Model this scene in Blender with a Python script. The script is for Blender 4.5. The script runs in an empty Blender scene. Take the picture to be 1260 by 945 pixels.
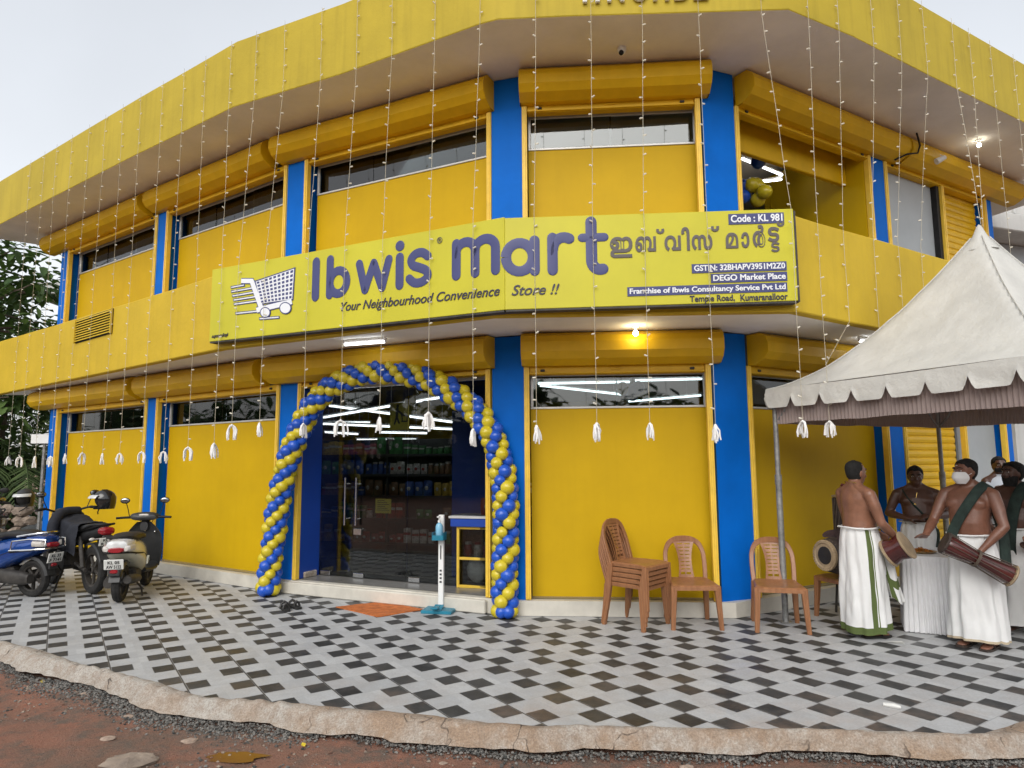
import bpy, bmesh, math, random
from mathutils import Matrix, Vector, noise
from math import sin, cos, pi, radians, sqrt, atan2
random.seed(7)
SC = bpy.context.scene
COL = SC.collection

# ------------------------------------------------------------------ camera
cam = bpy.data.cameras.new("camera")
cam.sensor_width = 36.0
cam.lens = 36.0 * 827.145 / 1260.0
cam.clip_start = 0.05
cam.clip_end = 2000.0
cam_o = bpy.data.objects.new("camera", cam)
COL.objects.link(cam_o)
cam_o.matrix_world = (Matrix.Translation((0, 0, 1.6)) @ Matrix.Rotation(radians(90 + 6.668), 4, 'X')
                      @ Matrix.Rotation(radians(-0.364), 4, 'Z'))
SC.camera = cam_o

# ------------------------------------------------------------------ sky, sun, exposure
SUN_EL, SUN_AZ = radians(36), radians(196)
W = bpy.data.worlds.new("World")
SC.world = W
W.use_nodes = True
nt = W.node_tree
nt.nodes.clear()
sky = nt.nodes.new("ShaderNodeTexSky")
sky.sky_type = 'NISHITA'
sky.sun_disc = False
sky.sun_elevation = SUN_EL
sky.sun_rotation = SUN_AZ
sky.air_density = 1.0
sky.dust_density = 3.0
sky.altitude = 100
hs = nt.nodes.new("ShaderNodeHueSaturation")
hs.inputs['Saturation'].default_value = 0.30
gm = nt.nodes.new("ShaderNodeGamma")
gm.inputs['Gamma'].default_value = 0.55
bgn = nt.nodes.new("ShaderNodeBackground")
bgn.inputs['Strength'].default_value = 0.15
out = nt.nodes.new("ShaderNodeOutputWorld")
# a thin overcast: slow cloud noise over the evened-out sky
tcw = nt.nodes.new("ShaderNodeTexCoord")
cn = nt.nodes.new("ShaderNodeTexNoise")
cn.inputs['Scale'].default_value = 2.2
cn.inputs['Detail'].default_value = 5
cr = nt.nodes.new("ShaderNodeMapRange")
cr.inputs['From Min'].default_value = 0.3
cr.inputs['From Max'].default_value = 0.7
cr.inputs['To Min'].default_value = 2.62
cr.inputs['To Max'].default_value = 2.95
mulw = nt.nodes.new("ShaderNodeVectorMath")
mulw.operation = 'SCALE'
nt.links.new(tcw.outputs['Generated'], cn.inputs['Vector'])
nt.links.new(cn.outputs['Fac'], cr.inputs['Value'])
nt.links.new(sky.outputs[0], gm.inputs['Color'])
nt.links.new(gm.outputs[0], hs.inputs['Color'])
nt.links.new(hs.outputs[0], mulw.inputs[0])
nt.links.new(cr.outputs[0], mulw.inputs['Scale'])
nt.links.new(mulw.outputs[0], bgn.inputs['Color'])
nt.links.new(bgn.outputs[0], out.inputs['Surface'])

sl = bpy.data.lights.new("sun", 'SUN')
sl.energy = 1.35
sl.angle = radians(45)
sl.color = (1.0, 0.97, 0.92)
so = bpy.data.objects.new("sun", sl)
COL.objects.link(so)
_d = Vector((sin(SUN_AZ) * cos(SUN_EL), cos(SUN_AZ) * cos(SUN_EL), sin(SUN_EL)))
so.rotation_euler = _d.to_track_quat('Z', 'Y').to_euler()

SC.view_settings.view_transform = 'Standard'
SC.view_settings.look = 'None'
SC.view_settings.exposure = 0.22
SC.view_settings.gamma = 1.0
SC.view_settings.use_curve_mapping = False
SC.cycles.max_bounces = 8
SC.cycles.transparent_max_bounces = 12

# ------------------------------------------------------------------ materials
MATS = {}
def mat(name, col, rough=0.6, var=0.12, vscale=6.0, bump=0.0, bscale=40.0, metal=0.0, coat=0.0,
        streak=0.0, col2=None, emit=None, estr=0.0, spec=0.5, trans=0.0, stretch=None):
    if name in MATS:
        return MATS[name]
    m = bpy.data.materials.new(name)
    m.use_nodes = True
    n = m.node_tree
    b = n.nodes['Principled BSDF']
    b.inputs['Roughness'].default_value = rough
    b.inputs['Metallic'].default_value = metal
    b.inputs['Specular IOR Level'].default_value = spec
    b.inputs['Coat Weight'].default_value = coat
    if trans:
        b.inputs['Transmission Weight'].default_value = trans
    tc = n.nodes.new("ShaderNodeTexCoord")
    vec = tc.outputs['Object']
    if stretch:
        mp = n.nodes.new("ShaderNodeMapping")
        mp.inputs['Scale'].default_value = stretch
        n.links.new(vec, mp.inputs['Vector'])
        vec = mp.outputs[0]
    nz = n.nodes.new("ShaderNodeTexNoise")
    nz.inputs['Scale'].default_value = vscale
    nz.inputs['Detail'].default_value = 6
    nz.inputs['Roughness'].default_value = 0.62
    n.links.new(vec, nz.inputs['Vector'])
    mx = n.nodes.new("ShaderNodeMix")
    mx.data_type = 'RGBA'
    c2 = col2 if col2 else tuple(c * (1 - 2.2 * var) for c in col)
    c1 = col if col2 else tuple(min(1, c * (1 + 0.9 * var)) for c in col)
    mx.inputs['A'].default_value = (*c1, 1)
    mx.inputs['B'].default_value = (*c2, 1)
    rp = n.nodes.new("ShaderNodeMapRange")
    rp.inputs['From Min'].default_value = 0.32
    rp.inputs['From Max'].default_value = 0.72
    n.links.new(nz.outputs['Fac'], rp.inputs['Value'])
    n.links.new(rp.outputs[0], mx.inputs['Factor'])
    colout = mx.outputs['Result']
    if streak:
        mp = n.nodes.new("ShaderNodeMapping")
        mp.inputs['Scale'].default_value = (7, 7, 0.45)
        n.links.new(tc.outputs['Object'], mp.inputs['Vector'])
        n2 = n.nodes.new("ShaderNodeTexNoise")
        n2.inputs['Scale'].default_value = 1.6
        n2.inputs['Detail'].default_value = 7
        n.links.new(mp.outputs[0], n2.inputs['Vector'])
        r2 = n.nodes.new("ShaderNodeMapRange")
        r2.inputs['From Min'].default_value = 0.5
        r2.inputs['From Max'].default_value = 0.8
        r2.inputs['To Max'].default_value = streak
        n.links.new(n2.outputs['Fac'], r2.inputs['Value'])
        m2 = n.nodes.new("ShaderNodeMix")
        m2.data_type = 'RGBA'
        n.links.new(r2.outputs[0], m2.inputs['Factor'])
        n.links.new(colout, m2.inputs['A'])
        m2.inputs['B'].default_value = (*(c * 0.45 for c in col), 1)
        colout = m2.outputs['Result']
    n.links.new(colout, b.inputs['Base Color'])
    if bump:
        bz = n.nodes.new("ShaderNodeTexNoise")
        bz.inputs['Scale'].default_value = bscale
        bz.inputs['Detail'].default_value = 5
        n.links.new(vec, bz.inputs['Vector'])
        bp = n.nodes.new("ShaderNodeBump")
        bp.inputs['Strength'].default_value = bump
        bp.inputs['Distance'].default_value = 0.02
        n.links.new(bz.outputs['Fac'], bp.inputs['Height'])
        n.links.new(bp.outputs[0], b.inputs['Normal'])
    if emit:
        b.inputs['Emission Color'].default_value = (*emit, 1)
        b.inputs['Emission Strength'].default_value = estr
    MATS[name] = m
    return m

def glass_mat(name, tint=(0.8, 0.85, 0.85), refl=0.12, rough=0.02):
    m = bpy.data.materials.new(name)
    m.use_nodes = True
    n = m.node_tree
    n.nodes.clear()
    o = n.nodes.new("ShaderNodeOutputMaterial")
    t = n.nodes.new("ShaderNodeBsdfTransparent")
    t.inputs[0].default_value = (*tint, 1)
    g = n.nodes.new("ShaderNodeBsdfGlossy")
    g.inputs['Roughness'].default_value = rough
    fr = n.nodes.new("ShaderNodeFresnel")
    fr.inputs[0].default_value = 1.5
    nz = n.nodes.new("ShaderNodeTexNoise")
    nz.inputs['Scale'].default_value = 1.3
    tc = n.nodes.new("ShaderNodeTexCoord")
    n.links.new(tc.outputs['Object'], nz.inputs['Vector'])
    bp = n.nodes.new("ShaderNodeBump")
    bp.inputs['Strength'].default_value = 0.012
    n.links.new(nz.outputs['Fac'], bp.inputs['Height'])
    n.links.new(bp.outputs[0], g.inputs['Normal'])
    ad = n.nodes.new("ShaderNodeMath")
    ad.operation = 'MULTIPLY_ADD'
    ad.inputs[1].default_value = 1.0
    ad.inputs[2].default_value = refl
    n.links.new(fr.outputs[0], ad.inputs[0])
    mx = n.nodes.new("ShaderNodeMixShader")
    n.links.new(ad.outputs[0], mx.inputs[0])
    n.links.new(t.outputs[0], mx.inputs[1])
    n.links.new(g.outputs[0], mx.inputs[2])
    n.links.new(mx.outputs[0], o.inputs['Surface'])
    MATS[name] = m
    return m

M = {}
M['yel_roof'] = mat("yellow roof paint", (0.46, 0.345, 0.026), 0.65, 0.07, 1.2, 0.12, 22, streak=0.28, spec=0.3)
M['yel_par'] = mat("yellow parapet paint", (0.57, 0.390, 0.022), 0.65, 0.06, 1.4, 0.15, 18, streak=0.12, spec=0.3)
M['yel_panel'] = mat("yellow panel", (0.58, 0.365, 0.003), 0.55, 0.05, 0.9, 0.03, 6, streak=0.06, spec=0.2)
M['yel_box'] = mat("yellow sheet metal", (0.70, 0.42, 0.006), 0.42, 0.07, 2.5, 0.06, 8, streak=0.10, spec=0.35)
M['yel_rail'] = mat("yellow rail paint", (0.82, 0.54, 0.06), 0.45, 0.08, 6)
M['blue'] = mat("blue paint", (0.0005, 0.130, 0.56), 0.55, 0.08, 1.5, 0.06, 20, streak=0.08, spec=0.12)
M['blue_dk'] = mat("deep blue laminate", (0.006, 0.05, 0.33), 0.4, 0.06, 2)
M['soffit'] = mat("soffit white plaster", (0.84, 0.81, 0.76), 0.85, 0.07, 1.1, 0.08, 25, streak=0.0)
M['plinth'] = mat("plinth tile", (0.60, 0.57, 0.50), 0.45, 0.10, 3, 0.05, 30, streak=0.12)
M['white'] = mat("white paint", (0.78, 0.78, 0.76), 0.5, 0.05, 4)
M['alu'] = mat("pale aluminium", (0.62, 0.62, 0.60), 0.4, 0.06, 6, metal=0.3)
M['steel'] = mat("steel", (0.62, 0.62, 0.62), 0.22, 0.08, 12, metal=1.0)
M['galv'] = mat("galvanised pipe", (0.30, 0.30, 0.29), 0.5, 0.2, 14, 0.1, 60, metal=0.5)
M['gray'] = mat("grey board", (0.36, 0.39, 0.41), 0.5, 0.05, 2)
M['black'] = mat("black plastic", (0.012, 0.012, 0.013), 0.55, 0.2, 10, spec=0.3)
M['rubber'] = mat("tyre rubber", (0.018, 0.017, 0.016), 0.8, 0.3, 20, 0.2, 60)
M['dirtydark'] = mat("dusty dark metal", (0.045, 0.04, 0.035), 0.6, 0.35, 9, 0.1, 30)
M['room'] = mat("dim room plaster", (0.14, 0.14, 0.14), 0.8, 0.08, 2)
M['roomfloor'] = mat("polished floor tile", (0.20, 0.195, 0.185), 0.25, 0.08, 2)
M['glass'] = glass_mat("window glass", (0.50, 0.55, 0.55), 0.05)
M['doorglass'] = glass_mat("door glass", (0.60, 0.62, 0.62), 0.0)
M['tube'] = mat("lit tube", (0.9, 0.9, 0.9), 0.4, 0, emit=(0.93, 0.97, 1.0), estr=6.0)
M['bulb_lit'] = mat("lit bulb", (0.9, 0.9, 0.8), 0.4, 0, emit=(1.0, 0.93, 0.75), estr=25.0)
M['navy'] = mat("navy vinyl", (0.045, 0.052, 0.165), 0.45, 0.05, 3)
M['sign'] = mat("lime sign vinyl", (0.53, 0.485, 0.016), 0.5, 0.05, 1.2, streak=0.03)
M['ink'] = mat("dark print", (0.035, 0.03, 0.05), 0.5, 0.05, 3)
M['greyprint'] = mat("grey brown print", (0.10, 0.085, 0.08), 0.5, 0.05, 3)
M['cartwhite'] = mat("cart white", (0.75, 0.77, 0.80), 0.45, 0.03, 3)
M['tassel'] = mat("white cord", (0.80, 0.79, 0.77), 0.8, 0.06, 30)
M['wire'] = mat("clear fairy wire", (0.55, 0.50, 0.38), 0.5, 0.05, 30)
_n = M['wire'].node_tree
_t = _n.nodes.new("ShaderNodeBsdfTransparent"); _x = _n.nodes.new("ShaderNodeMixShader"); _x.inputs[0].default_value = 0.35
_n.links.new(_n.nodes['Principled BSDF'].outputs[0], _x.inputs[1]); _n.links.new(_t.outputs[0], _x.inputs[2])
_n.links.new(_x.outputs[0], _n.nodes['Material Output'].inputs['Surface'])
M['wirebulb'] = mat("clear fairy bulb", (0.80, 0.76, 0.64), 0.2, 0.05, 30)
_n = M['wirebulb'].node_tree
_t = _n.nodes.new("ShaderNodeBsdfTransparent"); _x = _n.nodes.new("ShaderNodeMixShader"); _x.inputs[0].default_value = 0.38
_n.links.new(_n.nodes['Principled BSDF'].outputs[0], _x.inputs[1]); _n.links.new(_t.outputs[0], _x.inputs[2])
_n.links.new(_x.outputs[0], _n.nodes['Material Output'].inputs['Surface'])

# ------------------------------------------------------------------ mesh helpers
class MB:
    def __init__(s):
        s.v, s.f, s.m, s.s = [], [], [], []
    def add(s, vs, fs, mi=0, sm=False, X=None):
        b = len(s.v)
        if X is not None:
            vs = [X @ Vector(p) for p in vs]
        s.v += [tuple(p) for p in vs]
        for f in fs:
            s.f.append(tuple(i + b for i in f))
            s.m.append(mi)
            s.s.append(sm)
        return s
    def box(s, p0, p1, bev=0.0, mi=0, X=None):
        x0, y0, z0 = (min(a, b) for a, b in zip(p0, p1))
        x1, y1, z1 = (max(a, b) for a, b in zip(p0, p1))
        if bev <= 0:
            vs = [(x, y, z) for x in (x0, x1) for y in (y0, y1) for z in (z0, z1)]
            fs = [(0, 1, 3, 2), (4, 6, 7, 5), (0, 4, 5, 1), (2, 3, 7, 6), (0, 2, 6, 4), (1, 5, 7, 3)]
            return s.add(vs, fs, mi, False, X)
        c = [(x0, x1), (y0, y1), (z0, z1)]
        bev = min(bev, *((q[1] - q[0]) * 0.49 for q in c))
        vs, idx = [], {}
        for i in (0, 1):
            for j in (0, 1):
                for k in (0, 1):
                    for a in range(3):
                        p = []
                        for ax, q in enumerate((i, j, k)):
                            val = c[ax][q]
                            if ax != a:
                                val += bev if q == 0 else -bev
                            p.append(val)
                        idx[(i, j, k, a)] = len(vs)
                        vs.append(p)
        fs = []
        for a in range(3):
            o = [x for x in range(3) if x != a]
            for q in (0, 1):
                loop = []
                for (m_, n_) in ((0, 0), (1, 0), (1, 1), (0, 1)):
                    t = [0, 0, 0]
                    t[a] = q; t[o[0]] = m_; t[o[1]] = n_
                    loop.append(idx[(*t, a)])
                fs.append(loop)
        for a in range(3):
            o = [x for x in range(3) if x != a]
            for m_ in (0, 1):
                for n_ in (0, 1):
                    t0 = [0, 0, 0]; t1 = [0, 0, 0]
                    t0[o[0]] = t1[o[0]] = m_
                    t0[o[1]] = t1[o[1]] = n_
                    t1[a] = 1
                    fs.append([idx[(*t0, o[0])], idx[(*t1, o[0])], idx[(*t1, o[1])], idx[(*t0, o[1])]])
        for i in (0, 1):
            for j in (0, 1):
                for k in (0, 1):
                    fs.append([idx[(i, j, k, 0)], idx[(i, j, k, 1)], idx[(i, j, k, 2)]])
        return s.add(vs, fs, mi, False, X)
    def loft(s, rings, cap=True, mi=0, sm=True, closed=True, X=None, loop=False):
        n = len(rings[0])
        vs = [p for r in rings for p in r]
        fs = []
        R = len(rings)
        for i in range(R if loop else R - 1):
            for j in range(n if closed else n - 1):
                a, b = i * n + j, i * n + (j + 1) % n
                c, d = ((i + 1) % R) * n + (j + 1) % n, ((i + 1) % R) * n + j
                fs.append((a, b, c, d))
        if cap and closed and not loop:
            fs.append(tuple(range(n - 1, -1, -1)))
            fs.append(tuple((R - 1) * n + j for j in range(n)))
        return s.add(vs, fs, mi, sm, X)
    def tube(s, path, r, n=8, mi=0, cap=True, X=None, sm=True, loop=False):
        P = [Vector(p) for p in path]
        rs = r if isinstance(r, (list, tuple)) else [r] * len(P)
        rings = []
        up = None
        for i, p in enumerate(P):
            if loop:
                t = P[(i + 1) % len(P)] - P[i - 1]
            else:
                t = P[min(i + 1, len(P) - 1)] - P[max(i - 1, 0)]
            if t.length < 1e-9:
                t = Vector((0, 0, 1))
            t.normalize()
            if up is None:
                up = Vector((0, 0, 1)) if abs(t.z) < 0.9 else Vector((1, 0, 0))
            a = t.cross(up)
            if a.length < 1e-6:
                a = t.cross(Vector((0, 1, 0)))
            a.normalize()
            b = a.cross(t).normalized()
            up = b
            rings.append([p + a * (rs[i] * cos(2 * pi * k / n)) + b * (rs[i] * sin(2 * pi * k / n)) for k in range(n)])
        return s.loft(rings, cap, mi, sm, True, X, loop)
    def sphere(s, c, r, nu=12, nv=8, mi=0, X=None, ax=None):
        c = Vector(c)
        rx, ry, rz = r if isinstance(r, (tuple, list)) else (r, r, r)
        vs, fs = [], []
        vs.append((0, 0, -rz))
        for j in range(1, nv):
            ph = -pi / 2 + pi * j / nv
            for i in range(nu):
                th = 2 * pi * i / nu
                vs.append((rx * cos(ph) * cos(th), ry * cos(ph) * sin(th), rz * sin(ph)))
        vs.append((0, 0, rz))
        for i in range(nu):
            fs.append((0, 1 + (i + 1) % nu, 1 + i))
        for j in range(nv - 2):
            for i in range(nu):
                a = 1 + j * nu + i
                b = 1 + j * nu + (i + 1) % nu
                fs.append((a, b, b + nu, a + nu))
        L = len(vs) - 1
        for i in range(nu):
            fs.append((L, L - nu + i, L - nu + (i + 1) % nu))
        R = ax if ax is not None else Matrix.Identity(3)
        vs = [c + R @ Vector(p) for p in vs]
        return s.add(vs, fs, mi, True, X)
    def prism(s, poly, z0, z1, mi=0, X=None):
        n = len(poly)
        vs = [(p[0], p[1], z0) for p in poly] + [(p[0], p[1], z1) for p in poly]
        fs = [tuple(range(n - 1, -1, -1)), tuple(range(n, 2 * n))]
        fs += [(i, (i + 1) % n, n + (i + 1) % n, n + i) for i in range(n)]
        return s.add(vs, fs, mi, False, X)
    def lathe(s, prof, n=20, mi=0, X=None, sm=True, cap=False):
        rings = [[(r * cos(2 * pi * k / n), r * sin(2 * pi * k / n), z) for k in range(n)] for r, z in prof]
        return s.loft(rings, cap, mi, sm, True, X)

OFF = {}
def mesh_from(mb, mats, name, off=None, sharp=35, recalc=True):
    me = bpy.data.meshes.new(name)
    vs = mb.v if off is None else [(p[0] - off[0], p[1] - off[1], p[2] - off[2]) for p in mb.v]
    me.from_pydata(vs, [], mb.f)
    for m in (mats if isinstance(mats, (list, tuple)) else [mats]):
        me.materials.append(M[m] if isinstance(m, str) else m)
    me.polygons.foreach_set('material_index', mb.m)
    if recalc:
        bm = bmesh.new()
        bm.from_mesh(me)
        bmesh.ops.recalc_face_normals(bm, faces=bm.faces)
        bm.to_mesh(me)
        bm.free()
    me.polygons.foreach_set('use_smooth', mb.s)
    if any(mb.s):
        me.set_sharp_from_angle(angle=radians(sharp))
    me.update()
    return me

def link(o, parent=None):
    COL.objects.link(o)
    if parent is not None:
        o.parent = parent
    return o

def thing(name, label, cat, loc=(0, 0, 0), group=None, rz=0.0):
    o = bpy.data.objects.new(name, None)
    o.empty_display_size = 0.1
    o.location = loc
    o.rotation_euler = (0, 0, rz)
    o['label'] = label
    o['category'] = cat
    if group:
        o['group'] = group
    OFF[o.name] = Vector(loc) if rz == 0 else None
    return link(o)

def part(name, mb, mats, parent, local=False, label=None, sharp=35, kind=None):
    """one mesh under its thing; coordinates are world ones unless local"""
    off = None
    if not local:
        off = OFF.get(parent.name)
    me = mesh_from(mb, mats, name, off, sharp)
    o = bpy.data.objects.new(name, me)
    link(o, parent)
    OFF[o.name] = off if off is not None else Vector((0, 0, 0))
    if label:
        o['label'] = label
    if kind:
        o['kind'] = kind
    return o

def solo(name, mb, mats, label, cat, group=None, loc=None, kind=None, sharp=35):
    """a thing made of one mesh"""
    me = mesh_from(mb, mats, name, loc, sharp)
    o = bpy.data.objects.new(name, me)
    if loc is not None:
        o.location = loc
    link(o)
    if label:
        o['label'] = label
    if cat:
        o['category'] = cat
    if group:
        o['group'] = group
    if kind:
        o['kind'] = kind
    return o

def struct(name, mb, mats, sharp=35):
    o = bpy.data.objects.new(name, mesh_from(mb, mats, name, None, sharp))
    o['kind'] = 'structure'
    return link(o)

def copy_tree(o, loc=None, rz=None, label=None, group=None):
    def rec(a, par):
        c = a.copy()
        COL.objects.link(c)
        if par is not None:
            c.parent = par
        for ch in list(a.children):
            rec(ch, c)
        return c
    r = rec(o, None)
    if loc is not None:
        r.location = loc
    if rz is not None:
        r.rotation_euler = (0, 0, rz)
    if label:
        r['label'] = label
    if group:
        r['group'] = group
    return r

def FR(a, b):
    """frame on a vertical wall line: x along a->b, y inward (away from the street), z up"""
    t = Vector((b[0] - a[0], b[1] - a[1], 0)).normalized()
    n = Vector((-t.y, t.x, 0))
    X = Matrix(((t.x, n.x, 0, a[0]), (t.y, n.y, 0, a[1]), (0, 0, 1, 0), (0, 0, 0, 1)))
    return X

def rect_ring(c, t, up, w, h):
    return [c - t * w - up * h, c + t * w - up * h, c + t * w + up * h, c - t * w + up * h]

def band(mb, path, w, h, side, mi=0, X=None, sm=True):
    """flat band swept along a path; side(i) gives the width direction"""
    P = [Vector(p) for p in path]
    rings = []
    for i, p in enumerate(P):
        t = (P[min(i + 1, len(P) - 1)] - P[max(i - 1, 0)]).normalized()
        sd = Vector(side(i) if callable(side) else side)
        sd = (sd - t * sd.dot(t)).normalized()
        nn = t.cross(sd).normalized()
        ww = w(i) if callable(w) else w
        hh = h(i) if callable(h) else h
        c = min(ww, hh) * 0.5
        rings.append([p + sd * a + nn * b for a, b in (
            (-ww, -hh + c), (-ww + c, -hh), (ww - c, -hh), (ww, -hh + c),
            (ww, hh - c), (ww - c, hh), (-ww + c, hh), (-ww, hh - c))])
    mb.loft(rings, True, mi, sm, True, X)

def offset_poly(P, d):
    """offset an open polyline to its left by d"""
    out = []
    n = len(P)
    for i in range(n):
        ns = []
        for a, b in ((i - 1, i), (i, i + 1)):
            if a < 0 or b >= n:
                continue
            t = Vector((P[b][0] - P[a][0], P[b][1] - P[a][1])).normalized()
            ns.append(Vector((-t.y, t.x)))
        nn = sum(ns, Vector((0, 0))).normalized()
        k = d / max(0.3, nn.dot(ns[0]))
        out.append((P[i][0] + nn.x * k, P[i][1] + nn.y * k))
    return out

TEXTC = {}
def text_mesh(mb, s, x0, z0, w, h, X, bold=0.0, shear=0.0, depth=0.004, mi=0, y=0.0):
    """lettering standing on a wall frame X: fills the rectangle x0..x0+w, baseline box z0..z0+h"""
    key = (s, bold, shear)
    if key not in TEXTC:
        c = bpy.data.curves.new("t", 'FONT')
        c.body = s
        c.size = 1.0
        c.shear = shear
        c.extrude = 0.02
        c.bevel_depth = bold
        c.bevel_resolution = 1
        c.resolution_u = 6
        o = bpy.data.objects.new("t", c)
        COL.objects.link(o)
        dg = bpy.context.evaluated_depsgraph_get()
        me = bpy.data.meshes.new_from_object(o.evaluated_get(dg))
        TEXTC[key] = ([tuple(v.co) for v in me.vertices], [tuple(p.vertices) for p in me.polygons])
        bpy.data.objects.remove(o)
        bpy.data.meshes.remove(me)
        bpy.data.curves.remove(c)
    vs, fs = TEXTC[key]
    xs = [v[0] for v in vs]; ys = [v[1] for v in vs]; zs = [v[2] for v in vs]
    ax, bx, ay, by, az, bz = min(xs), max(xs), min(ys), max(ys), min(zs), max(zs)
    V = [(x0 + (v[0] - ax) / (bx - ax) * w, y - (v[2] - az) / (bz - az) * depth, z0 + (v[1] - ay) / (by - ay) * h) for v in vs]
    mb.add(V, fs, mi, False, X)

def stroke(mb, path, r, X, depth=0.006, mi=0, n=10):
    """round-capped pen stroke lying on a wall frame; path in (x,z)"""
    P = [Vector((p[0], 0, p[1])) for p in path]
    t0 = (P[1] - P[0]).normalized(); t1 = (P[-1] - P[-2]).normalized()
    ext = [P[0] - t0 * r * k for k in (0.98, 0.8, 0.45)] + P + [P[-1] + t1 * r * k for k in (0.45, 0.8, 0.98)]
    rad = [r * 0.2, r * 0.6, r * 0.89] + [r] * len(P) + [r * 0.89, r * 0.6, r * 0.2]
    if isinstance(path[0], tuple) and path[0] == path[-1]:
        ext, rad = P, [r] * len(P)
    rings = []
    for i, p in enumerate(ext):
        t = (ext[min(i + 1, len(ext) - 1)] - ext[max(i - 1, 0)]).normalized()
        a = Vector((t.z, 0, -t.x))
        rings.append([p + a * (rad[i] * cos(2 * pi * k / n)) + Vector((0, 1, 0)) * (depth * sin(2 * pi * k / n)) for k in range(n)])
    mb.loft(rings, True, mi, True, True, X)

def arc(cx, cz, rx, rz, a0, a1, n=14):
    return [(cx + rx * cos(radians(a0 + (a1 - a0) * i / n)), cz + rz * sin(radians(a0 + (a1 - a0) * i / n))) for i in range(n + 1)]

def ell(cx, cy, z, a, b, n=16, pw=1.0):
    r = []
    for k in range(n):
        th = 2 * pi * k / n
        c, s_ = cos(th), sin(th)
        r.append((cx + a * math.copysign(abs(c) ** pw, c), cy + b * math.copysign(abs(s_) ** pw, s_), z))
    return r
# ------------------------------------------------------------------ ground
def nodes_of(name):
    m = bpy.data.materials.new(name)
    m.use_nodes = True
    MATS[name] = m
    return m, m.node_tree, m.node_tree.nodes['Principled BSDF']

class NG:
    """tiny helper for math node chains"""
    def __init__(s, t): s.t = t
    def m(s, op, a, b=None, c=None, clamp=False):
        n = s.t.nodes.new("ShaderNodeMath"); n.operation = op; n.use_clamp = clamp
        for i, q in enumerate((a, b, c)):
            if q is None: continue
            if isinstance(q, (int, float)): n.inputs[i].default_value = q
            else: s.t.links.new(q, n.inputs[i])
        return n.outputs[0]
    def noise(s, vec, sc, det=5, rough=0.6):
        n = s.t.nodes.new("ShaderNodeTexNoise"); n.inputs['Scale'].default_value = sc
        n.inputs['Detail'].default_value = det; n.inputs['Roughness'].default_value = rough
        s.t.links.new(vec, n.inputs['Vector']); return n.outputs['Fac']
    def rng(s, v, a, b, c=0.0, d=1.0):
        n = s.t.nodes.new("ShaderNodeMapRange")
        for k, q in zip(('From Min', 'From Max', 'To Min', 'To Max'), (a, b, c, d)): n.inputs[k].default_value = q
        s.t.links.new(v, n.inputs['Value']); return n.outputs[0]
    def mix(s, f, a, b):
        n = s.t.nodes.new("ShaderNodeMix"); n.data_type = 'RGBA'
        for k, q in (('Factor', f), ('A', a), ('B', b)):
            if isinstance(q, (int, float)): n.inputs[k].default_value = q
            elif isinstance(q, tuple): n.inputs[k].default_value = (*q, 1)
            else: s.t.links.new(q, n.inputs[k])
        return n.outputs['Result']

m, t, b = nodes_of("paving blocks")
g = NG(t)
tc = t.nodes.new("ShaderNodeTexCoord")
sp = t.nodes.new("ShaderNodeSeparateXYZ")
t.links.new(tc.outputs['Object'], sp.inputs[0])
x, y = sp.outputs[0], sp.outputs[1]
tt = g.m('ADD', g.m('MULTIPLY', x, 0.8308), g.m('MULTIPLY', y, 0.5566))
cc = g.m('ADD', g.m('MULTIPLY', x, -0.5566), g.m('MULTIPLY', y, 0.8308))
tn = g.m('DIVIDE', g.m('SUBTRACT', tt, 3.43), 0.428)
cnn = g.m('DIVIDE', g.m('SUBTRACT', cc, 3.537), 0.386)
kt = g.m('ROUND', tn)
sd = g.m('MULTIPLY', g.m('SUBTRACT', tn, kt), 0.428)           # metres from the joint of a block pair
fc = g.m('FRACT', cnn)
right = g.m('GREATER_THAN', sd, 0.0)
fr = g.m('FRACT', g.m('ADD', cnn, g.m('MULTIPLY', g.m('SUBTRACT', 1.0, right), 0.5)))
ed = g.noise(tc.outputs['Object'], 45, 3)
jit = g.m('MULTIPLY', g.m('SUBTRACT', ed, 0.5), 0.008)
asd = g.m('ADD', g.m('ABSOLUTE', sd), jit)
inx = g.m('MULTIPLY', g.rng(asd, 0.004, 0.009), g.rng(asd, 0.150, 0.156, 1, 0))
dc = g.m('ADD', g.m('MULTIPLY', g.m('SUBTRACT', 0.25, g.m('ABSOLUTE', g.m('SUBTRACT', fr, 0.25))), 0.386), jit)
inc = g.rng(dc, 0.003, 0.009)
black = g.m('MULTIPLY', inx, inc)
# block joints
j1 = g.rng(asd, 0.003, 0.007, 1, 0)
j2 = g.rng(g.m('MULTIPLY', g.m('ABSOLUTE', g.m('SUBTRACT', fc, g.m('ROUND', fc))), 0.386), 0.001, 0.0035, 1, 0)
j3 = g.rng(g.m('ABSOLUTE', g.m('SUBTRACT', asd, 0.214)), 0.001, 0.003, 1, 0)
joint = g.m('MAXIMUM', j1, g.m('MULTIPLY', j2, 0.30))
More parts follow.
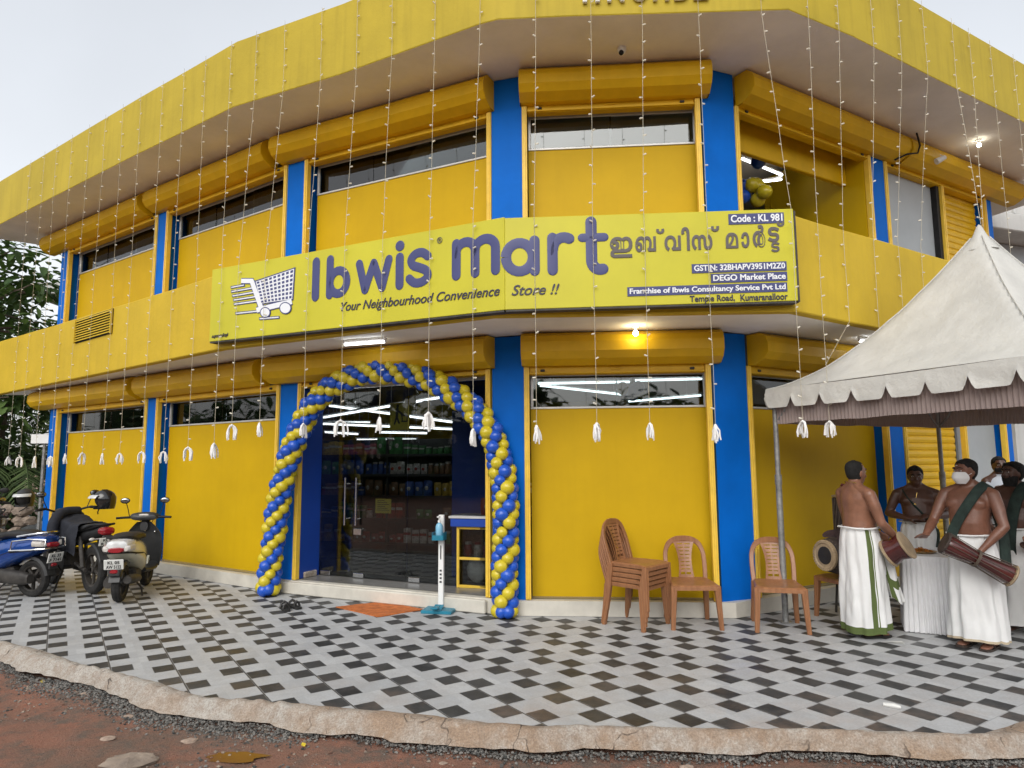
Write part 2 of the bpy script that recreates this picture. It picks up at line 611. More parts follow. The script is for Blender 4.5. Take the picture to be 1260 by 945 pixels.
# tone of single blocks
cx = t.nodes.new("ShaderNodeCombineXYZ")
t.links.new(g.m('FLOOR', tn), cx.inputs[0]); t.links.new(g.m('FLOOR', g.m('MULTIPLY', cnn, 2.0)), cx.inputs[1]); t.links.new(right, cx.inputs[2])
wn = t.nodes.new("ShaderNodeTexWhiteNoise"); wn.noise_dimensions = '3D'
t.links.new(cx.outputs[0], wn.inputs['Vector'])
big = g.noise(tc.outputs['Object'], 0.9, 5)
fine = g.noise(tc.outputs['Object'], 60, 4, 0.7)
mid = g.noise(tc.outputs['Object'], 7, 6, 0.65)
lite = g.mix(wn.outputs['Value'], (0.42, 0.43, 0.44), (0.50, 0.51, 0.515))
lite = g.mix(g.rng(mid, 0.4, 0.75, 0, 0.45), lite, (0.30, 0.29, 0.28))
dark = g.mix(wn.outputs['Value'], (0.012, 0.013, 0.015), (0.042, 0.042, 0.042))
dark = g.mix(g.rng(mid, 0.45, 0.75, 0, 0.7), dark, (0.075, 0.075, 0.074))
col = g.mix(black, lite, dark)
# trodden-in red earth towards the kerb
st = g.m('MULTIPLY', g.rng(g.noise(tc.outputs['Object'], 1.7, 6, 0.7), 0.48, 0.70), g.rng(y, 5.6, 4.2, 0.02, 0.7))
col = g.mix(g.m('MULTIPLY', st, 0.55), col, (0.42, 0.28, 0.19))
col = g.mix(joint, col, (0.06, 0.055, 0.05))
col = g.mix(g.rng(fine, 0.35, 0.7, 0.0, 0.22), col, (0.1, 0.1, 0.1))
t.links.new(col, b.inputs['Base Color'])
t.links.new(g.rng(big, 0.3, 0.7, 0.38, 0.7), b.inputs['Roughness'])
hgt = g.m('SUBTRACT', g.m('ADD', g.m('MULTIPLY', fine, 0.25), g.m('MULTIPLY', mid, 0.3)), g.m('ADD', g.m('MULTIPLY', joint, 1.2), g.m('MULTIPLY', black, 0.35)))
bp = t.nodes.new("ShaderNodeBump"); bp.inputs['Strength'].default_value = 0.45; bp.inputs['Distance'].default_value = 0.008
t.links.new(hgt, bp.inputs['Height']); t.links.new(bp.outputs[0], b.inputs['Normal'])
M['paving'] = m

m, t, b = nodes_of("red earth")
g = NG(t)
tc = t.nodes.new("ShaderNodeTexCoord"); O = tc.outputs['Object']
a1 = g.noise(O, 0.8, 6, 0.65); a2 = g.noise(O, 5, 8, 0.7); a3 = g.noise(O, 55, 6, 0.75); a4 = g.noise(O, 190, 3, 0.7)
col = g.mix(g.rng(a1, 0.44, 0.70), (0.38, 0.155, 0.095), (0.19, 0.125, 0.09))
col = g.mix(g.rng(a2, 0.45, 0.62), col, (0.155, 0.115, 0.09))
col = g.mix(g.rng(a3, 0.52, 0.72, 0, 0.65), col, (0.36, 0.21, 0.14))
col = g.mix(g.rng(a3, 0.46, 0.30, 0, 0.6), col, (0.09, 0.065, 0.055))
col = g.mix(g.rng(a4, 0.5, 0.68, 0, 0.5), col, (0.42, 0.30, 0.22))
col = g.mix(g.rng(a4, 0.48, 0.34, 0, 0.5), col, (0.07, 0.05, 0.042))
t.links.new(col, b.inputs['Base Color'])
t.links.new(g.rng(a1, 0.35, 0.65, 0.85, 0.5), b.inputs['Roughness'])
bp = t.nodes.new("ShaderNodeBump"); bp.inputs['Strength'].default_value = 1.0; bp.inputs['Distance'].default_value = 0.035
t.links.new(g.m('ADD', g.m('ADD', g.m('MULTIPLY', a3, 0.7), g.m('MULTIPLY', a4, 0.25)), a2), bp.inputs['Height']); t.links.new(bp.outputs[0], b.inputs['Normal'])
M['earth'] = m

m, t, b = nodes_of("rough kerb concrete")
g = NG(t)
tc = t.nodes.new("ShaderNodeTexCoord"); O = tc.outputs['Object']
a1 = g.noise(O, 2.2, 6, 0.65); a2 = g.noise(O, 14, 8, 0.7); a3 = g.noise(O, 90, 4, 0.7)
lx = t.nodes.new('ShaderNodeSeparateXYZ'); t.links.new(O, lx.inputs[0])
col = g.mix(g.m('MULTIPLY', g.rng(a1, 0.40, 0.60), g.rng(lx.outputs[0], -3.2, -1.2, 0.25, 1.0)), (0.47, 0.44, 0.395), (0.36, 0.255, 0.175))
col = g.mix(g.rng(a2, 0.45, 0.72, 0, 0.85), col, (0.27, 0.19, 0.13))
col = g.mix(g.rng(a2, 0.42, 0.28, 0, 0.6), col, (0.60, 0.58, 0.54))
vo = t.nodes.new("ShaderNodeTexVoronoi"); vo.feature = 'DISTANCE_TO_EDGE'; vo.inputs['Scale'].default_value = 1.5
wv = t.nodes.new("ShaderNodeVectorMath"); wv.operation = 'ADD'
nzv = t.nodes.new("ShaderNodeTexNoise"); nzv.inputs['Scale'].default_value = 4
t.links.new(O, nzv.inputs['Vector']); t.links.new(O, wv.inputs[0]); t.links.new(nzv.outputs['Color'], wv.inputs[1]); t.links.new(wv.outputs[0], vo.inputs['Vector'])
crk = g.m('MULTIPLY', g.rng(vo.outputs['Distance'], 0.002, 0.012, 1, 0), g.rng(a1, 0.50, 0.62))
col = g.mix(crk, col, (0.05, 0.04, 0.035))
col = g.mix(g.rng(a3, 0.45, 0.62, 0, 0.5), col, (0.16, 0.12, 0.09))
col = g.mix(g.rng(a3, 0.42, 0.30, 0, 0.45), col, (0.55, 0.52, 0.47))
t.links.new(col, b.inputs['Base Color']); b.inputs['Roughness'].default_value = 0.85
bp = t.nodes.new("ShaderNodeBump"); bp.inputs['Strength'].default_value = 0.9; bp.inputs['Distance'].default_value = 0.02
t.links.new(g.m('SUBTRACT', g.m('ADD', g.m('MULTIPLY', a3, 0.35), a2), crk), bp.inputs['Height']); t.links.new(bp.outputs[0], b.inputs['Normal'])
M['kerb'] = m
M['gravel'] = mat("crushed stone", (0.10, 0.098, 0.095), 0.8, 0.3, 25, 0.2, 80, col2=(0.035, 0.034, 0.033))
_g = NG(M['gravel'].node_tree); _ge = _g.t.nodes.new('ShaderNodeNewGeometry')
_g.t.links.new(_g.mix(_ge.outputs['Random Per Island'], (0.025, 0.027, 0.026), (0.24, 0.225, 0.205)), _g.t.nodes['Principled BSDF'].inputs['Base Color'])
M['rock'] = mat("laterite rubble", (0.34, 0.27, 0.21), 0.9, 0.25, 5, 0.5, 25, col2=(0.14, 0.11, 0.09))
M['pebble'] = mat("pale stone chip", (0.36, 0.27, 0.21), 0.9, 0.2, 20, 0.2, 60)

KIN = [(-16, 13.4), (-10.5, 9.75), (-7.0, 7.65), (-4.71, 6.39), (-4.1, 6.07), (-3.47, 5.63), (-3.09, 5.43), (-2.64, 5.19), (-2.32, 4.96), (-2.12, 4.85), (-1.72, 4.77),
       (-1.44, 4.72), (-1.06, 4.62), (-0.69, 4.54), (-0.44, 4.46), (-0.16, 4.37), (0.14, 4.31), (0.43, 4.31), (1.26, 4.24), (1.77, 4.23),
       (2.13, 4.2), (2.73, 4.14), (3.13, 4.34), (6, 5.8), (12, 8.9)]
KOUT = [(-16, 12.9), (-10.2, 9.3), (-6.7, 7.25), (-4.42, 6.02), (-4.04, 5.74), (-3.54, 5.5), (-3.2, 5.34), (-2.9, 5.12), (-2.56, 4.88), (-2.32, 4.74), (-1.88, 4.62),
        (-1.64, 4.56), (-1.36, 4.45), (-0.97, 4.38), (-0.61, 4.23), (-0.39, 4.22), (-0.08, 4.16), (0.17, 4.1), (0.41, 4.16), (0.82, 4.12),
        (1.36, 4.05), (1.54, 4.12), (2.0, 4.07), (2.35, 3.99), (2.85, 3.98), (3.35, 4.1), (6.2, 5.5), (12.2, 8.5)]

def resample(P, step):
    out = []
    for a, b2 in zip(P, P[1:]):
        L = sqrt((b2[0] - a[0]) ** 2 + (b2[1] - a[1]) ** 2)
        n = max(1, int(L / step))
        out += [(a[0] + (b2[0] - a[0]) * i / n, a[1] + (b2[1] - a[1]) * i / n) for i in range(n)]
    return out + [P[-1]]
KI = resample(KIN, 0.02)
KO = resample(KOUT, 0.01)

# the earth: one sheet to the horizon, finer near the camera
def axis(lo, hi, a, bb, fine_, grow=1.25):
    xs = []
    x_ = a
    while x_ <= bb:
        xs.append(x_); x_ += fine_
    st = fine_; x_ = a
    while x_ > lo:
        st *= grow; x_ -= st; xs.insert(0, x_)
    st = fine_; x_ = xs[-1]
    while x_ < hi:
        st *= grow; x_ += st; xs.append(x_)
    return xs
xs = axis(-400, 400, -5.0, 4.0, 0.05)
ys = axis(-200, 700, 2.6, 6.6, 0.05)
mb = MB()
vs = []
for y_ in ys:
    for x_ in xs:
        z = -0.085
        if -8 < x_ < 8 and 0 < y_ < 10:
            z += 0.035 * noise.noise((x_ * 0.9, y_ * 0.9, 3)) + 0.012 * noise.noise((x_ * 5, y_ * 5, 1)) - 0.012
        vs.append((x_, y_, z))
nx = len(xs)
mb.add(vs, [(j * nx + i, j * nx + i + 1, (j + 1) * nx + i + 1, (j + 1) * nx + i) for j in range(len(ys) - 1) for i in range(nx - 1)], 0, True)
struct('red_earth_ground', mb, 'earth')

mb = MB()
mb.prism(KIN + [(12, 22), (-16, 22)], -0.2, 0.0)
struct('forecourt_paving', mb, 'paving')

# rough hand-cast kerb: rings across, from the paving edge down to the earth
def nearest(p, Q, cache={}):
    best = None
    for q in Q:
        d = (q[0] - p[0]) ** 2 + (q[1] - p[1]) ** 2
        if best is None or d < best[0]:
            best = (d, q)
    return best[1]
mb = MB()
rings = []
for i, p in enumerate(KI):
    q = nearest(p, KO)
    s_ = i * 0.02
    lump = 0.5 + 0.5 * sin(s_ * 42 + 5.0 * noise.noise((s_ * 1.1, 0, 0)))
    prof = []
    for k in range(13):
        f = k / 12
        wob = (0.11 * noise.noise((s_ * 2.3, 5, 0)) + 0.07 * noise.noise((s_ * 9, 8, 0))) * f
        px = p[0] + (q[0] - p[0]) * f * (1 + wob * 2)
        py = p[1] + (q[1] - p[1]) * f * (1 + wob * 2)
        z = 0.006 + 0.020 * sin(pi * min(1, f * 1.2)) - 0.16 * max(0, f - 0.55) ** 1.25 / 0.45 ** 0.25
        amp = 0.024 if p[0] < -1.4 else 0.006
        z += amp * (lump if f > .15 else 0) * sin(pi * f) * (0.6 + noise.noise((s_ * 2, 1, 1))) + 0.012 * noise.noise((px * 9, py * 9, 0)) * sin(pi * min(1, f + .12))
        prof.append((px, py, z))
    rings.append(prof)
mb.loft(rings, False, 0, True, False)
struct('kerb', mb, 'kerb')

# crushed stone along the kerb foot: nobody could count it
mb = MB()
rnd = random.Random(3)
def stone(mb, c, r, mi=0):
    k = 6
    vs = []
    ph = rnd.random() * 6
    for j, (zz, rr) in enumerate(((-0.5, 0.7), (0.2, 1.0), (0.75, 0.45))):
        n_ = 5
        for i in range(n_):
            a = ph + 2 * pi * i / n_ + j * 0.4
            q = rr * r * rnd.uniform(0.75, 1.2)
            vs.append((c[0] + q * cos(a), c[1] + q * sin(a), c[2] + zz * r * rnd.uniform(0.7, 1.0)))
    fs = []
    for j in range(2):
        for i in range(5):
            fs.append((j * 5 + i, j * 5 + (i + 1) % 5, (j + 1) * 5 + (i + 1) % 5, (j + 1) * 5 + i))
    fs.append((10, 11, 12, 13, 14))
    mb.add(vs, fs, mi)
def gz(x_, y_):
    return -0.085 + 0.035 * noise.noise((x_ * 0.9, y_ * 0.9, 3)) + 0.012 * noise.noise((x_ * 5, y_ * 5, 1)) - 0.012
KO2 = resample(KOUT[2:-1], 0.02)
for n_ in range(19000):
    i = rnd.randrange(len(KO2) - 1)
    p, q = KO2[i], KO2[i + 1]
    tx, ty = q[0] - p[0], q[1] - p[1]
    L = sqrt(tx * tx + ty * ty) or 1
    dens = 0.5 + 0.9 * noise.noise((p[0] * 1.3, p[1] * 1.3, 9))
    w_ = abs(rnd.gauss(0, 1)) * ((0.05 + 0.10 * max(0, dens)) if p[0] < -1.2 else 0.02 + 0.035 * max(0, dens))
    if rnd.random() > dens + (0.45 if p[0] < -1.2 else 0.05):
        continue
    d = -0.02 + w_
    x_, y_ = p[0] + ty / L * d + rnd.gauss(0, .01), p[1] - tx / L * d + rnd.gauss(0, .01)
    r = rnd.choice((0.004, 0.005, 0.006, 0.008, 0.010))
    stone(mb, (x_, y_, gz(x_, y_) + r * 0.3 + max(0, 0.02 - w_ * 0.2)), r)
for n_ in range(9000):
    x_, y_ = rnd.uniform(-4.5, 4.5), rnd.uniform(2.9, 5.6)
    if noise.noise((x_ * 0.8, y_ * 0.8, 4)) < -0.05: continue
    r = rnd.choice((0.003, 0.004, 0.005, 0.006, 0.009, 0.013))
    stone(mb, (x_, y_, gz(x_, y_) + r * 0.2), r, rnd.choice((0, 0, 1, 1, 2)))
solo('gravel', mb, ['gravel', 'rock', 'earth'], None, None, kind='stuff')

# loose stones, brick chips and leaves one can point at
def rock(r, flat=0.45, seed=0):
    b_ = MB()
    b_.sphere((0, 0, 0), 1, 10, 7)
    b_.v = [tuple(Vector(v) * (1 + 0.35 * noise.noise(Vector(v) * 1.6 + Vector((seed, 0, 0))))) for v in b_.v]
    b_.v = [(v[0] * r, v[1] * r * 0.75, v[2] * r * flat) for v in b_.v]
    b_.s = [False] * len(b_.s)
    return b_
for i, (x_, y_, r, lab, mt) in enumerate([
        (-2.0, 4.37, 0.05, "pale pink stone chip lying on the red earth nearest the kerb bend", 'pebble'),
        (-2.62, 4.80, 0.035, "small pale stone lying alone on the brownest patch of earth", 'pebble'),
        (-2.53, 4.42, 0.05, "long flat pale brick chip on the earth left of the puddle", 'pebble'),
        (-3.22, 5.28, 0.035, "grey stone flake lying in the gravel at the far left", 'pebble'),
        (-0.41, 4.09, 0.025, "small orange brick chip on the earth before the middle of the kerb", 'pebble'),
        (0.97, 4.00, 0.045, "pale concrete flake on the earth below the right half of the kerb", 'pebble'),
        (-2.20, 4.06, 0.15, "large flat slab of broken concrete sunk in the earth at the bottom edge", 'rock')]):
    solo('stone', rock(r, 0.22, i * 7), mt, lab, 'stone', loc=None).location = (x_, y_, gz(x_, y_) + r * 0.10)
M['yleaf'] = mat("yellow leaf", (0.62, 0.47, 0.03), 0.5, 0.1, 30)
for x_, y_, lab in [(-3.73, 5.56, "yellow fallen leaf on the dark gravel at left below the kerb"), (-1.26, 4.27, "yellow fallen leaf on the red earth in front of the mat")]:
    b_ = MB()
    R_ = []
    for k in range(7):
        f = k / 6
        w_ = 0.013 * sin(pi * f) ** 0.7 + 0.001
        R_.append([(-w_, f * 0.04, 0.006 * f), (0, f * 0.04, 0.002), (w_, f * 0.04, 0.008)])
    b_.loft(R_, False, 0, True, False)
    o = solo('fallen_leaf', b_, 'yleaf', lab, 'leaf')
    o.location = (x_, y_, gz(x_, y_) + 0.012); o.rotation_euler = (0.1, 0.1, 0.8)

# muddy puddle
M['mud'] = mat("muddy water", (0.17, 0.075, 0.02), 0.08, 0.1, 3)
mb = MB()
mb.add([(-1.62 + (0.16 + 0.10 * noise.noise((cos(a) * 1.8, sin(a) * 1.8, 2))) * cos(a), 4.13 + (0.075 + 0.03 * noise.noise((cos(a), sin(a), 5))) * sin(a), gz(-1.62, 4.13) + 0.010) for a in [2 * pi * k / 28 for k in range(28)]],
       [tuple(range(28))])
struct('puddle_water', mb, 'mud')

# ------------------------------------------------------------------ the shop building
A = [(-8.643, 12.554), (-5.718, 10.551), (-3.014, 8.755), (-0.02, 7.32), (2.275, 7.139), (5.0, 8.726), (7.589, 10.232)]
BACK = [(5.2, 14.6), (-5.0, 17.2)]
ROOF = [(-10.35, 12.65), (-9.468, 12.022), (-6.801, 10.2), (-5.449, 9.279), (-4.607, 8.725), (-3.458, 7.955), (-1.939, 7.26), (-.309, 6.393),
        (-.12, 6.319), (.594, 6.276), (2.766, 6.198), (3.629, 6.632), (4.98, 7.421), (6.822, 8.472), (9.6, 10.06)]
LOW = [(-10.4, 13.277), (-3.509, 7.961), (-.188, 6.238), (2.643, 6.115), (5.35, 7.96)]
F = [FR(A[i], A[i + 1]) for i in range(6)]
LEN = [(Vector(A[i + 1]) - Vector(A[i])).length for i in range(6)]
ZP, ZS1, ZF2, ZS2 = 0.165, 3.0, 3.10, 6.045

bld = thing('shop_building', "two storey yellow shop building with blue pillars and wide curved roof band", "building", (0, 9, 0))

# plinth, floors, ceilings
mb = MB()
pl_out = offset_poly(A, -0.03)
mb.prism(pl_out + [(A[-1][0] - 0.2, A[-1][1] + 0.6)] + BACK + [(A[0][0] + 0.5, A[0][1] + 0.5)], 0.004, ZP - 0.006)
mb2 = mb
# entrance step, a little proud of the plinth
mb2.box((0.02, -0.09, 0.004), (3.05, 0.1, ZP - 0.02), 0.012, 0, F[2])
part('plinth', mb, 'plinth', bld)
inner = offset_poly(A, 0.06)
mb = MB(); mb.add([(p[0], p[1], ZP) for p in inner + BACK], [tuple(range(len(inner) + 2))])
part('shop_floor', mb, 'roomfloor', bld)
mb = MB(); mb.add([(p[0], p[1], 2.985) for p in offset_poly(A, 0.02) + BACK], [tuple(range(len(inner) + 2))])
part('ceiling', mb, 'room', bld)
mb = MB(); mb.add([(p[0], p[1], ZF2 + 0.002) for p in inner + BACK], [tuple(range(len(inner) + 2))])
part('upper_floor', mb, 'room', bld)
# end and back walls, both storeys
mb = MB()
for a_, b_ in ((A[-1], BACK[0]), (BACK[0], BACK[1]), (BACK[1], A[0])):
    X = FR(a_, b_)
    L = (Vector(b_) - Vector(a_)).length
    mb.box((0.05 if a_ == A[-1] else 0, 0, 0.17), (L - (0.05 if b_ == A[0] else 0), 0.14, 6.04), 0, 0, X)
part('outer_wall', mb, 'yel_par', bld)

# pillars: blue, turning each corner of the facade
WL = [0.0, 0.09, 0.09, 0.22, 0.12, 0.20, 0.20]
WR = [0.30, 0.23, 0.28, 0.15, 0.34, 0.10, 0.0]
for i in range(7):
    poly = []
    if i > 0:
        X = F[i - 1]; L = LEN[i - 1]
        q0 = X @ Vector((L - WL[i], 0.44, 0)); q1 = X @ Vector((L - WL[i], 0, 0))
        poly += [q0, q1]
    if i < 6:
        if i == 0: poly.append(F[0] @ Vector((0, 0, 0)))
        poly += [F[i] @ Vector((WR[i], 0, 0)), F[i] @ Vector((WR[i], 0.44, 0))]
        if i == 0:
            poly.append(F[0] @ Vector((0, 0.44, 0)))
    else:
        poly += [F[5] @ Vector((LEN[5], 0, 0)), F[5] @ Vector((LEN[5], 0.44, 0))]
    P2 = [(p.x, p.y) for p in poly]
    for (z0, z1) in ((ZP - 0.01, ZS1 - 0.012), (ZF2, ZS2 - 0.01)):
        mb = MB(); mb.prism(P2, z0, z1)
        part('pillar', mb, 'blue', bld)

def shutter_box(i, u0, u1, zt, drop=0.355):
    X = F[i]
    z0 = zt - drop
    prof = [(0.012, z0), (-0.085, z0), (-0.205, z0 + 0.055), (-0.262, z0 + 0.13), (-0.262, z0 + 0.235), (-0.235, z0 + 0.30), (-0.16, zt - 0.012), (0.012, zt - 0.012)]
    n_ = max(2, int((u1 - u0) / 0.25))
    rings = []
    for k in range(n_ + 1):
        u = u0 + (u1 - u0) * k / n_
        dd = 0.006 * noise.noise((u * 1.7 + i * 9, zt, 0))
        rings.append([(u, p[0] + (dd if p[0] < -0.1 else 0), p[1]) for p in prof])
    b_ = MB(); b_.loft(rings, True, 0, False, True, X)
    for u in (u0 + 0.001, u1 - 0.013):      # folded end caps
        b_.prism([(p[0] * 1.012, p[1]) for p in prof], 0, 0.012, 0, X @ Matrix(((0, 0, 1, u), (1, 0, 0, -0.001), (0, 1, 0, 0), (0, 0, 0, 1))))
    return part('shutter_box', b_, 'yel_box', bld)

def rail(i, u, z0, z1):
    b_ = MB()
    b_.box((u, -0.022, z0), (u + 0.058, 0.05, z1), 0.004, 0, F[i])
    b_.box((u + 0.018, -0.030, z0 + 0.01), (u + 0.040, -0.0235, z1 - 0.01), 0.003, 0, F[i])
    part('guide_rail', b_, 'yel_rail', bld)

def channel(i, u0, u1, z0, z1):
    b_ = MB()
    b_.box((u0, 0.004, z0), (u1, 0.11, z1), 0.006, 0, F[i])
    b_.box((u0, -0.012, z0 + 0.006), (u1, 0.003, z0 + 0.022), 0.003, 0, F[i])
    um = (u0 + u1) / 2
    b_.box((um - 0.06, -0.010, z0 + 0.045), (um + 0.06, 0.0035, z0 + 0.065), 0.004, 0, F[i])
    ch = part('channel_bar', b_, 'yel_box', bld)
    b_ = MB()
    for u in (u0 + 0.12, u1 - 0.16):
        b_.box((u, -0.016, z0 + 0.03), (u + 0.05, 0.0035, z0 + 0.055), 0.006, 0, F[i])
    part('latch', b_, 'dirtydark', ch)

def bay(i, u0, u1, z0, zmid, ztop, splits=2, blind=None):
    """recessed yellow panel with a glass strip over it"""
    X = F[i]
    b_ = MB(); b_.box((u0, 0.18, z0), (u1, 0.215, zmid), 0, 0, X)
    part('wall_panel', b_, 'yel_panel', bld)
    w = MB()
    w.box((u0, 0.165, zmid + 0.001), (u1, 0.222, zmid + 0.024), 0.003, 0, X)
    w.box((u0, 0.172, ztop - 0.02), (u1, 0.218, ztop + 0.02), 0.003, 0, X)
    for u in (u0, u1 - 0.03):
        w.box((u, 0.168, zmid + 0.026), (u + 0.03, 0.22, ztop - 0.022), 0.003, 0, X)
    fr_ = part('window', w, 'alu', bld)
    p = MB()
    for k in range(splits):
        a_ = u0 + 0.032 + (u1 - u0 - 0.064) * k / splits
        c_ = u0 + 0.032 + (u1 - u0 - 0.064) * (k + 1) / splits
        dy = 0.004 if k % 2 else 0.0
        p.box((a_ - (0.02 if k else 0), 0.190 + dy * 1.5, zmid + 0.025), (c_, 0.1935 + dy * 1.5, ztop - 0.021), 0, 0, X)
    part('pane', p, 'glass', fr_)
    if blind:
        bb_ = MB()
        for (a_, c_, h_) in blind:
            bb_.box((u0 + 0.03 + (u1 - u0 - .06) * a_, 0.26, zmid - 0.05), (u0 + 0.03 + (u1 - u0 - .06) * c_, 0.275, zmid + 0.024 + h_), 0, 0, X)
        part('partition_board', bb_, 'alu', fr_)

OPEN = [(0.36, 3.46), (0.29, 3.16), (0.34, 3.10), (0.208, 2.105), (0.40, 2.88), (0.16, 2.80)]
# ground floor bays
for i in (0, 1, 3, 4):
    u0, u1 = OPEN[i]
    rail(i, u0 - 0.056, ZP, 2.64); rail(i, u1 - 0.004, ZP, 2.64)
    bay(i, u0 + 0.006, u1 + 0.04, ZP, 2.19, 2.575, 2)
    channel(i, u0 + 0.004, u1 - 0.006, 2.555, 2.642)
rail(2, OPEN[2][0] - 0.056, ZP, 2.64); rail(2, OPEN[2][1] - 0.08, ZP, 2.64)
channel(2, OPEN[2][0] + 0.004, OPEN[2][1] - 0.082, 2.575, 2.642)
for i, u0, u1 in ((0, -0.36, 3.32), (1, -0.06, 2.97), (2, -0.13, 3.13), (3, 0.135, 2.255), (4, 0.385, 3.48), (5, 0.37, 3.55)):
    shutter_box(i, u0, u1, ZS1 - 0.004)
# upper bays
for i in (0, 1, 2, 3):
    u0, u1 = OPEN[i]
    rail(i, u0 - 0.056, ZF2, 5.66); rail(i, u1 - (0.004 if i != 2 else 0.06), ZF2, 5.66)
    bl = None and {0: [(0.16, 0.55, 0.115), (0.56, 1.0, 0.09)], 1: [(0.05, 0.45, 0.10)], 2: [(0.0, 0.5, 0.14), (0.505, 1.0, 0.145)], 3: [(0.0, 0.5, 0.15), (0.505, 1.0, 0.05)]}[i]
    bay(i, u0 + 0.006, u1 + 0.04 - (0.06 if i == 2 else 0), ZF2, 5.21, 5.62, 3 if i != 3 else 2, bl)
    channel(i, u0 + 0.004, u1 - (0.006 if i != 2 else 0.062), 5.59, 5.675)
for i, u0, u1 in ((0, -0.36, 3.32), (1, -0.06, 2.97), (2, -0.13, 3.13), (3, 0.135, 2.255), (4, 0.385, 3.50), (5, 0.39, 3.55)):
    shutter_box(i, u0, u1, ZS2 - 0.006, 0.375)

M['brown0'] = mat('dark brown strip', (0.06, 0.035, 0.015), 0.6)
# upper open bay on the right wing: yellow room behind a thick beam
X = F[4]
rail(4, 0.344, ZF2, 5.66)
rail(4, 2.885, ZF2, 5.66)
channel(4, 0.404, 2.915, 5.60, 5.672)
b_ = MB(); b_.box((0.35, 0.30, 5.345), (2.875, 0.37, 5.99), 0.01, 0, X); part('beam', b_, 'yel_box', bld)
b_ = MB()
b_.box((2.88, 0.055, ZF2 + 0.01), (2.945, 1.55, 5.95), 0, 0, X)
b_.box((2.88, 1.56, ZF2 + 0.01), (5.6, 1.66, 5.95), 0, 0, X)
part('inner_wall', b_, 'yel_panel', bld)
b_ = MB(); b_.box((2.872, 1.05, 4.25), (2.879, 1.2, 5.0), 0.001, 0, X); part('dark_wall_strip', b_, 'brown0', bld)  # thin dark brown strip on the deeper part of the inner wall
# right wing second bay: grey board, dark post, slatted shutter above; slatted shutter and grey wall below
X = F[5]
def slatted(u0, u1, z0, z1, nm='slatted_shutter'):
    prof = []
    z = z0
    rr = []
    while z < z1 - 0.02:
        rr += [(0.135, z), (0.125, z + 0.012), (0.120, z + 0.045), (0.126, z + 0.082), (0.137, z + 0.094)]
        z += 0.098
    rings = [[(u, p[0], p[1]) for p in rr] for u in (u0, u1)]
    b2_ = MB(); b2_.loft(rings, False, 0, False, False, X)
    return part(nm, b2_, 'yel_box', bld)
rail(5, 0.104, ZF2, 5.66)
channel(5, 0.17, 2.75, 5.60, 5.672)
b_ = MB(); b_.box((0.165, 0.10, ZF2), (1.44, 0.13, 5.599), 0, 0, X); part('grey_board', b_, 'gray', bld)
b_ = MB(); b_.box((1.445, 0.02, ZF2), (1.52, 0.14, 5.598), 0.004, 0, X); part('dark_post', b_, 'black', bld)
rail(5, 1.525, ZF2, 5.60)
slatted(1.585, 2.745, ZF2, 5.60)
rail(5, 2.75, ZF2, 5.66)
rail(5, 0.11, ZP, 2.64)
slatted(0.17, 1.60, ZP, 2.58)
channel(5, 0.17, 2.74, 2.575, 2.642)
rail(5, 1.605, ZP, 2.574)
b_ = MB(); b_.box((1.665, 0.12, ZP), (2.73, 0.15, 2.573), 0, 0, X); part('grey_board', b_, 'gray', bld)
rail(5, 2.745, ZP, 2.64)

# soffits and roof
mb = MB()
mb.add([(p[0], p[1], ZS2) for p in ROOF] + [(7.6, 15.0, ZS2), (-4.4, 18.0, ZS2), (-9.15, 13.5, ZS2)], [tuple(range(len(ROOF) + 3))])
part('roof_soffit', mb, 'soffit', bld)
mb = MB()
mb.add([(p[0], p[1], 6.30) for p in offset_poly(ROOF, 0.1)] + [(7.6, 15.0, 6.3), (-4.4, 18.0, 6.3), (-9.15, 13.5, 6.3)], [tuple(range(len(ROOF) + 3))])
part('roof_deck', mb, 'plinth', bld)
def strip(P, th, z0, z1, zz=None):
    """upright band of thickness th along an open plan line, with a small drip edge"""
    O2 = resample(P, 0.35)
    I2 = offset_poly(O2, th)
    rings = []
    for k, (o_, i_) in enumerate(zip(O2, I2)):
        top = z1 if zz is None else zz(k / (len(O2) - 1), o_)
        w_ = 0.006 * noise.noise((o_[0] * 1.1, o_[1] * 1.1, 0))
        e = 0.012
        def lp(f, z): return (o_[0] + (i_[0] - o_[0]) * f, o_[1] + (i_[1] - o_[1]) * f, z)
        rings.append([lp(0 + w_, z0 + e), lp(0.08, z0), lp(0.92, z0), lp(1, z0 + e), lp(1, top + w_ - e), lp(0.9, top + w_), lp(0.1, top + w_), lp(w_ * 2, top + w_ - e)])
    b2_ = MB(); b2_.loft(rings, True, 0, True, True)
    return b2_
part('roof_band', strip(ROOF, 0.12, 6.048, 6.93), 'yel_roof', bld, sharp=30)
mb = MB()
mb.add([(p[0], p[1], ZS1) for p in LOW] + [(7.9, 9.68, ZS1)] + [(p[0], p[1], ZS1) for p in offset_poly(A, 0.03)[::-1]] + [(-9.0, 13.4, ZS1)], [tuple(range(len(LOW) + len(A) + 2))])
part('canopy_soffit', mb, 'soffit', bld)
mb = MB()
mb.add([(p[0], p[1], 3.085) for p in offset_poly(LOW, .02)] + [(7.9, 9.68, 3.085)] + [(p[0], p[1], 3.085) for p in offset_poly(A, 0.03)[::-1]] + [(-9.0, 13.4, 3.085)], [tuple(range(len(LOW) + len(A) + 2))])
part('balcony_floor', mb, 'plinth', bld)
par = part('parapet', strip(LOW, 0.11, 2.975, 3.93, lambda f, p: 3.915 + (0.10 * max(0, (-p[0] - 4.5) / 5.0)) + 0.09 * max(0, (p[0] - 2.9) / 2.4)), 'yel_par', bld, sharp=30)
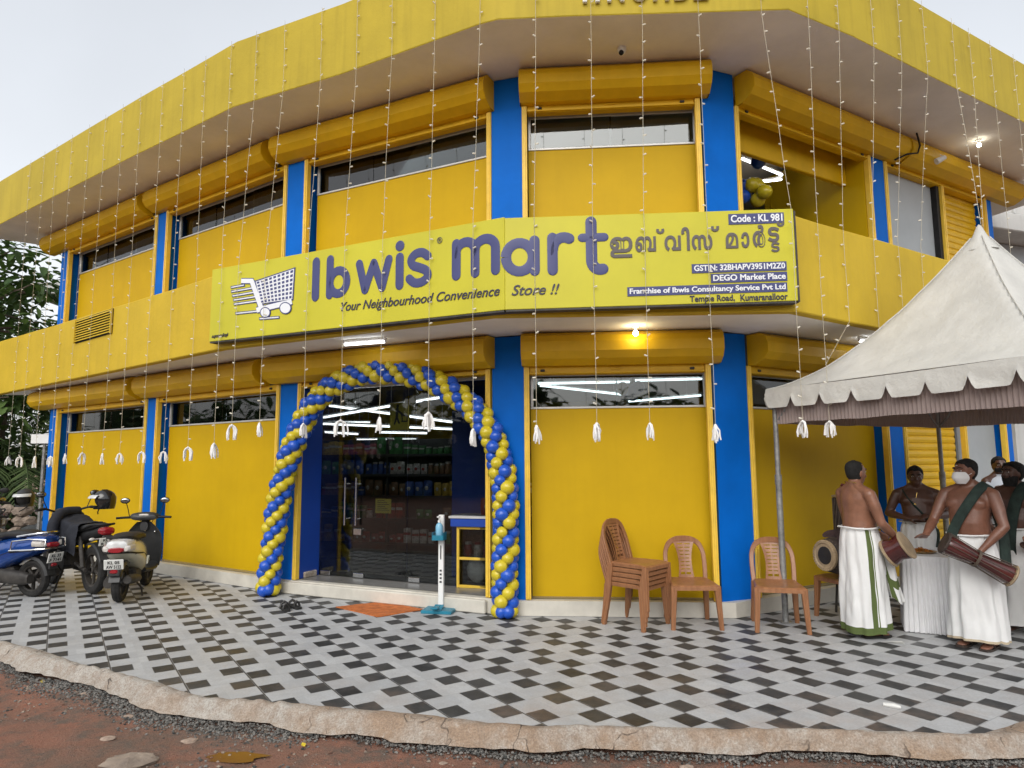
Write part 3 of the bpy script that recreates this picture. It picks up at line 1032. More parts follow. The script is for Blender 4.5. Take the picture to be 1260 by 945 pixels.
# louvred vent let into the parapet
XL = FR((-9.845, 12.849), LOW[1])
b_ = MB()
b_.box((3.57, -0.012, 3.545), (4.94, 0.02, 3.925), 0.004, 0, XL)
vent = part('vent', b_, 'black', par)
b_ = MB()
for k in range(9):
    z = 3.562 + k * 0.040
    b_.add([(3.59, -0.035, z), (4.92, -0.035, z), (4.92, -0.013, z + 0.024), (3.59, -0.013, z + 0.024), (3.59, -0.035, z + .007), (4.92, -0.035, z + .007), (4.92, -0.013, z + 0.031), (3.59, -0.013, z + 0.031)],
           [(0, 1, 2, 3), (4, 7, 6, 5), (0, 4, 5, 1), (3, 2, 6, 7), (0, 3, 7, 4), (1, 5, 6, 2)], 0, False, XL)
for u in (3.57, 4.92):
    b_.box((u, -0.04, 3.545), (u + 0.02, -0.0125, 3.925), 0, 0, XL)
part('vent_slats', b_, 'yel_par', vent)
# dark louvre closing the end of the balcony
XE = FR((5.38, 7.98), (7.9, 9.68))
b_ = MB()
M['brown'] = mat("brown slat", (0.10, 0.06, 0.03), 0.6, 0.15, 6)
for k in range(12):
    b_.box((0, 0, 3.0 + k * 0.085), (3.0, 0.03, 3.045 + k * 0.085), 0.004, 0, XE)
part('balcony_louvre', b_, 'brown', bld)

# raised white letters on the roof band, above the top of the frame
b_ = MB()
XR = FR((0.594, 6.276), (2.766, 6.198))
b2 = MB()
_x = [(0.14, 0.17, 'H'), (0.385, 0.17, 'N'), (0.63, 0.15, 'U'), (0.84, 0.16, 'H'), (1.05, 0.14, 'B'), (1.24, 0.15, 'L')]
for (u, w, ch) in _x:
    text_mesh(b2, ch, u, 6.168, w, 0.26, XR, 0.035, 0, 0.04, 0, -0.005)
part('roof_lettering', b2, 'white', bld)

# loose black cables hanging by the shutter boxes
b_ = MB()
b_.tube([F[4] @ Vector(p) for p in ((3.62, -0.28, 6.03), (3.60, -0.30, 5.97), (3.66, -0.29, 5.86), (3.60, -0.285, 5.74), (3.42, -0.24, 5.70), (3.36, -0.1, 5.66))], 0.012, 6)
b_.tube([F[0] @ Vector(p) for p in ((-0.9, -0.9, 6.03), (-0.7, -0.6, 5.75), (-0.4, -0.3, 5.72))], 0.006, 6)
part('cable', b_, 'black', bld)

# glass entrance
X = F[2]
def leaf(u0, u1, y_, handle=None, z1=2.57):
    b2_ = MB(); b2_.box((u0, y_, ZP + 0.012), (u1, y_ + 0.010, z1), 0.002, 0, X)
    d_ = part('glass_door', b2_, 'doorglass', bld)
    b2_ = MB()
    b2_.box((u0 + 0.03, y_ - 0.012, ZP + 0.008), (u0 + 0.19, y_ + 0.022, ZP + 0.065), 0.004, 0, X)
    part('patch_fitting', b2_, 'steel', d_)
    if handle:
        b2_ = MB()
        b2_.tube([(handle, y_ - 0.05, 0.82), (handle, y_ - 0.05, 1.42)], 0.014, 8, 0, True, X)
        for z in (0.90, 1.34):
            b2_.tube([(handle, y_ - 0.05, z), (handle, y_ + 0.01, z)], 0.008, 6, 0, True, X)
        part('door_handle', b2_, 'steel', d_)
    return d_
leaf(0.345, 0.872, 0.40, 0.79)
leaf(0.878, 1.705, 0.40, 0.965)
leaf(1.712, 3.06, 0.404)
b_ = MB(); b_.box((0.91, 0.375, 0.70), (1.03, 0.425, 0.78), 0.006, 0, X); part('door_lock', b_, 'steel', bld)
b_ = MB(); b_.box((0.3, 0.385, 2.58), (3.07, 0.43, 2.64), 0.003, 0, X); part('door_header', b_, 'alu', bld)
b_ = MB()
b_.box((0.281, 0.02, ZP), (0.335, 0.42, 2.55), 0.003, 0, X)
part('door_jamb', b_, 'blue_dk', bld)
b_ = MB(); b_.box((0.13, 0.13, ZP - 0.001), (0.36, 0.36, ZP + 0.075), 0.012, 0, X); part('jamb_footing', b_, 'kerb', bld)
b_ = MB(); b_.box((3.00, 0.06, ZP), (3.09, 0.42, 2.55), 0.003, 0, X); part('door_jamb', b_, 'blue_dk', bld)
def catmull(P, n):
    out = []
    for i in range(len(P) - 1):
        p0, p1, p2, p3 = P[max(i - 1, 0)], P[i], P[i + 1], P[min(i + 2, len(P) - 1)]
        for k in range(n):
            f = k / n
            out.append(tuple(0.5 * (2 * p1[d] + (p2[d] - p0[d]) * f + (2 * p0[d] - 5 * p1[d] + 4 * p2[d] - p3[d]) * f * f + (3 * p1[d] - p0[d] - 3 * p2[d] + p3[d]) * f ** 3) for d in range(len(p1))))
    return out + [P[-1]]
# ------------------------------------------------------------------ sign board, folded round the corner
sg = thing('sign_board', "long lime yellow shop sign with navy lettering folded across the parapet", "sign", (0, 6.3, 0))
def onl(a, b, u, out):
    t = (Vector(b) - Vector(a)).normalized()
    return (a[0] + t.x * u + t.y * out, a[1] + t.y * u - t.x * out)
S_A = onl(LOW[1], LOW[2], -0.03, 0.125)
S_B = (-0.061, 6.031)
S_C = onl(LOW[2], LOW[3], 2.806, 0.125)
L1s = sqrt((S_B[0] - S_A[0]) ** 2 + (S_B[1] - S_A[1]) ** 2)
L2s = sqrt((S_C[0] - S_B[0]) ** 2 + (S_C[1] - S_B[1]) ** 2)
X1, X2 = FR(S_A, S_B), FR(S_B, S_C)
# tilted frames: the board rises and falls a little along its length
def tilt(X, z0, z1, L):
    return X @ Matrix(((1, 0, 0, 0), (0, 1, 0, 0), ((z1 - z0) / L, 0, 1, z0), (0, 0, 0, 1)))
T1 = tilt(X1, 3.047, 2.990, L1s)
T2 = tilt(X2, 2.990, 3.048, L2s)
HB = 0.88
for T, L, nm in ((T1, L1s, 0), (T2, L2s, 1)):
    b_ = MB(); b_.box((0.0 if nm == 0 else 0.002, 0.0, 0.0), (L - (0.002 if nm == 0 else 0), 0.085, HB - (0.01 if nm else 0)), 0.004, 0, T)
    part('sign_face', b_, 'sign', sg)
b_ = MB()
for T, L in ((T1, L1s), (T2, L2s)):
    b_.box((0.01, 0.004, -0.018), (L - 0.01, 0.10, -0.002), 0, 0, T)
b_.box((L2s + 0.002, 0.004, -0.01), (L2s + 0.02, 0.095, HB - 0.03), 0, 0, T2)
for u in (0.4, 1.6, 2.8): b_.box((u, 0.09, 0.2), (u + 0.04, 0.13, 0.24), 0, 0, T1)
part('sign_frame', b_, 'dirtydark', sg)

Y = -0.003
def O(T, y=-0.004): return T @ Matrix.Translation((0, y, 0))
# brand word in round-ended strokes (z measured from the lower edge of the board)
b_ = MB()
T = O(T1)
r = 0.050
bz = 0.318
T2L = T2 @ Matrix.Translation((-0.143, 0, 0))
def St(path, rr=r, tt=None): stroke(b_, path, rr, tt if tt is not None else T, 0.0022)
St([(1.665, bz + r), (1.665, bz + 0.485 - r)], 0.053)
St([(1.865, bz + r), (1.865, bz + 0.485 - r)])
St(arc(1.985, bz + 0.175, 0.115, 0.125, 180, -180, 22), 0.048)
for pq in ([(2.265, bz + 0.335), (2.345, bz + r)], [(2.345, bz + r), (2.455, bz + 0.32)], [(2.455, bz + 0.32), (2.565, bz + r)], [(2.565, bz + r), (2.648, bz + 0.335)]): St(pq, 0.047)
St([(2.785, bz + r), (2.785, bz + 0.335)], 0.050)
b_.sphere((2.785, 0, bz + 0.455), (0.056, 0.0022, 0.056), 14, 10, 0, T)
St(catmull([(3.125, bz + 0.305), (3.06, bz + 0.348), (2.98, bz + 0.345), (2.925, bz + 0.292), (2.95, bz + 0.232), (3.03, bz + 0.198), (3.105, bz + 0.160),
    (3.125, bz + 0.10), (3.06, bz + 0.052), (2.97, bz + 0.052), (2.905, bz + 0.10)], 5), 0.046)
part('brand_lettering', b_, 'navy', sg); b_ = MB()
bm_ = 0.335
St([(3.455, bm_ + r), (3.455, bm_ + 0.36)])
St([(3.455, bm_ + 0.26)] + arc(3.56, bm_ + 0.27, 0.105, 0.095, 160, 0, 10) + [(3.665, bm_ + r)], 0.048)
St([(3.665, bm_ + 0.26)] + arc(3.775, bm_ + 0.27, 0.11, 0.095, 160, 0, 10) + [(3.885, bm_ + r)], 0.048)
T = O(T2L)
ba = 0.305
St(arc(0.28, ba + 0.185, 0.125, 0.135, 180, -180, 22), 0.048, T)
St([(0.42, ba + 0.34), (0.42, ba + r)], 0.047, T)
St([(0.585, ba + r), (0.585, ba + 0.36)], 0.048, T)
St([(0.585, ba + 0.24)] + arc(0.69, ba + 0.255, 0.10, 0.105, 165, 60, 8), 0.050, T)
St([(0.945, ba + 0.50), (0.945, ba + 0.13)] + arc(1.025, ba + 0.13, 0.08, 0.085, 180, 285, 8), 0.052, T)
St([(0.86, ba + 0.35), (1.065, ba + 0.35)], 0.040, T)
part('brand_lettering', b_, 'navy', sg)
b_ = MB()
text_mesh(b_, "\u00ae", 3.235, 0.76 - 0.03, 0.06, 0.062, O(T1), 0.0, 0)
part('registered_mark', b_, 'greyprint', sg)
# slanted tagline
b_ = MB()
def slanttext(s, x0, z0, w, h, T, k, bold, dz=0.0):
    bb_ = MB(); text_mesh(bb_, s, 0, 0, w, h, Matrix.Identity(4), bold, k, 0.004)
    Q = T @ Matrix(((1, 0, 0, x0), (0, 1, 0, -0.003), (dz / w, 0, 1, z0), (0, 0, 0, 1)))
    b_.add([Q @ Vector(v) for v in bb_.v], bb_.f)
slanttext("Your Neighbourhood Convenience ", 2.03, 0.142, 1.90, 0.125, T1, 0.32, 0.014, -0.035)
part('tagline_lettering', b_, 'ink', sg); b_ = MB()
slanttext("Store !!", 0.205, 0.128, 0.44, 0.10, T2L, 0.32, 0.014, 0.0)
part('tagline_lettering', b_, 'ink', sg); b_ = MB()
slanttext("\u0d15\u0d41\u0d2e\u0d3e\u0d30\u0d28\u0d32\u0d4d\u0d32\u0d42\u0d7c", 0.05, 0.03, 0.28, 0.055, T1, 0.0, 0.012)
part('tagline_lettering', b_, 'ink', sg)
# malayalam name
b_ = MB()
T = O(T2L)
mal = [("\u0d07", 1.116, 0.452, 0.207, 0.20), ("\u0d2c", 1.349, 0.50, 0.190, 0.15), ("\u0d4d", 1.545, 0.668, 0.075, 0.05), ("\u0d35", 1.618, 0.50, 0.150, 0.15),
       ("\u0d3f", 1.775, 0.50, 0.075, 0.225), ("\u0d38", 1.868, 0.50, 0.190, 0.15), ("\u0d4d", 2.050, 0.672, 0.075, 0.055),
       ("\u0d2e", 2.180, 0.508, 0.115, 0.15), ("\u0d3e", 2.322, 0.508, 0.075, 0.15), ("\u0d7c", 2.428, 0.508, 0.115, 0.215),
       ("\u0d1f", 2.566, 0.555, 0.110, 0.145), ("\u0d1f", 2.592, 0.460, 0.080, 0.095), ("\u0d4d", 2.655, 0.700, 0.070, 0.05)]
for (ch, u, z, w, h) in mal:
    text_mesh(b_, ch, u, z, w, h, T, 0.034, 0, 0.003)
part('second_script_lettering', b_, 'greyprint', sg)
# small lines, white on navy strips
bars = [("Code : KL 981", 2.215, 0.735, 0.51, 0.10), ("GSTIN: 32BHAPV3951M2Z0", 1.86, 0.285, 0.865, 0.085),
        ("DEGO Market Place", 2.03, 0.188, 0.695, 0.085), ("Franchise of Ibwis Consultancy Service Pvt Ltd", 1.265, 0.088, 1.455, 0.085)]
for s_, u, z, w, h in bars:
    bb_ = MB(); bb_.box((u, -0.006, z), (u + w, -0.0005, z + h), 0, 0, T2L)
    st_ = part('text_strip', bb_, 'navy', sg)
    tb = MB(); text_mesh(tb, s_, u + 0.02, z + 0.016 - (0.012 if s_[0] == 'F' else 0), w - 0.035, h - 0.028 + (0.01 if s_[0] == 'F' else 0), O(T2L, -0.0065), 0.03)
    part('strip_lettering', tb, 'cartwhite', st_)
for s_, u, w in (("Temple Road,", 1.83, 0.41), ("Kumaranalloor", 2.29, 0.43)):
    b_ = MB(); text_mesh(b_, s_, u, 0.0 if s_[0] == 'T' else 0.012, w, 0.075 if s_[0] == 'T' else 0.062, O(T2L), 0.022); part('address_lettering', b_, 'ink', sg)
# speeding shopping cart emblem
def cz(x, y):
    """zoomed sketch coordinates to board coordinates"""
    Xp, Yp = 260 + x / 3.316, 250 + y / 3.316
    u = 0.39 + (x - 103) / 243 * 0.94
    z = 3.738 - 0.0095 * (Yp - 345) - 0.00172 * (Xp - 292)
    return (u, z - 3.047 + u * (3.047 - 2.990) / L1s)
T = O(T1, -0.003)
wb, nb = MB(), MB()
def poly(bm_, pts, y0, y1):
    P_ = [cz(*p) for p in pts]
    n = len(P_)
    vs = [(p[0], y0, p[1]) for p in P_] + [(p[0], y1, p[1]) for p in P_]
    bm_.add(vs, [tuple(range(n)), tuple(range(2 * n - 1, n - 1, -1))] + [(i, n + i, n + (i + 1) % n, (i + 1) % n) for i in range(n)], 0, False, T)
def thick(a, bb_, w):
    d = Vector((bb_[0] - a[0], bb_[1] - a[1])).normalized(); n = Vector((-d.y, d.x)) * w
    return [(a[0] + n.x, a[1] + n.y), (bb_[0] + n.x, bb_[1] + n.y), (bb_[0] - n.x, bb_[1] - n.y), (a[0] - n.x, a[1] - n.y)]
bas = [(197, 320), (350, 268), (346, 388), (222, 408)]
poly(nb, [(192, 316), (354, 262), (350, 392), (219, 412)], -0.0035, 0.001)
poly(wb, bas, -0.0055, -0.0036)
hb = MB()
for i in range(9):
    for j in range(7):
        q = []
        for (du, dv) in ((0.2, 0.2), (0.82, 0.2), (0.82, 0.8), (0.2, 0.8)):
            f, h_ = (i + du) / 9, (j + dv) / 7
            top = Vector(bas[0]).lerp(Vector(bas[1]), f); bot = Vector(bas[3]).lerp(Vector(bas[2]), f)
            q.append(tuple(top.lerp(bot, h_)))
        poly(hb, q, -0.0068, -0.0056)
for (a, c, w) in [((135, 317), (186, 317), 9), ((180, 317), (226, 432), 9), ((205, 436), (345, 398), 10)]:
    poly(nb, thick(a, c, w + 3.5), -0.0034 if w == 9 else -0.0032, 0.0012); poly(wb, thick(a, c, w), -0.0060 if a[0] != 180 else -0.0064, -0.0037)
for (c, rr) in [((241, 444), 18), ((321, 424), 20)]:
    poly(nb, [(c[0] + (rr + 4) * cos(2 * pi * k / 18), c[1] + (rr + 4) * sin(2 * pi * k / 18)) for k in range(18)], -0.0066, 0.0008)
    poly(wb, [(c[0] + rr * cos(2 * pi * k / 18), c[1] + rr * sin(2 * pi * k / 18)) for k in range(18)], -0.0080, -0.0067)
for (a, c) in [((90, 344), (150, 334)), ((92, 362), (196, 344)), ((97, 380), (200, 362)), ((103, 397), (205, 380)), ((106, 414), (212, 398)), ((115, 452), (210, 440)), ((216, 470), (298, 461))]:
    poly(nb, thick(a, c, 5.5), -0.0028, 0.0014); poly(wb, thick((a[0] + 3, a[1]), (c[0] - 3, c[1]), 2.2), -0.0045, -0.0029)
ce = part('cart_emblem', wb, 'cartwhite', sg)
part('cart_outline', nb, 'navy', ce)
part('cart_mesh', hb, 'navy', ce)

# ------------------------------------------------------------------ strings of fairy lights with cord tassels
STR = [(-8.439, 11.283, -9.165, 12.286, 1.705), (-7.968, 10.961, -8.692, 11.922, 1.7), (-7.586, 10.7, -8.094, 11.46, 1.695), (-7.122, 10.383, -7.54, 11.033, 1.69), (-6.631, 10.048, -7.057, 10.661, 1.723), (-6.202, 9.756, -6.53, 10.254, 1.729), (-5.758, 9.453, -5.949, 9.805, 1.71), (-5.336, 9.169, -5.499, 9.459, 1.705), (-4.857, 8.854, -4.969, 9.049, 1.72), (-4.417, 8.562, -4.48, 8.672, 1.713), (-3.998, 8.281, -3.987, 8.292, 1.756), (-3.531, 7.968, -3.423, 7.736, 1.781), (-3.14, 7.777, -3.173, 7.607, 1.987), (-2.722, 7.585, -2.786, 7.406, 1.993), (-2.206, 7.349, -2.209, 7.106, 1.965), (-1.735, 7.117, -1.755, 6.871, 1.984), (-1.295, 6.883, -1.311, 6.64, 1.993), (-0.791, 6.615, -0.796, 6.373, 2.02), (-0.301, 6.357, -0.359, 6.146, 1.847), (0.259, 6.266, 0.217, 6.02, 1.869), (0.812, 6.238, 0.755, 6.0, 1.886), (1.32, 6.22, 1.225, 5.98, 1.882), (1.874, 6.2, 1.798, 5.955, 1.863), (2.49, 6.178, 2.559, 5.92, 1.893), (3.0, 6.282, 2.963, 6.296, 1.908)]
SLAB = ["against the trees, farthest left of all", "against the trees, second from the left end", "against the trees beside the left corner pillar",
        "in front of the left corner pillar", "at the left edge of the far left bay", "left of the glossy helmet, far left bay", "over the glossy helmet, far left bay",
        "above the tail of the cream scooter", "on the light blue pillar between the left bays", "on the dark jamb above the cream scooter", "in the left third of the wide left panel", "in the right half of the wide left panel",
        "higher than others under the sign's cart", "just outside the left shoulder of the arch", "touching the upper left of the arch", "in the entrance by the left balloons",
        "in the middle of the entrance", "right of the yellow poster in the entrance", "by the right shoulder of the arch", "at the left edge of the middle panel",
        "over the stacked chairs on the middle panel", "over the single chair on the middle panel", "on the rail beside the wide blue pillar", "beside the left tip of the tent", "just in front of the tent valance"]
rs = random.Random(11)
bulb_mesh = None
def bulbm():
    global bulb_mesh
    if bulb_mesh is None:
        b2_ = MB()
        b2_.lathe([(0.0012, 0), (0.006, 0.002), (0.0075, 0.012), (0.0085, 0.026), (0.006, 0.033), (0.001, 0.036)], 7)
        bulb_mesh = mesh_from(b2_, 'wirebulb', 'bulb')
    return bulb_mesh
def tassel_mesh(seed):
    q = random.Random(seed)
    b2_ = MB()
    b2_.sphere((0, 0, 0), 0.014, 8, 6)
    wide = q.uniform(0.030, 0.058)
    yaw = q.uniform(0, pi)
    for k in range(13):
        sd_ = -1 if k % 2 else 1
        a = q.uniform(-0.5, 0.5)
        w = wide * q.uniform(0.55, 1.15) * sd_
        L = q.uniform(0.10, 0.145)
        oy = q.gauss(0, 0.016)
        path = [(0, 0, 0)]
        for f in (0.15, 0.35, 0.6, 0.8, 1.0):
            path.append((w * sin(f * pi * 0.62) + q.gauss(0, .003), oy * f + q.gauss(0, .003), -L * (f ** 1.25) + (0.022 * sin(f * pi)) ))
        ca, sa = cos(yaw * 0.5), sin(yaw * 0.5)
        path = [(p[0] * ca - p[1] * sa, p[0] * sa + p[1] * ca, p[2]) for p in path]
        b2_.tube(path, [0.004, 0.0065, 0.007, 0.0072, 0.0078, 0.006], 6)
    return mesh_from(b2_, 'tassel', 'tassel')
TAS = [tassel_mesh(s_) for s_ in range(9)]
def light_string(path, label, tassel=None):
    root = thing('light_string', label, 'string lights', path[0], 'strings of fairy lights')
    R0 = Vector(path[0])
    P = [Vector(p) for p in path]
    fine_ = []
    for a, c in zip(P, P[1:]):
        n = max(2, int((c - a).length / 0.12))
        for i in range(n):
            fine_.append(a.lerp(c, i / n))
    fine_.append(P[-1])
    ph = rs.uniform(0, 9)
    fine_ = [p + Vector((0.006 * noise.noise((ph, p.z * 1.5, 0)), 0.004 * noise.noise((ph, p.z * 1.5, 3)), 0)) for p in fine_]
    w = MB(); w.tube(fine_, 0.0026, 5)
    part('wire', w, 'wire', root)
    tot = 0; nxt = rs.uniform(0.02, 0.15)
    for a, c in zip(fine_, fine_[1:]):
        L = (c - a).length
        while tot + L > nxt:
            p = a.lerp(c, (nxt - tot) / L)
            o = bpy.data.objects.new('bulb', bulbm())
            o.parent = root
            COL.objects.link(o)
            o.location = p - R0
            ang = rs.choice((0.2, pi - 0.2, -0.4, pi + 0.4)) + rs.uniform(-.5, .5)
            o.rotation_euler = (rs.uniform(-0.2, 0.2), radians(75) * (1 if cos(ang) > 0 else -1) + rs.uniform(-.4, .4), rs.uniform(-.6, .6))
            nxt += 0.205 * rs.uniform(0.85, 1.15)
        tot += L
    if tassel is not None:
        o = bpy.data.objects.new('tassel', TAS[tassel % 9]); o.parent = root
        COL.objects.link(o)
        o.location = P[-1] - R0
        o.rotation_euler = (0, 0, rs.uniform(-0.8, 0.8)); s_ = rs.uniform(1.0, 1.28); o.scale = (s_, s_, s_)
    return root
for k, (ax_, ay_, bx_, by_, bz_) in enumerate(STR):
    top = 3.93 if (11 <= k <= 23) else 3.96
    pts = [(ax_, ay_, 6.94), (ax_, ay_, 6.02), (bx_, by_, top - 0.03), (bx_, by_, bz_ + 0.05)]
    if k == 24: pts = [(ax_, ay_, 6.94), (ax_, ay_, 6.02), (2.962, 6.28, top), (2.963, 6.28, bz_ + 0.05)]
    light_string(pts, "fairy light string whose white tassel hangs " + SLAB[k], k * 4 + (k // 3))
RT = [(3.408, 6.487), (3.915, 6.764), (4.371, 7.031), (4.819, 7.292), (5.371, 7.61), (5.71, 7.803), (6.152, 8.055), (6.669, 8.35)]
RL = ["fairy light string before the open upper bay ending slanted at the tent", "fairy light string before the right end of the open upper bay", "fairy light string across the grey upper board, left of two", "fairy light string across the grey upper board, right of two",
      "fairy light string slanting to the tent peak, left of two", "fairy light string meeting the tip of the tent peak", "fairy light string before the white house, left of two", "fairy light string before the white house at the right edge"]
def lowpt(x_, y_, out=0.03):
    a, c = LOW[3], LOW[4]
    t_ = (Vector(c) - Vector(a)).normalized()
    u = (Vector((x_, y_)) - Vector(a)).dot(t_)
    return onl(a, c, u, out)
PEAK = (4.61, 6.33, 3.86)
for k, (x_, y_) in enumerate(RT):
    if k < 4:
        q = lowpt(x_, y_)
        pts = [(x_, y_, 6.94), (x_, y_, 6.02), (q[0], q[1], 3.99 + 0.02 * k), (q[0], q[1], 2.97)]
        if k == 0: pts.append((q[0] - 0.32, q[1] - 0.12, 2.52))
        if k == 1: pts.append((q[0] - 0.2, q[1] - 0.3, 2.60))
    elif k < 6:
        pts = [(x_, y_, 6.94), (x_, y_, 6.02), (PEAK[0] + 0.01 * (k - 4), PEAK[1] + 0.03, PEAK[2] - 0.02)]
    else:
        pts = [(x_, y_, 6.94), (x_, y_, 6.02), (x_ + 0.02, y_, 2.6)]
    light_string(pts, RL[k], None)

# ------------------------------------------------------------------ balloon arch
M['bal_b'] = mat("blue balloon", (0.012, 0.085, 0.50), 0.28, 0.08, 9, coat=0.15)
M['bal_y'] = mat("yellow balloon", (0.58, 0.47, 0.02), 0.30, 0.08, 9, coat=0.15)
AB = FR((-2.981, 8.473), (-.091, 7.22))
arch = thing('balloon_arch', "arch of twisted blue and yellow balloons framing the glass entrance", 'balloon arch', (-1.5, 7.85, 0))
ctrl = [(-0.028, -0.05), (0.004, 0.467), (0.06, 0.941), (0.133, 1.34), (0.234, 1.679), (0.365, 1.988), (0.515, 2.235), (0.755, 2.475), (1.15, 2.635), (1.57, 2.675), (1.951, 2.625), (2.317, 2.50), (2.61, 2.333), (2.86, 2.11), (3.02, 1.864), (3.11, 1.594), (3.155, 1.311), (3.168, 0.905), (3.155, 0.5), (3.15, -0.05)]
cv = catmull(ctrl, 40)
acc = [0]
for a, c in zip(cv, cv[1:]): acc.append(acc[-1] + sqrt((c[0] - a[0]) ** 2 + (c[1] - a[1]) ** 2))
TOT = acc[-1]
def at_len(s_):
    import bisect
    i = max(1, min(len(acc) - 1, bisect.bisect(acc, s_)))
    f = (s_ - acc[i - 1]) / max(1e-9, acc[i] - acc[i - 1])
    a, c = cv[i - 1], cv[i]
    return Vector((a[0] + (c[0] - a[0]) * f, 0, a[1] + (c[1] - a[1]) * f)), Vector((c[0] - a[0], 0, c[1] - a[1])).normalized()
rb = random.Random(5)
def balloon(r):
    b2_ = MB()
    prof = [(0.001, -r * 1.22), (0.006, -r * 1.2), (0.004, -r * 1.13), (r * 0.30, -r * 1.02), (r * 0.62, -r * 0.80), (r * 0.90, -r * 0.42), (r, 0.02), (r * 0.93, r * 0.42), (r * 0.70, r * 0.76), (r * 0.38, r * 0.97), (0.001, r * 1.04)]
    b2_.lathe(prof, 16)
    return b2_
balls = []
STEP = 0.0895
nR = int(TOT / STEP)
for k in range(nR + 1):
    c, tdir = at_len(min(TOT - 0.001, 0.06 + k * (TOT - 0.1) / nR))
    s1 = Vector((tdir.z, 0, -tdir.x)); s2 = Vector((0, 1, 0))
    for j in range(4):
        a = j * pi / 2 + k * pi / 4 + rb.uniform(-.08, .08)
        rr = 0.069 * rb.uniform(0.88, 1.12)
        d = s1 * cos(a) + s2 * sin(a)
        p = AB @ (c + d * 0.082 + tdir * rb.uniform(-.008, .008))
        dw = (AB.to_3x3() @ d)
        balls.append((p, dw, rr, 'bal_b' if j % 2 else 'bal_y'))
CP = Vector((0, 0, 1.6))
balls.sort(key=lambda q: (q[0] - CP).length + (0.25 if q[1].dot(q[0] - CP) > 0 else 0))
base_b = {c: mesh_from(balloon(0.069), c, 'balloon') for c in ('bal_b', 'bal_y')}
aoff = OFF[arch.name]
rest = MB()
for n_, (p, d, rr, c) in enumerate(balls):
    if p.z < 0.07: p.z = 0.075
    R_ = d.to_track_quat('Z', 'Y').to_matrix().to_4x4()
    if n_ < 100:
        o = bpy.data.objects.new('balloon', base_b[c]); o.parent = arch
        COL.objects.link(o)
        o.matrix_local = Matrix.Translation(p - aoff) @ R_ @ Matrix.Scale(rr / 0.069, 4)
    else:
        bb_ = balloon(rr)
        rest.add(bb_.v, bb_.f, 0 if c == 'bal_b' else 1, True, Matrix.Translation(p) @ R_)
part('balloons', rest, ['bal_b', 'bal_y'], arch, kind='stuff')
fr_ = MB(); fr_.tube([AB @ Vector((p[0], 0, max(0.005, p[1]))) for p in cv[::6]], 0.012, 6)
part('arch_frame', fr_, 'steel', arch)

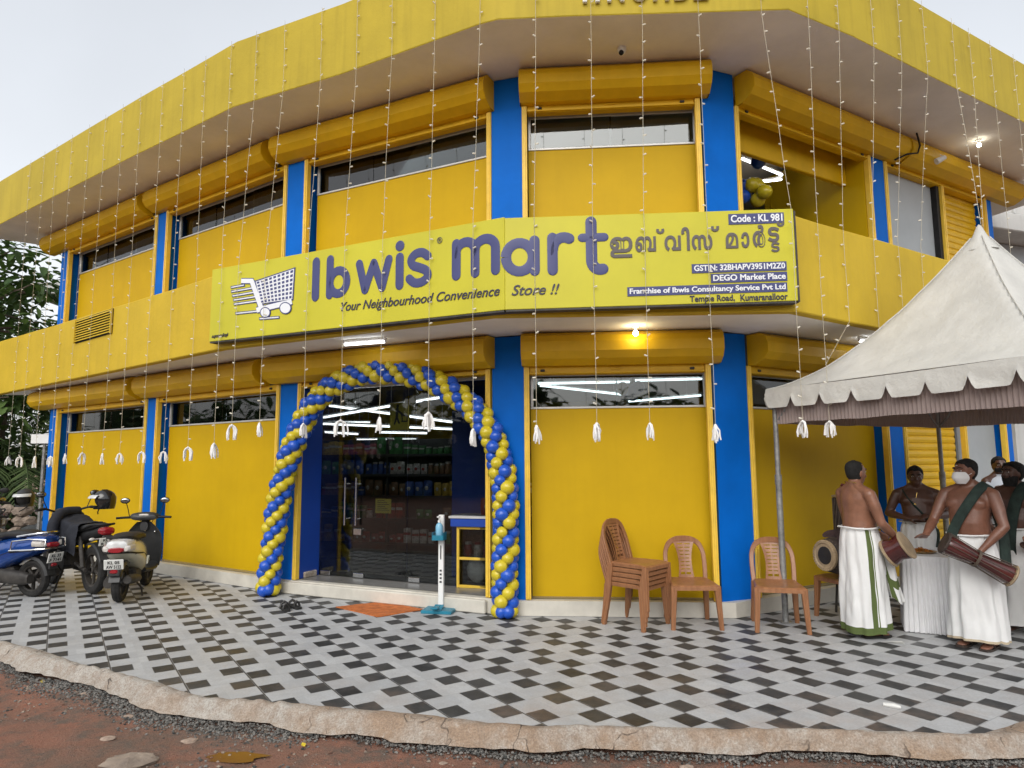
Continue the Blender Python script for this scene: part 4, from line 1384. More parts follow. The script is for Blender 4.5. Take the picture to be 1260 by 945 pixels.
# ------------------------------------------------------------------ plastic chairs
M['chair'] = mat("brown moulded plastic", (0.33, 0.150, 0.066), 0.38, 0.10, 5, 0.05, 60, col2=(0.21, 0.088, 0.038), stretch=(6, 6, 0.8))
def make_chair():
    r0 = thing('plastic_chair', "x", 'chair', (0, 0, 0), None)
    # local: +y is the front
    s_ = MB()
    N = 12
    top = []
    for j in range(N + 1):
        v = j / N
        y_ = -0.205 + 0.42 * v
        hw = 0.185 + 0.030 * v
        row = []
        for i in range(N + 1):
            u = i / N * 2 - 1
            x_ = hw * u
            z = 0.425 - 0.022 * (1 - u * u) * (1 - (2 * v - 1) ** 2) - 0.012 * max(0, v - 0.8) / 0.2
            row.append((x_, y_, z))
        # rolled lips both sides
        row = [(-hw - 0.010, y_, 0.385), (-hw - 0.012, y_, 0.412)] + row + [(hw + 0.012, y_, 0.412), (hw + 0.010, y_, 0.385)]
        top.append(row)
    f0 = [(p[0], 0.232, p[2] - 0.014) for p in top[-1]]
    f1 = [(p[0] * 0.99, 0.234, min(p[2] - 0.045, 0.372 + 0.006)) for p in top[-1]]
    b0 = [(p[0], -0.214, min(p[2] - 0.03, 0.385)) for p in top[0]]
    s_.loft([b0] + top + [f0, f1], False, 0, True, False)
    bm = bmesh.new(); me = bpy.data.meshes.new('t'); me.from_pydata(s_.v, [], s_.f); bm.from_mesh(me)
    bmesh.ops.recalc_face_normals(bm, faces=bm.faces)
    bmesh.ops.solidify(bm, geom=bm.faces[:], thickness=0.006)
    s_.v = [tuple(v.co) for v in bm.verts]; bm.verts.index_update(); s_.f = [tuple(v.index for v in f.verts) for f in bm.faces]
    s_.m = [0] * len(s_.f); s_.s = [True] * len(s_.f); bm.free(); bpy.data.meshes.remove(me)
    part('seat', s_, 'chair', r0, True)
    bk = MB()
    half = catmull([(-0.190, -0.195, 0.40), (-0.196, -0.225, 0.50), (-0.197, -0.255, 0.60), (-0.188, -0.280, 0.68), (-0.150, -0.298, 0.755), (-0.080, -0.307, 0.794), (0, -0.309, 0.802)], 5)
    path = half + [(-p[0], p[1], p[2]) for p in half[-2::-1]]
    def side(i):
        p = path[i]
        d = Vector((p[0], 0, max(0, (p[2] - 0.62)) * 1.0))
        return Vector((d.x, 0, d.z)) if d.length > 1e-4 else Vector((1, 0, 0))
    band(bk, path, lambda i: 0.022 + 0.010 * max(0, (path[i][2] - 0.7) / 0.15), 0.011, side)
    # slotted splat
    def sp(u, v):     # u -1..1, v 0..1
        hw = 0.080 - 0.018 * sin(pi * v) + 0.030 * v ** 3
        z = 0.415 + 0.365 * v
        y_ = -0.196 - 0.108 * v ** 1.15 - 0.006 + 0.010 * u * u
        return Vector((hw * u, y_, z))
    rows = 9
    def plate(u0, u1, v0, v1, n=1, m_=1):
        vs, fs = [], []
        for k in (0, 1):
            for j in range(n + 1):
                for i in range(m_ + 1):
                    p = sp(u0 + (u1 - u0) * i / m_, v0 + (v1 - v0) * j / n)
                    vs.append((p.x, p.y + (-0.004 if k else 0.004), p.z))
        w_ = m_ + 1; S = (n + 1) * w_
        for j in range(n):
            for i in range(m_):
                a = j * w_ + i
                fs += [(a, a + 1, a + w_ + 1, a + w_), (S + a, S + a + w_, S + a + w_ + 1, S + a + 1)]
        ring = [i for i in range(w_)] + [j * w_ + m_ for j in range(1, n + 1)] + [n * w_ + i for i in range(m_ - 1, -1, -1)] + [j * w_ for j in range(n - 1, 0, -1)]
        for a, c in zip(ring, ring[1:] + ring[:1]): fs.append((a, S + a, S + c, c))
        bk.add(vs, fs, 0, False)
    plate(-1, -0.70, 0, 1, 14); plate(-0.09, 0.09, 0.0, 1, 14); plate(0.70, 1, 0, 1, 14)
    for k in range(rows + 1):
        v0 = 0.0 if k == 0 else 0.10 + 0.86 * (k - 0.37) / rows
        v1 = 0.10 + 0.86 * (k + 0.37) / rows if k else 0.10
        if k == rows: v1 = 1.0
        plate(-0.705, -0.085, v0, v1, 1, 3); plate(0.085, 0.705, v0, v1, 1, 3)
    part('backrest', bk, 'chair', r0, True)
    for sx in (-1, 1):
        for fy in (1, -1):
            l = MB()
            rings = []
            for k in range(7):
                f = k / 6
                z = 0.405 * (1 - f) + 0.001
                x_ = sx * (0.196 + (0.022 if fy > 0 else 0.016) * f ** 1.2 + (0.012 if fy > 0 else -0.008))
                y_ = (0.205 + 0.022 * f ** 1.3) if fy > 0 else (-0.192 - 0.045 * f ** 1.2)
                w = 0.030 - 0.010 * f; dpt = 0.026 - 0.007 * f
                c_ = 0.006
                rings.append([(x_ + a, y_ + b2_, z) for a, b2_ in ((-w, -dpt + c_), (-w + c_, -dpt), (w - c_, -dpt), (w, -dpt + c_), (w, dpt - c_), (w - c_, dpt), (-w + c_, dpt), (-w, dpt - c_))])
            l.loft(rings, True, 0, False)
            # raised flute down the leg
            l.tube([(sx * (0.208 + 0.02 * f ** 1.2), (0.205 + 0.022 * f ** 1.3 + fy * (0.026 - 0.007 * f)) if fy > 0 else (-0.192 - 0.045 * f ** 1.2 - 0.024 + 0.006 * f), 0.39 * (1 - f) + 0.006) for f in (0, 0.5, 0.97)], [0.008, 0.007, 0.006], 6)
            part('leg', l, 'chair', r0, True)
    return r0
ch = make_chair()
def hd(dx, dy): return atan2(dy, dx) - pi / 2      # heading whose local +y points along (dx,dy)
ch.location = (1.765, 6.87, 0.0); ch.rotation_euler = (0, 0, hd(-0.04, -1)); ch['label'] = "single brown plastic chair facing out, just right of the chair stack"; ch['group'] = 'brown plastic chairs'
SH = hd(0.74, -0.67)
names = ["bottom chair of the brown plastic stack, its feet on the paving", "second chair from the bottom in the stack of brown plastic chairs", "middle chair of the stack of five brown plastic chairs",
         "second chair from the top in the stack of brown plastic chairs", "topmost brown plastic chair of the stack by the yellow panel"]
for k in range(5):
    dx = 0.011 * k
    copy_tree(ch, (1.215 + 0.74 * dx, 6.90 - 0.67 * dx, 0.048 * k), SH + 0.012 * (k % 2), names[k], 'brown plastic chairs')
copy_tree(ch, (2.565, 6.72, 0.0), hd(-0.22, -0.97), "lone brown plastic chair in front of the wide blue pillar and tent pole", 'brown plastic chairs')
copy_tree(ch, (3.44, 7.08, 0.0), hd(-0.93, -0.35), "brown plastic chair under the tent carrying the big barrel drum", 'brown plastic chairs')
# ------------------------------------------------------------------ pyramid tent
def fabric(name, col, tr=0.3, rough=0.7, fold=0.5):
    m = bpy.data.materials.new(name); m.use_nodes = True
    n = m.node_tree; b = n.nodes['Principled BSDF']; g = NG(n)
    tc = n.nodes.new("ShaderNodeTexCoord")
    a1 = g.noise(tc.outputs['Object'], 2.2, 6, 0.6); a2 = g.noise(tc.outputs['Object'], 9, 6, 0.6)
    c = g.mix(g.rng(a1, 0.4, 0.7, 0, 0.55), col, tuple(q * 0.72 for q in col))
    n.links.new(c, b.inputs['Base Color']); b.inputs['Roughness'].default_value = rough
    bp = n.nodes.new("ShaderNodeBump"); bp.inputs['Strength'].default_value = fold; bp.inputs['Distance'].default_value = 0.03
    wv = n.nodes.new("ShaderNodeTexVoronoi"); wv.feature = 'SMOOTH_F1'; wv.inputs['Scale'].default_value = 5.0
    n.links.new(tc.outputs['Object'], wv.inputs['Vector'])
    n.links.new(g.m('ADD', a2, g.m('MULTIPLY', wv.outputs['Distance'], 0.8)), bp.inputs['Height']); n.links.new(bp.outputs[0], b.inputs['Normal'])
    t_ = n.nodes.new("ShaderNodeBsdfTranslucent"); n.links.new(c, t_.inputs[0])
    mx = n.nodes.new("ShaderNodeMixShader"); mx.inputs[0].default_value = tr
    n.links.new(b.outputs[0], mx.inputs[1]); n.links.new(t_.outputs[0], mx.inputs[2])
    n.links.new(mx.outputs[0], n.nodes['Material Output'].inputs['Surface'])
    MATS[name] = m
    return m
M['tent'] = fabric("white tent canvas", (0.62, 0.61, 0.57), 0.10, 0.75, 0.45)
M['lining'] = fabric("grey brown pleated lining", (0.34, 0.27, 0.25), 0.18, 0.85, 0.1)  # grey brown cloth, the same tone on all four sides
TE2 = Vector((cos(radians(25)), sin(radians(25)))); TE1 = Vector((sin(radians(25)), -cos(radians(25))))
TP, TS = Vector((2.645, 6.95)), 2.72
def TT(a, c_): return TP + TE1 * (a * TS) + TE2 * (c_ * TS)
tent = thing('pyramid_tent', "white canvas pyramid tent with scalloped edge on the right of the shop", 'tent', (4.4, 6.3, 0))
EZ = 2.335
b_ = MB()
N = 44
vs = []
def tz(a, c_):
    p, q = abs(2 * a - 1), abs(2 * c_ - 1)
    m_ = max(p, q)
    d = 0.86 * m_ + 0.14 * min(1.0, sqrt((p ** 2 + q ** 2) / (1 + (min(p, q) / max(m_, 1e-6)) ** 2)))
    z = EZ + 1.50 * (0.10 * (1 - d) + 0.90 * (1 - d) ** 1.7)
    z -= 0.02 * sin(pi * a) * sin(pi * c_) * 0
    # slack between the ridges
    z -= 0.045 * (1 - min(p, q) / max(m_, 1e-6)) ** 1.0 * sin(pi * min(1, d)) ** 1
    z += 0.012 * noise.noise((a * 9, c_ * 9, 0)) * (0.2 + sin(pi * d)) + 0.010 * noise.noise((a * 26, c_ * 9, 3)) * d * (1 - d) * 3
    return z
for j in range(N + 1):
    for i in range(N + 1):
        p = TT(i / N, j / N)
        zz = tz(i / N, j / N); kk = max(0, (zz - EZ) / 1.5)
        vs.append((p.x + 0.105 * kk, p.y + 0.03 * kk, zz))
b_.add(vs, [(j * (N + 1) + i, j * (N + 1) + i + 1, (j + 1) * (N + 1) + i + 1, (j + 1) * (N + 1) + i) for j in range(N) for i in range(N)], 0, True)
part('canopy', b_, 'tent', tent, sharp=60)
b_ = MB()
pk = TT(0.5, 0.5)
b_.lathe([(0.15, 3.60), (0.085, 3.70), (0.022, 3.85), (0.004, 3.872)], 12, 0, Matrix.Translation((pk.x + 0.10, pk.y + 0.03, 0)))
part('peak_cap', b_, 'tent', tent)
for (ea, ec) in ((0, 0), (1, 0), (1, 1), (0, 1)):
    b_ = MB(); pth = []
    for k in range(24):
        f = k / 23 * 0.96
        a_, c2 = ea + (0.5 - ea) * f, ec + (0.5 - ec) * f
        p = TT(a_, c2); zz = tz(a_, c2); kk = max(0, (zz - EZ) / 1.5)
        pth.append((p.x + 0.105 * kk, p.y + 0.03 * kk, zz + 0.003))
    b_.tube(pth, 0.007, 6); part('ridge_seam', b_, 'tent', tent)
edges = [((0, 0), (1, 0)), ((1, 0), (1, 1)), ((1, 1), (0, 1)), ((0, 1), (0, 0))]
for e, (p, q) in enumerate(edges):
    a, c_ = TT(*p), TT(*q)
    X = FR((a.x, a.y), (c_.x, c_.y))
    n_ = 112
    rows_ = []
    sc_ = 8
    def drop(f):
        s_ = (f * sc_) % 1.0
        return 0.200 - 0.105 * (1 - min(1, (abs(s_ - 0.5) * -2 + 1) * 3.0)) ** 1.6 if True else 0
    for r_ in range(6):
        row = []
        for k in range(n_ + 1):
            f = k / n_
            dd = drop(f) * r_ / 5
            wob = 0.018 * noise.noise((f * 14, r_ * 0.5, e)) * r_ / 5 + 0.022 * (r_ / 5)
            sag = 0.015 * sin(pi * f)
            row.append((f * TS, (-0.012 - wob) * 1, EZ - sag - dd + 0.004))
        rows_.append(row)
    b_ = MB(); b_.loft(rows_, False, 0, True, False, X)
    part('valance', b_, 'tent', tent, sharp=70)
    b_ = MB()
    rows_ = []
    n2 = 420
    for r_ in range(5):
        row = []
        for k in range(n2 + 1):
            f = k / n2
            row.append((0.02 + f * (TS - 0.04), 0.045 + 0.008 * sin(f * 2 * pi * 70) + 0.004 * noise.noise((f * 30, r_, e)), EZ - 0.03 - (0.325 + 0.012 * noise.noise((f * 9, 0, e))) * r_ / 4))
        rows_.append(row)
    b_.loft(rows_, False, 0, True, False, X)
    part('lining', b_, 'lining', tent, sharp=70)
    # pole and braces at the first corner
    b_ = MB()
    px, py = a.x, a.y
    dirs = [(Vector((c_.x, c_.y)) - Vector((px, py))).normalized()]
    pp, qq = edges[e - 1]
    a0 = TT(*pp)
    dirs.append((Vector((a0.x, a0.y)) - Vector((px, py))).normalized())
    ins = (dirs[0] + dirs[1]) * 0.05
    px += ins.x; py += ins.y
    b_.tube([(px, py, 0.002), (px, py, 1.42)], 0.030, 12)
    b_.tube([(px, py, 1.40), (px, py, EZ - 0.02)], 0.024, 12)
    b_.tube([(px, py, 1.36), (px, py, 1.46)], 0.034, 12)
    b_.box((px - 0.06, py - 0.06, 0.0015), (px + 0.06, py + 0.06, 0.012), 0.003)
    for d in dirs:
        b_.tube([(px, py, 1.98), (px + d.x * 0.12, py + d.y * 0.12, 2.10), (px + d.x * 0.24, py + d.y * 0.24, EZ - 0.05)], 0.012, 6)
        b_.tube([(px + d.x * 0.03, py + d.y * 0.03, EZ - 0.03), (px + d.x * (TS - 0.12), py + d.y * (TS - 0.12), EZ - 0.03)], 0.016, 8) if d == dirs[0] else None
    part('pole', b_, 'galv', tent)

# ------------------------------------------------------------------ pleated table cloth over the table
M['satin'] = fabric("white satin", (0.80, 0.80, 0.81), 0.05, 0.45, 0.12)
tbl = thing('covered_table', "table under a floor length pleated white cloth between the drummers", 'table', (4.15, 6.72, 0))
tc0, tc1, tc2, tc3 = Vector((3.69, 6.53)), Vector((4.16, 6.28)), Vector((4.50, 6.93)), Vector((4.03, 7.18))
loop_ = []
def seg_pts(a, c_, n):
    return [a.lerp(c_, i / n) for i in range(n)]
ring = seg_pts(tc0, tc1, 110) + seg_pts(tc1, tc2, 150) + seg_pts(tc2, tc3, 110) + seg_pts(tc3, tc0, 150)
ctr = (tc0 + tc1 + tc2 + tc3) / 4
rings = []
for r_, z in enumerate((0.695, 0.66, 0.5, 0.3, 0.12, 0.008)):
    row = []
    f = (0.695 - z) / 0.69
    for k, p in enumerate(ring):
        d = (p - ctr).normalized()
        pl = (0.003 + 0.012 * f) * sin(k * 2 * pi / 7.5 + 1.6 * noise.noise((k * 0.05, 0, 0))) + 0.018 * f * noise.noise((k * 0.06, 2, 0)) + 0.02 * f
        q = p + d * pl
        row.append((q.x, q.y, z))
    rings.append(row)
b_ = MB(); b_.loft(rings, False, 0, True)
part('pleated_skirt', b_, 'satin', tbl, sharp=70)
b_ = MB(); b_.prism([(p.x, p.y) for p in (tc0, tc1, tc2, tc3)], 0.680, 0.701)
part('table_top', b_, 'satin', tbl)
M['brass'] = mat("brass", (0.55, 0.36, 0.10), 0.3, 0.1, 12, metal=1.0)
M['petals'] = mat("orange petals", (0.55, 0.20, 0.02), 0.7, 0.4, 60)
pt = thing('brass_plate', "round brass plate heaped with orange petals on the white table", 'plate', (3.98, 6.72, 0.702))
b_ = MB(); b_.lathe([(0.001, 0), (0.11, 0.002), (0.14, 0.018), (0.145, 0.018), (0.112, -0.001 + 0.001), (0.001, 0.001)], 24)
part('dish', b_, 'brass', pt, True)
b_ = MB()
for k in range(110):
    a, r_ = rnd.uniform(0, 6.28), 0.10 * sqrt(rnd.random())
    z = 0.012 + 0.04 * (1 - r_ / 0.1)
    b_.add([(r_ * cos(a) + rnd.gauss(0, .012), r_ * sin(a) + rnd.gauss(0, .012), z + rnd.uniform(-.006, .008)) for _ in range(4)], [(0, 1, 2, 3)])
part('petals', b_, 'petals', pt, True, kind='stuff')

# ------------------------------------------------------------------ drums
M['drumskin'] = mat("drum skin", (0.34, 0.25, 0.15), 0.6, 0.2, 8)
M['drumblack'] = mat("black drum paste", (0.02, 0.017, 0.015), 0.6, 0.2, 10)
M['drumwood'] = mat("dark red lacquer", (0.075, 0.014, 0.012), 0.25, 0.25, 4, coat=0.3)
M['leather'] = mat("laced dark leather", (0.05, 0.035, 0.028), 0.65, 0.3, 12, 0.3, 30)
M['rope'] = mat("lacing strap", (0.10, 0.075, 0.055), 0.7, 0.2, 30)
def axis_mat(p, q):
    d = (Vector(q) - Vector(p))
    return Matrix.Translation(p) @ d.to_track_quat('Z', 'Y').to_matrix().to_4x4(), d.length
# the big barrel drum lying on the chair
mrd = thing('barrel_drum', "big barrel drum with laced dark sides lying on a chair behind the drummer", 'drum', (3.45, 7.0, 0.43))
X, L = axis_mat((3.10, 6.83, 0.665), (3.74, 7.05, 0.655))
b_ = MB(); b_.lathe([(0.135, 0.015), (0.165, 0.05), (0.195, L * 0.3), (0.205, L * 0.5), (0.19, L * 0.72), (0.15, L - 0.05), (0.125, L - 0.015)], 32, 0, X)
part('barrel', b_, 'leather', mrd)
b_ = MB()
for k in range(22):
    a0 = 2 * pi * k / 22
    pts1 = []
    for s_ in (1, -1):
        pts1 = [((0.15 + 0.062 * sin(pi * f)) * cos(a0 + s_ * f * 0.9), (0.15 + 0.062 * sin(pi * f)) * sin(a0 + s_ * f * 0.9), 0.03 + f * (L - 0.06)) for f in [q / 10 for q in range(11)]]
        b_.tube([X @ Vector(p) for p in pts1], 0.005, 4)
part('lacing', b_, 'rope', mrd)
for end, z, sg_ in ((0, 0.0, -1), (1, L, 1)):
    b_ = MB()
    b_.lathe([(0.135, z - sg_ * 0.03), (0.150, z - sg_ * 0.01), (0.148, z + sg_ * 0.012), (0.125, z + sg_ * 0.02), (0.115, z + sg_ * 0.008), (0.001, z + sg_ * 0.008)], 32, 0, X)
    hd_ = part('drum_head', b_, 'drumskin', mrd)
    b_ = MB()
    b_.lathe([(0.088, z + sg_ * 0.0085), (0.084, z + sg_ * 0.013), (0.001, z + sg_ * 0.014)], 28, 0, X)
    part('tuning_paste', b_, 'drumblack', hd_)
    b_ = MB()
    for k in range(36):
        a = 2 * pi * k / 36
        b_.sphere(X @ Vector((0.142 * cos(a), 0.142 * sin(a), z + sg_ * 0.012)), 0.011, 6, 5)
    part('braided_hoop', b_, 'drumskin', hd_)
# loose wrapped cloth on the barrel's shoulder
b_ = MB()
rings = []
for k in range(15):
    f = k / 14
    a = 0.6 + f * 2.1
    c0 = X @ Vector((0.215 * cos(a + 0.6), 0.215 * sin(a + 0.6), 0.12 + 0.05 * sin(f * 7)))
    rings.append([c0 + Vector((0.055 * cos(t_) * (1 + .3 * noise.noise((f * 6, t_, 0))), 0.05 * sin(t_), 0.035 * sin(t_ * 1 + 1))) for t_ in [2 * pi * q / 10 for q in range(10)]])
b_.loft(rings, True)
M['darkcloth'] = mat("dark maroon cloth", (0.055, 0.03, 0.028), 0.85, 0.3, 12, 0.4, 25)
solo('wrap_cloth', b_, 'darkcloth', "crumpled dark cloth thrown over the end of the barrel drum", 'cloth')
# tall cylinder drum standing upright behind
cd = thing('cylinder_drum', "tall dark cylinder drum with slanted lacing standing behind the barrel drum", 'drum', (3.62, 7.32, 0.0))
X = Matrix.Translation((3.56, 7.30, 0.62))
b_ = MB(); b_.lathe([(0.115, 0.0), (0.12, 0.02), (0.118, 0.3), (0.12, 0.58), (0.115, 0.6)], 24, 0, X); part('barrel', b_, 'leather', cd)
b_ = MB()
for k in range(18):
    a0 = 2 * pi * k / 18
    b_.tube([X @ Vector((0.124 * cos(a0 + f * 0.9), 0.124 * sin(a0 + f * 0.9), 0.02 + 0.56 * f)) for f in [q / 8 for q in range(9)]], 0.006, 4)
part('lacing', b_, 'rope', cd)
for z in (0.0, 0.6):
    b_ = MB(); b_.lathe([(0.001, z + 0.012), (0.12, z + 0.012), (0.132, z + 0.006), (0.132, z - 0.006), (0.12, z - 0.012), (0.001, z - 0.012)], 24, 0, X); part('drum_head', b_, 'drumskin', cd)
b_ = MB()
for a in (0.5, 2.6, 4.7):
    b_.tube([(3.56 + 0.10 * cos(a), 7.30 + 0.10 * sin(a), 0.605), (3.56 + 0.16 * cos(a), 7.30 + 0.13 * sin(a), 0.002)], 0.012, 6)
b_.lathe([(0.09, 0.585), (0.12, 0.585), (0.12, 0.607), (0.09, 0.607)], 16, 0, Matrix.Translation((3.56, 7.30, 0)))
part('stand', b_, 'dirtydark', cd)
# hourglass drum slung from the masked man's shoulder
hg = thing('hourglass_drum', "dark red lacquered hourglass drum slung before the masked man", 'drum', (3.9, 5.8, 0.78))
X, L = axis_mat((3.655, 5.80, 0.90), (4.085, 5.67, 0.655))
b_ = MB(); b_.lathe([(0.072, 0.0), (0.078, 0.03), (0.072, L * 0.25), (0.056, L * 0.45), (0.055, L * 0.52), (0.068, L * 0.75), (0.080, L - 0.03), (0.076, L)], 28, 0, X)
part('barrel', b_, 'drumwood', hg)
for z, s_ in ((0, -1), (L, 1)):
    b_ = MB(); b_.lathe([(0.078, z - s_ * 0.004), (0.094, z), (0.098, z + s_ * 0.010), (0.09, z + s_ * 0.018), (0.001, z + s_ * 0.016)], 28, 0, X); part('drum_head', b_, 'drumskin' if s_ > 0 else 'leather', hg)
b_ = MB()
for k in range(12):
    a = 2 * pi * k / 12
    b_.tube([X @ Vector((r_ * cos(a + da), r_ * sin(a + da), z)) for r_, da, z in ((0.094, 0, 0.0), (0.066, 0.12, L * 0.48), (0.094, 0.25, L))], 0.003, 4)
b_.tube([X @ Vector((0.072 * cos(t_), 0.072 * sin(t_), L * 0.46 + 0.006 * t_ / 6)) for t_ in [q * 0.5 for q in range(38)]], 0.005, 5)
b_.tube([X @ Vector(p) for p in ((0.07, 0.02, L * .47), (0.12, 0.02, L * 0.5), (0.19, -0.02, L * .42), (0.27, 0.0, L * 0.55), (0.30, 0.03, L * .62))], 0.004, 5)
part('cords', b_, 'rope', hg)
# small round drum held by the turning man
rd = thing('hand_drum', "round tan hand drum held at the hip by the man in the green bordered mundu", 'drum', (3.47, 6.2, 0.8))
X, L = axis_mat((3.43, 6.27, 0.76), (3.53, 6.17, 0.84))
b_ = MB(); b_.lathe([(0.115, 0.0), (0.118, 0.02), (0.10, L * 0.5), (0.118, L - 0.02), (0.115, L)], 28, 0, X); part('barrel', b_, 'drumwood', rd)
for z, s_ in ((0, -1), (L, 1)):
    b_ = MB(); b_.lathe([(0.115, z - s_ * .01), (0.130, z), (0.130, z + s_ * 0.012), (0.11, z + s_ * 0.014), (0.001, z + s_ * 0.012)], 28, 0, X); part('drum_head', b_, 'drumskin', rd)

# ------------------------------------------------------------------ people
def skinmat(name, col):
    m = mat(name, col, 0.36, 0.14, 9, 0.08, 90)
    return m
M['skin_a'] = skinmat("brown skin", (0.24, 0.110, 0.066))
M['skin_b'] = skinmat("deep brown skin", (0.105, 0.050, 0.034))
M['skin_c'] = skinmat("warm brown skin", (0.21, 0.094, 0.060))
M['hair'] = mat("black hair", (0.008, 0.0075, 0.007), 0.8, 0.3, 60, 0.5, 120)
M['eye'] = mat("eye", (0.02, 0.015, 0.012), 0.2, 0)
M['eyewhite'] = mat("eye white", (0.55, 0.52, 0.48), 0.3, 0)
M['mundu'] = fabric("white cotton", (0.80, 0.80, 0.79), 0.08, 0.85, 0.18)
M['mundu_cream'] = fabric("cream cotton border", (0.52, 0.43, 0.30), 0.05, 0.85, 0.15)
M['green'] = fabric("olive green border", (0.095, 0.13, 0.035), 0.05, 0.85, 0.15)
M['dkgreen'] = mat("dark green cloth", (0.018, 0.035, 0.028), 0.85, 0.25, 14, 0.3, 30)
M['mask'] = mat("white face mask", (0.72, 0.72, 0.72), 0.7, 0.03, 20)
M['shirt'] = fabric("white shirt cloth", (0.62, 0.67, 0.74), 0.05, 0.8, 0.2)
M['redcord'] = mat("dark red strap", (0.10, 0.012, 0.014), 0.7, 0.2, 20)
M['gold'] = mat("gold", (0.7, 0.48, 0.15), 0.25, 0.05, 20, metal=1.0)
M['sandal'] = mat("black sandal", (0.02, 0.018, 0.017), 0.5, 0.2, 20)

def smoothpath(P, n=4):
    return catmull([tuple(p) for p in P], n)

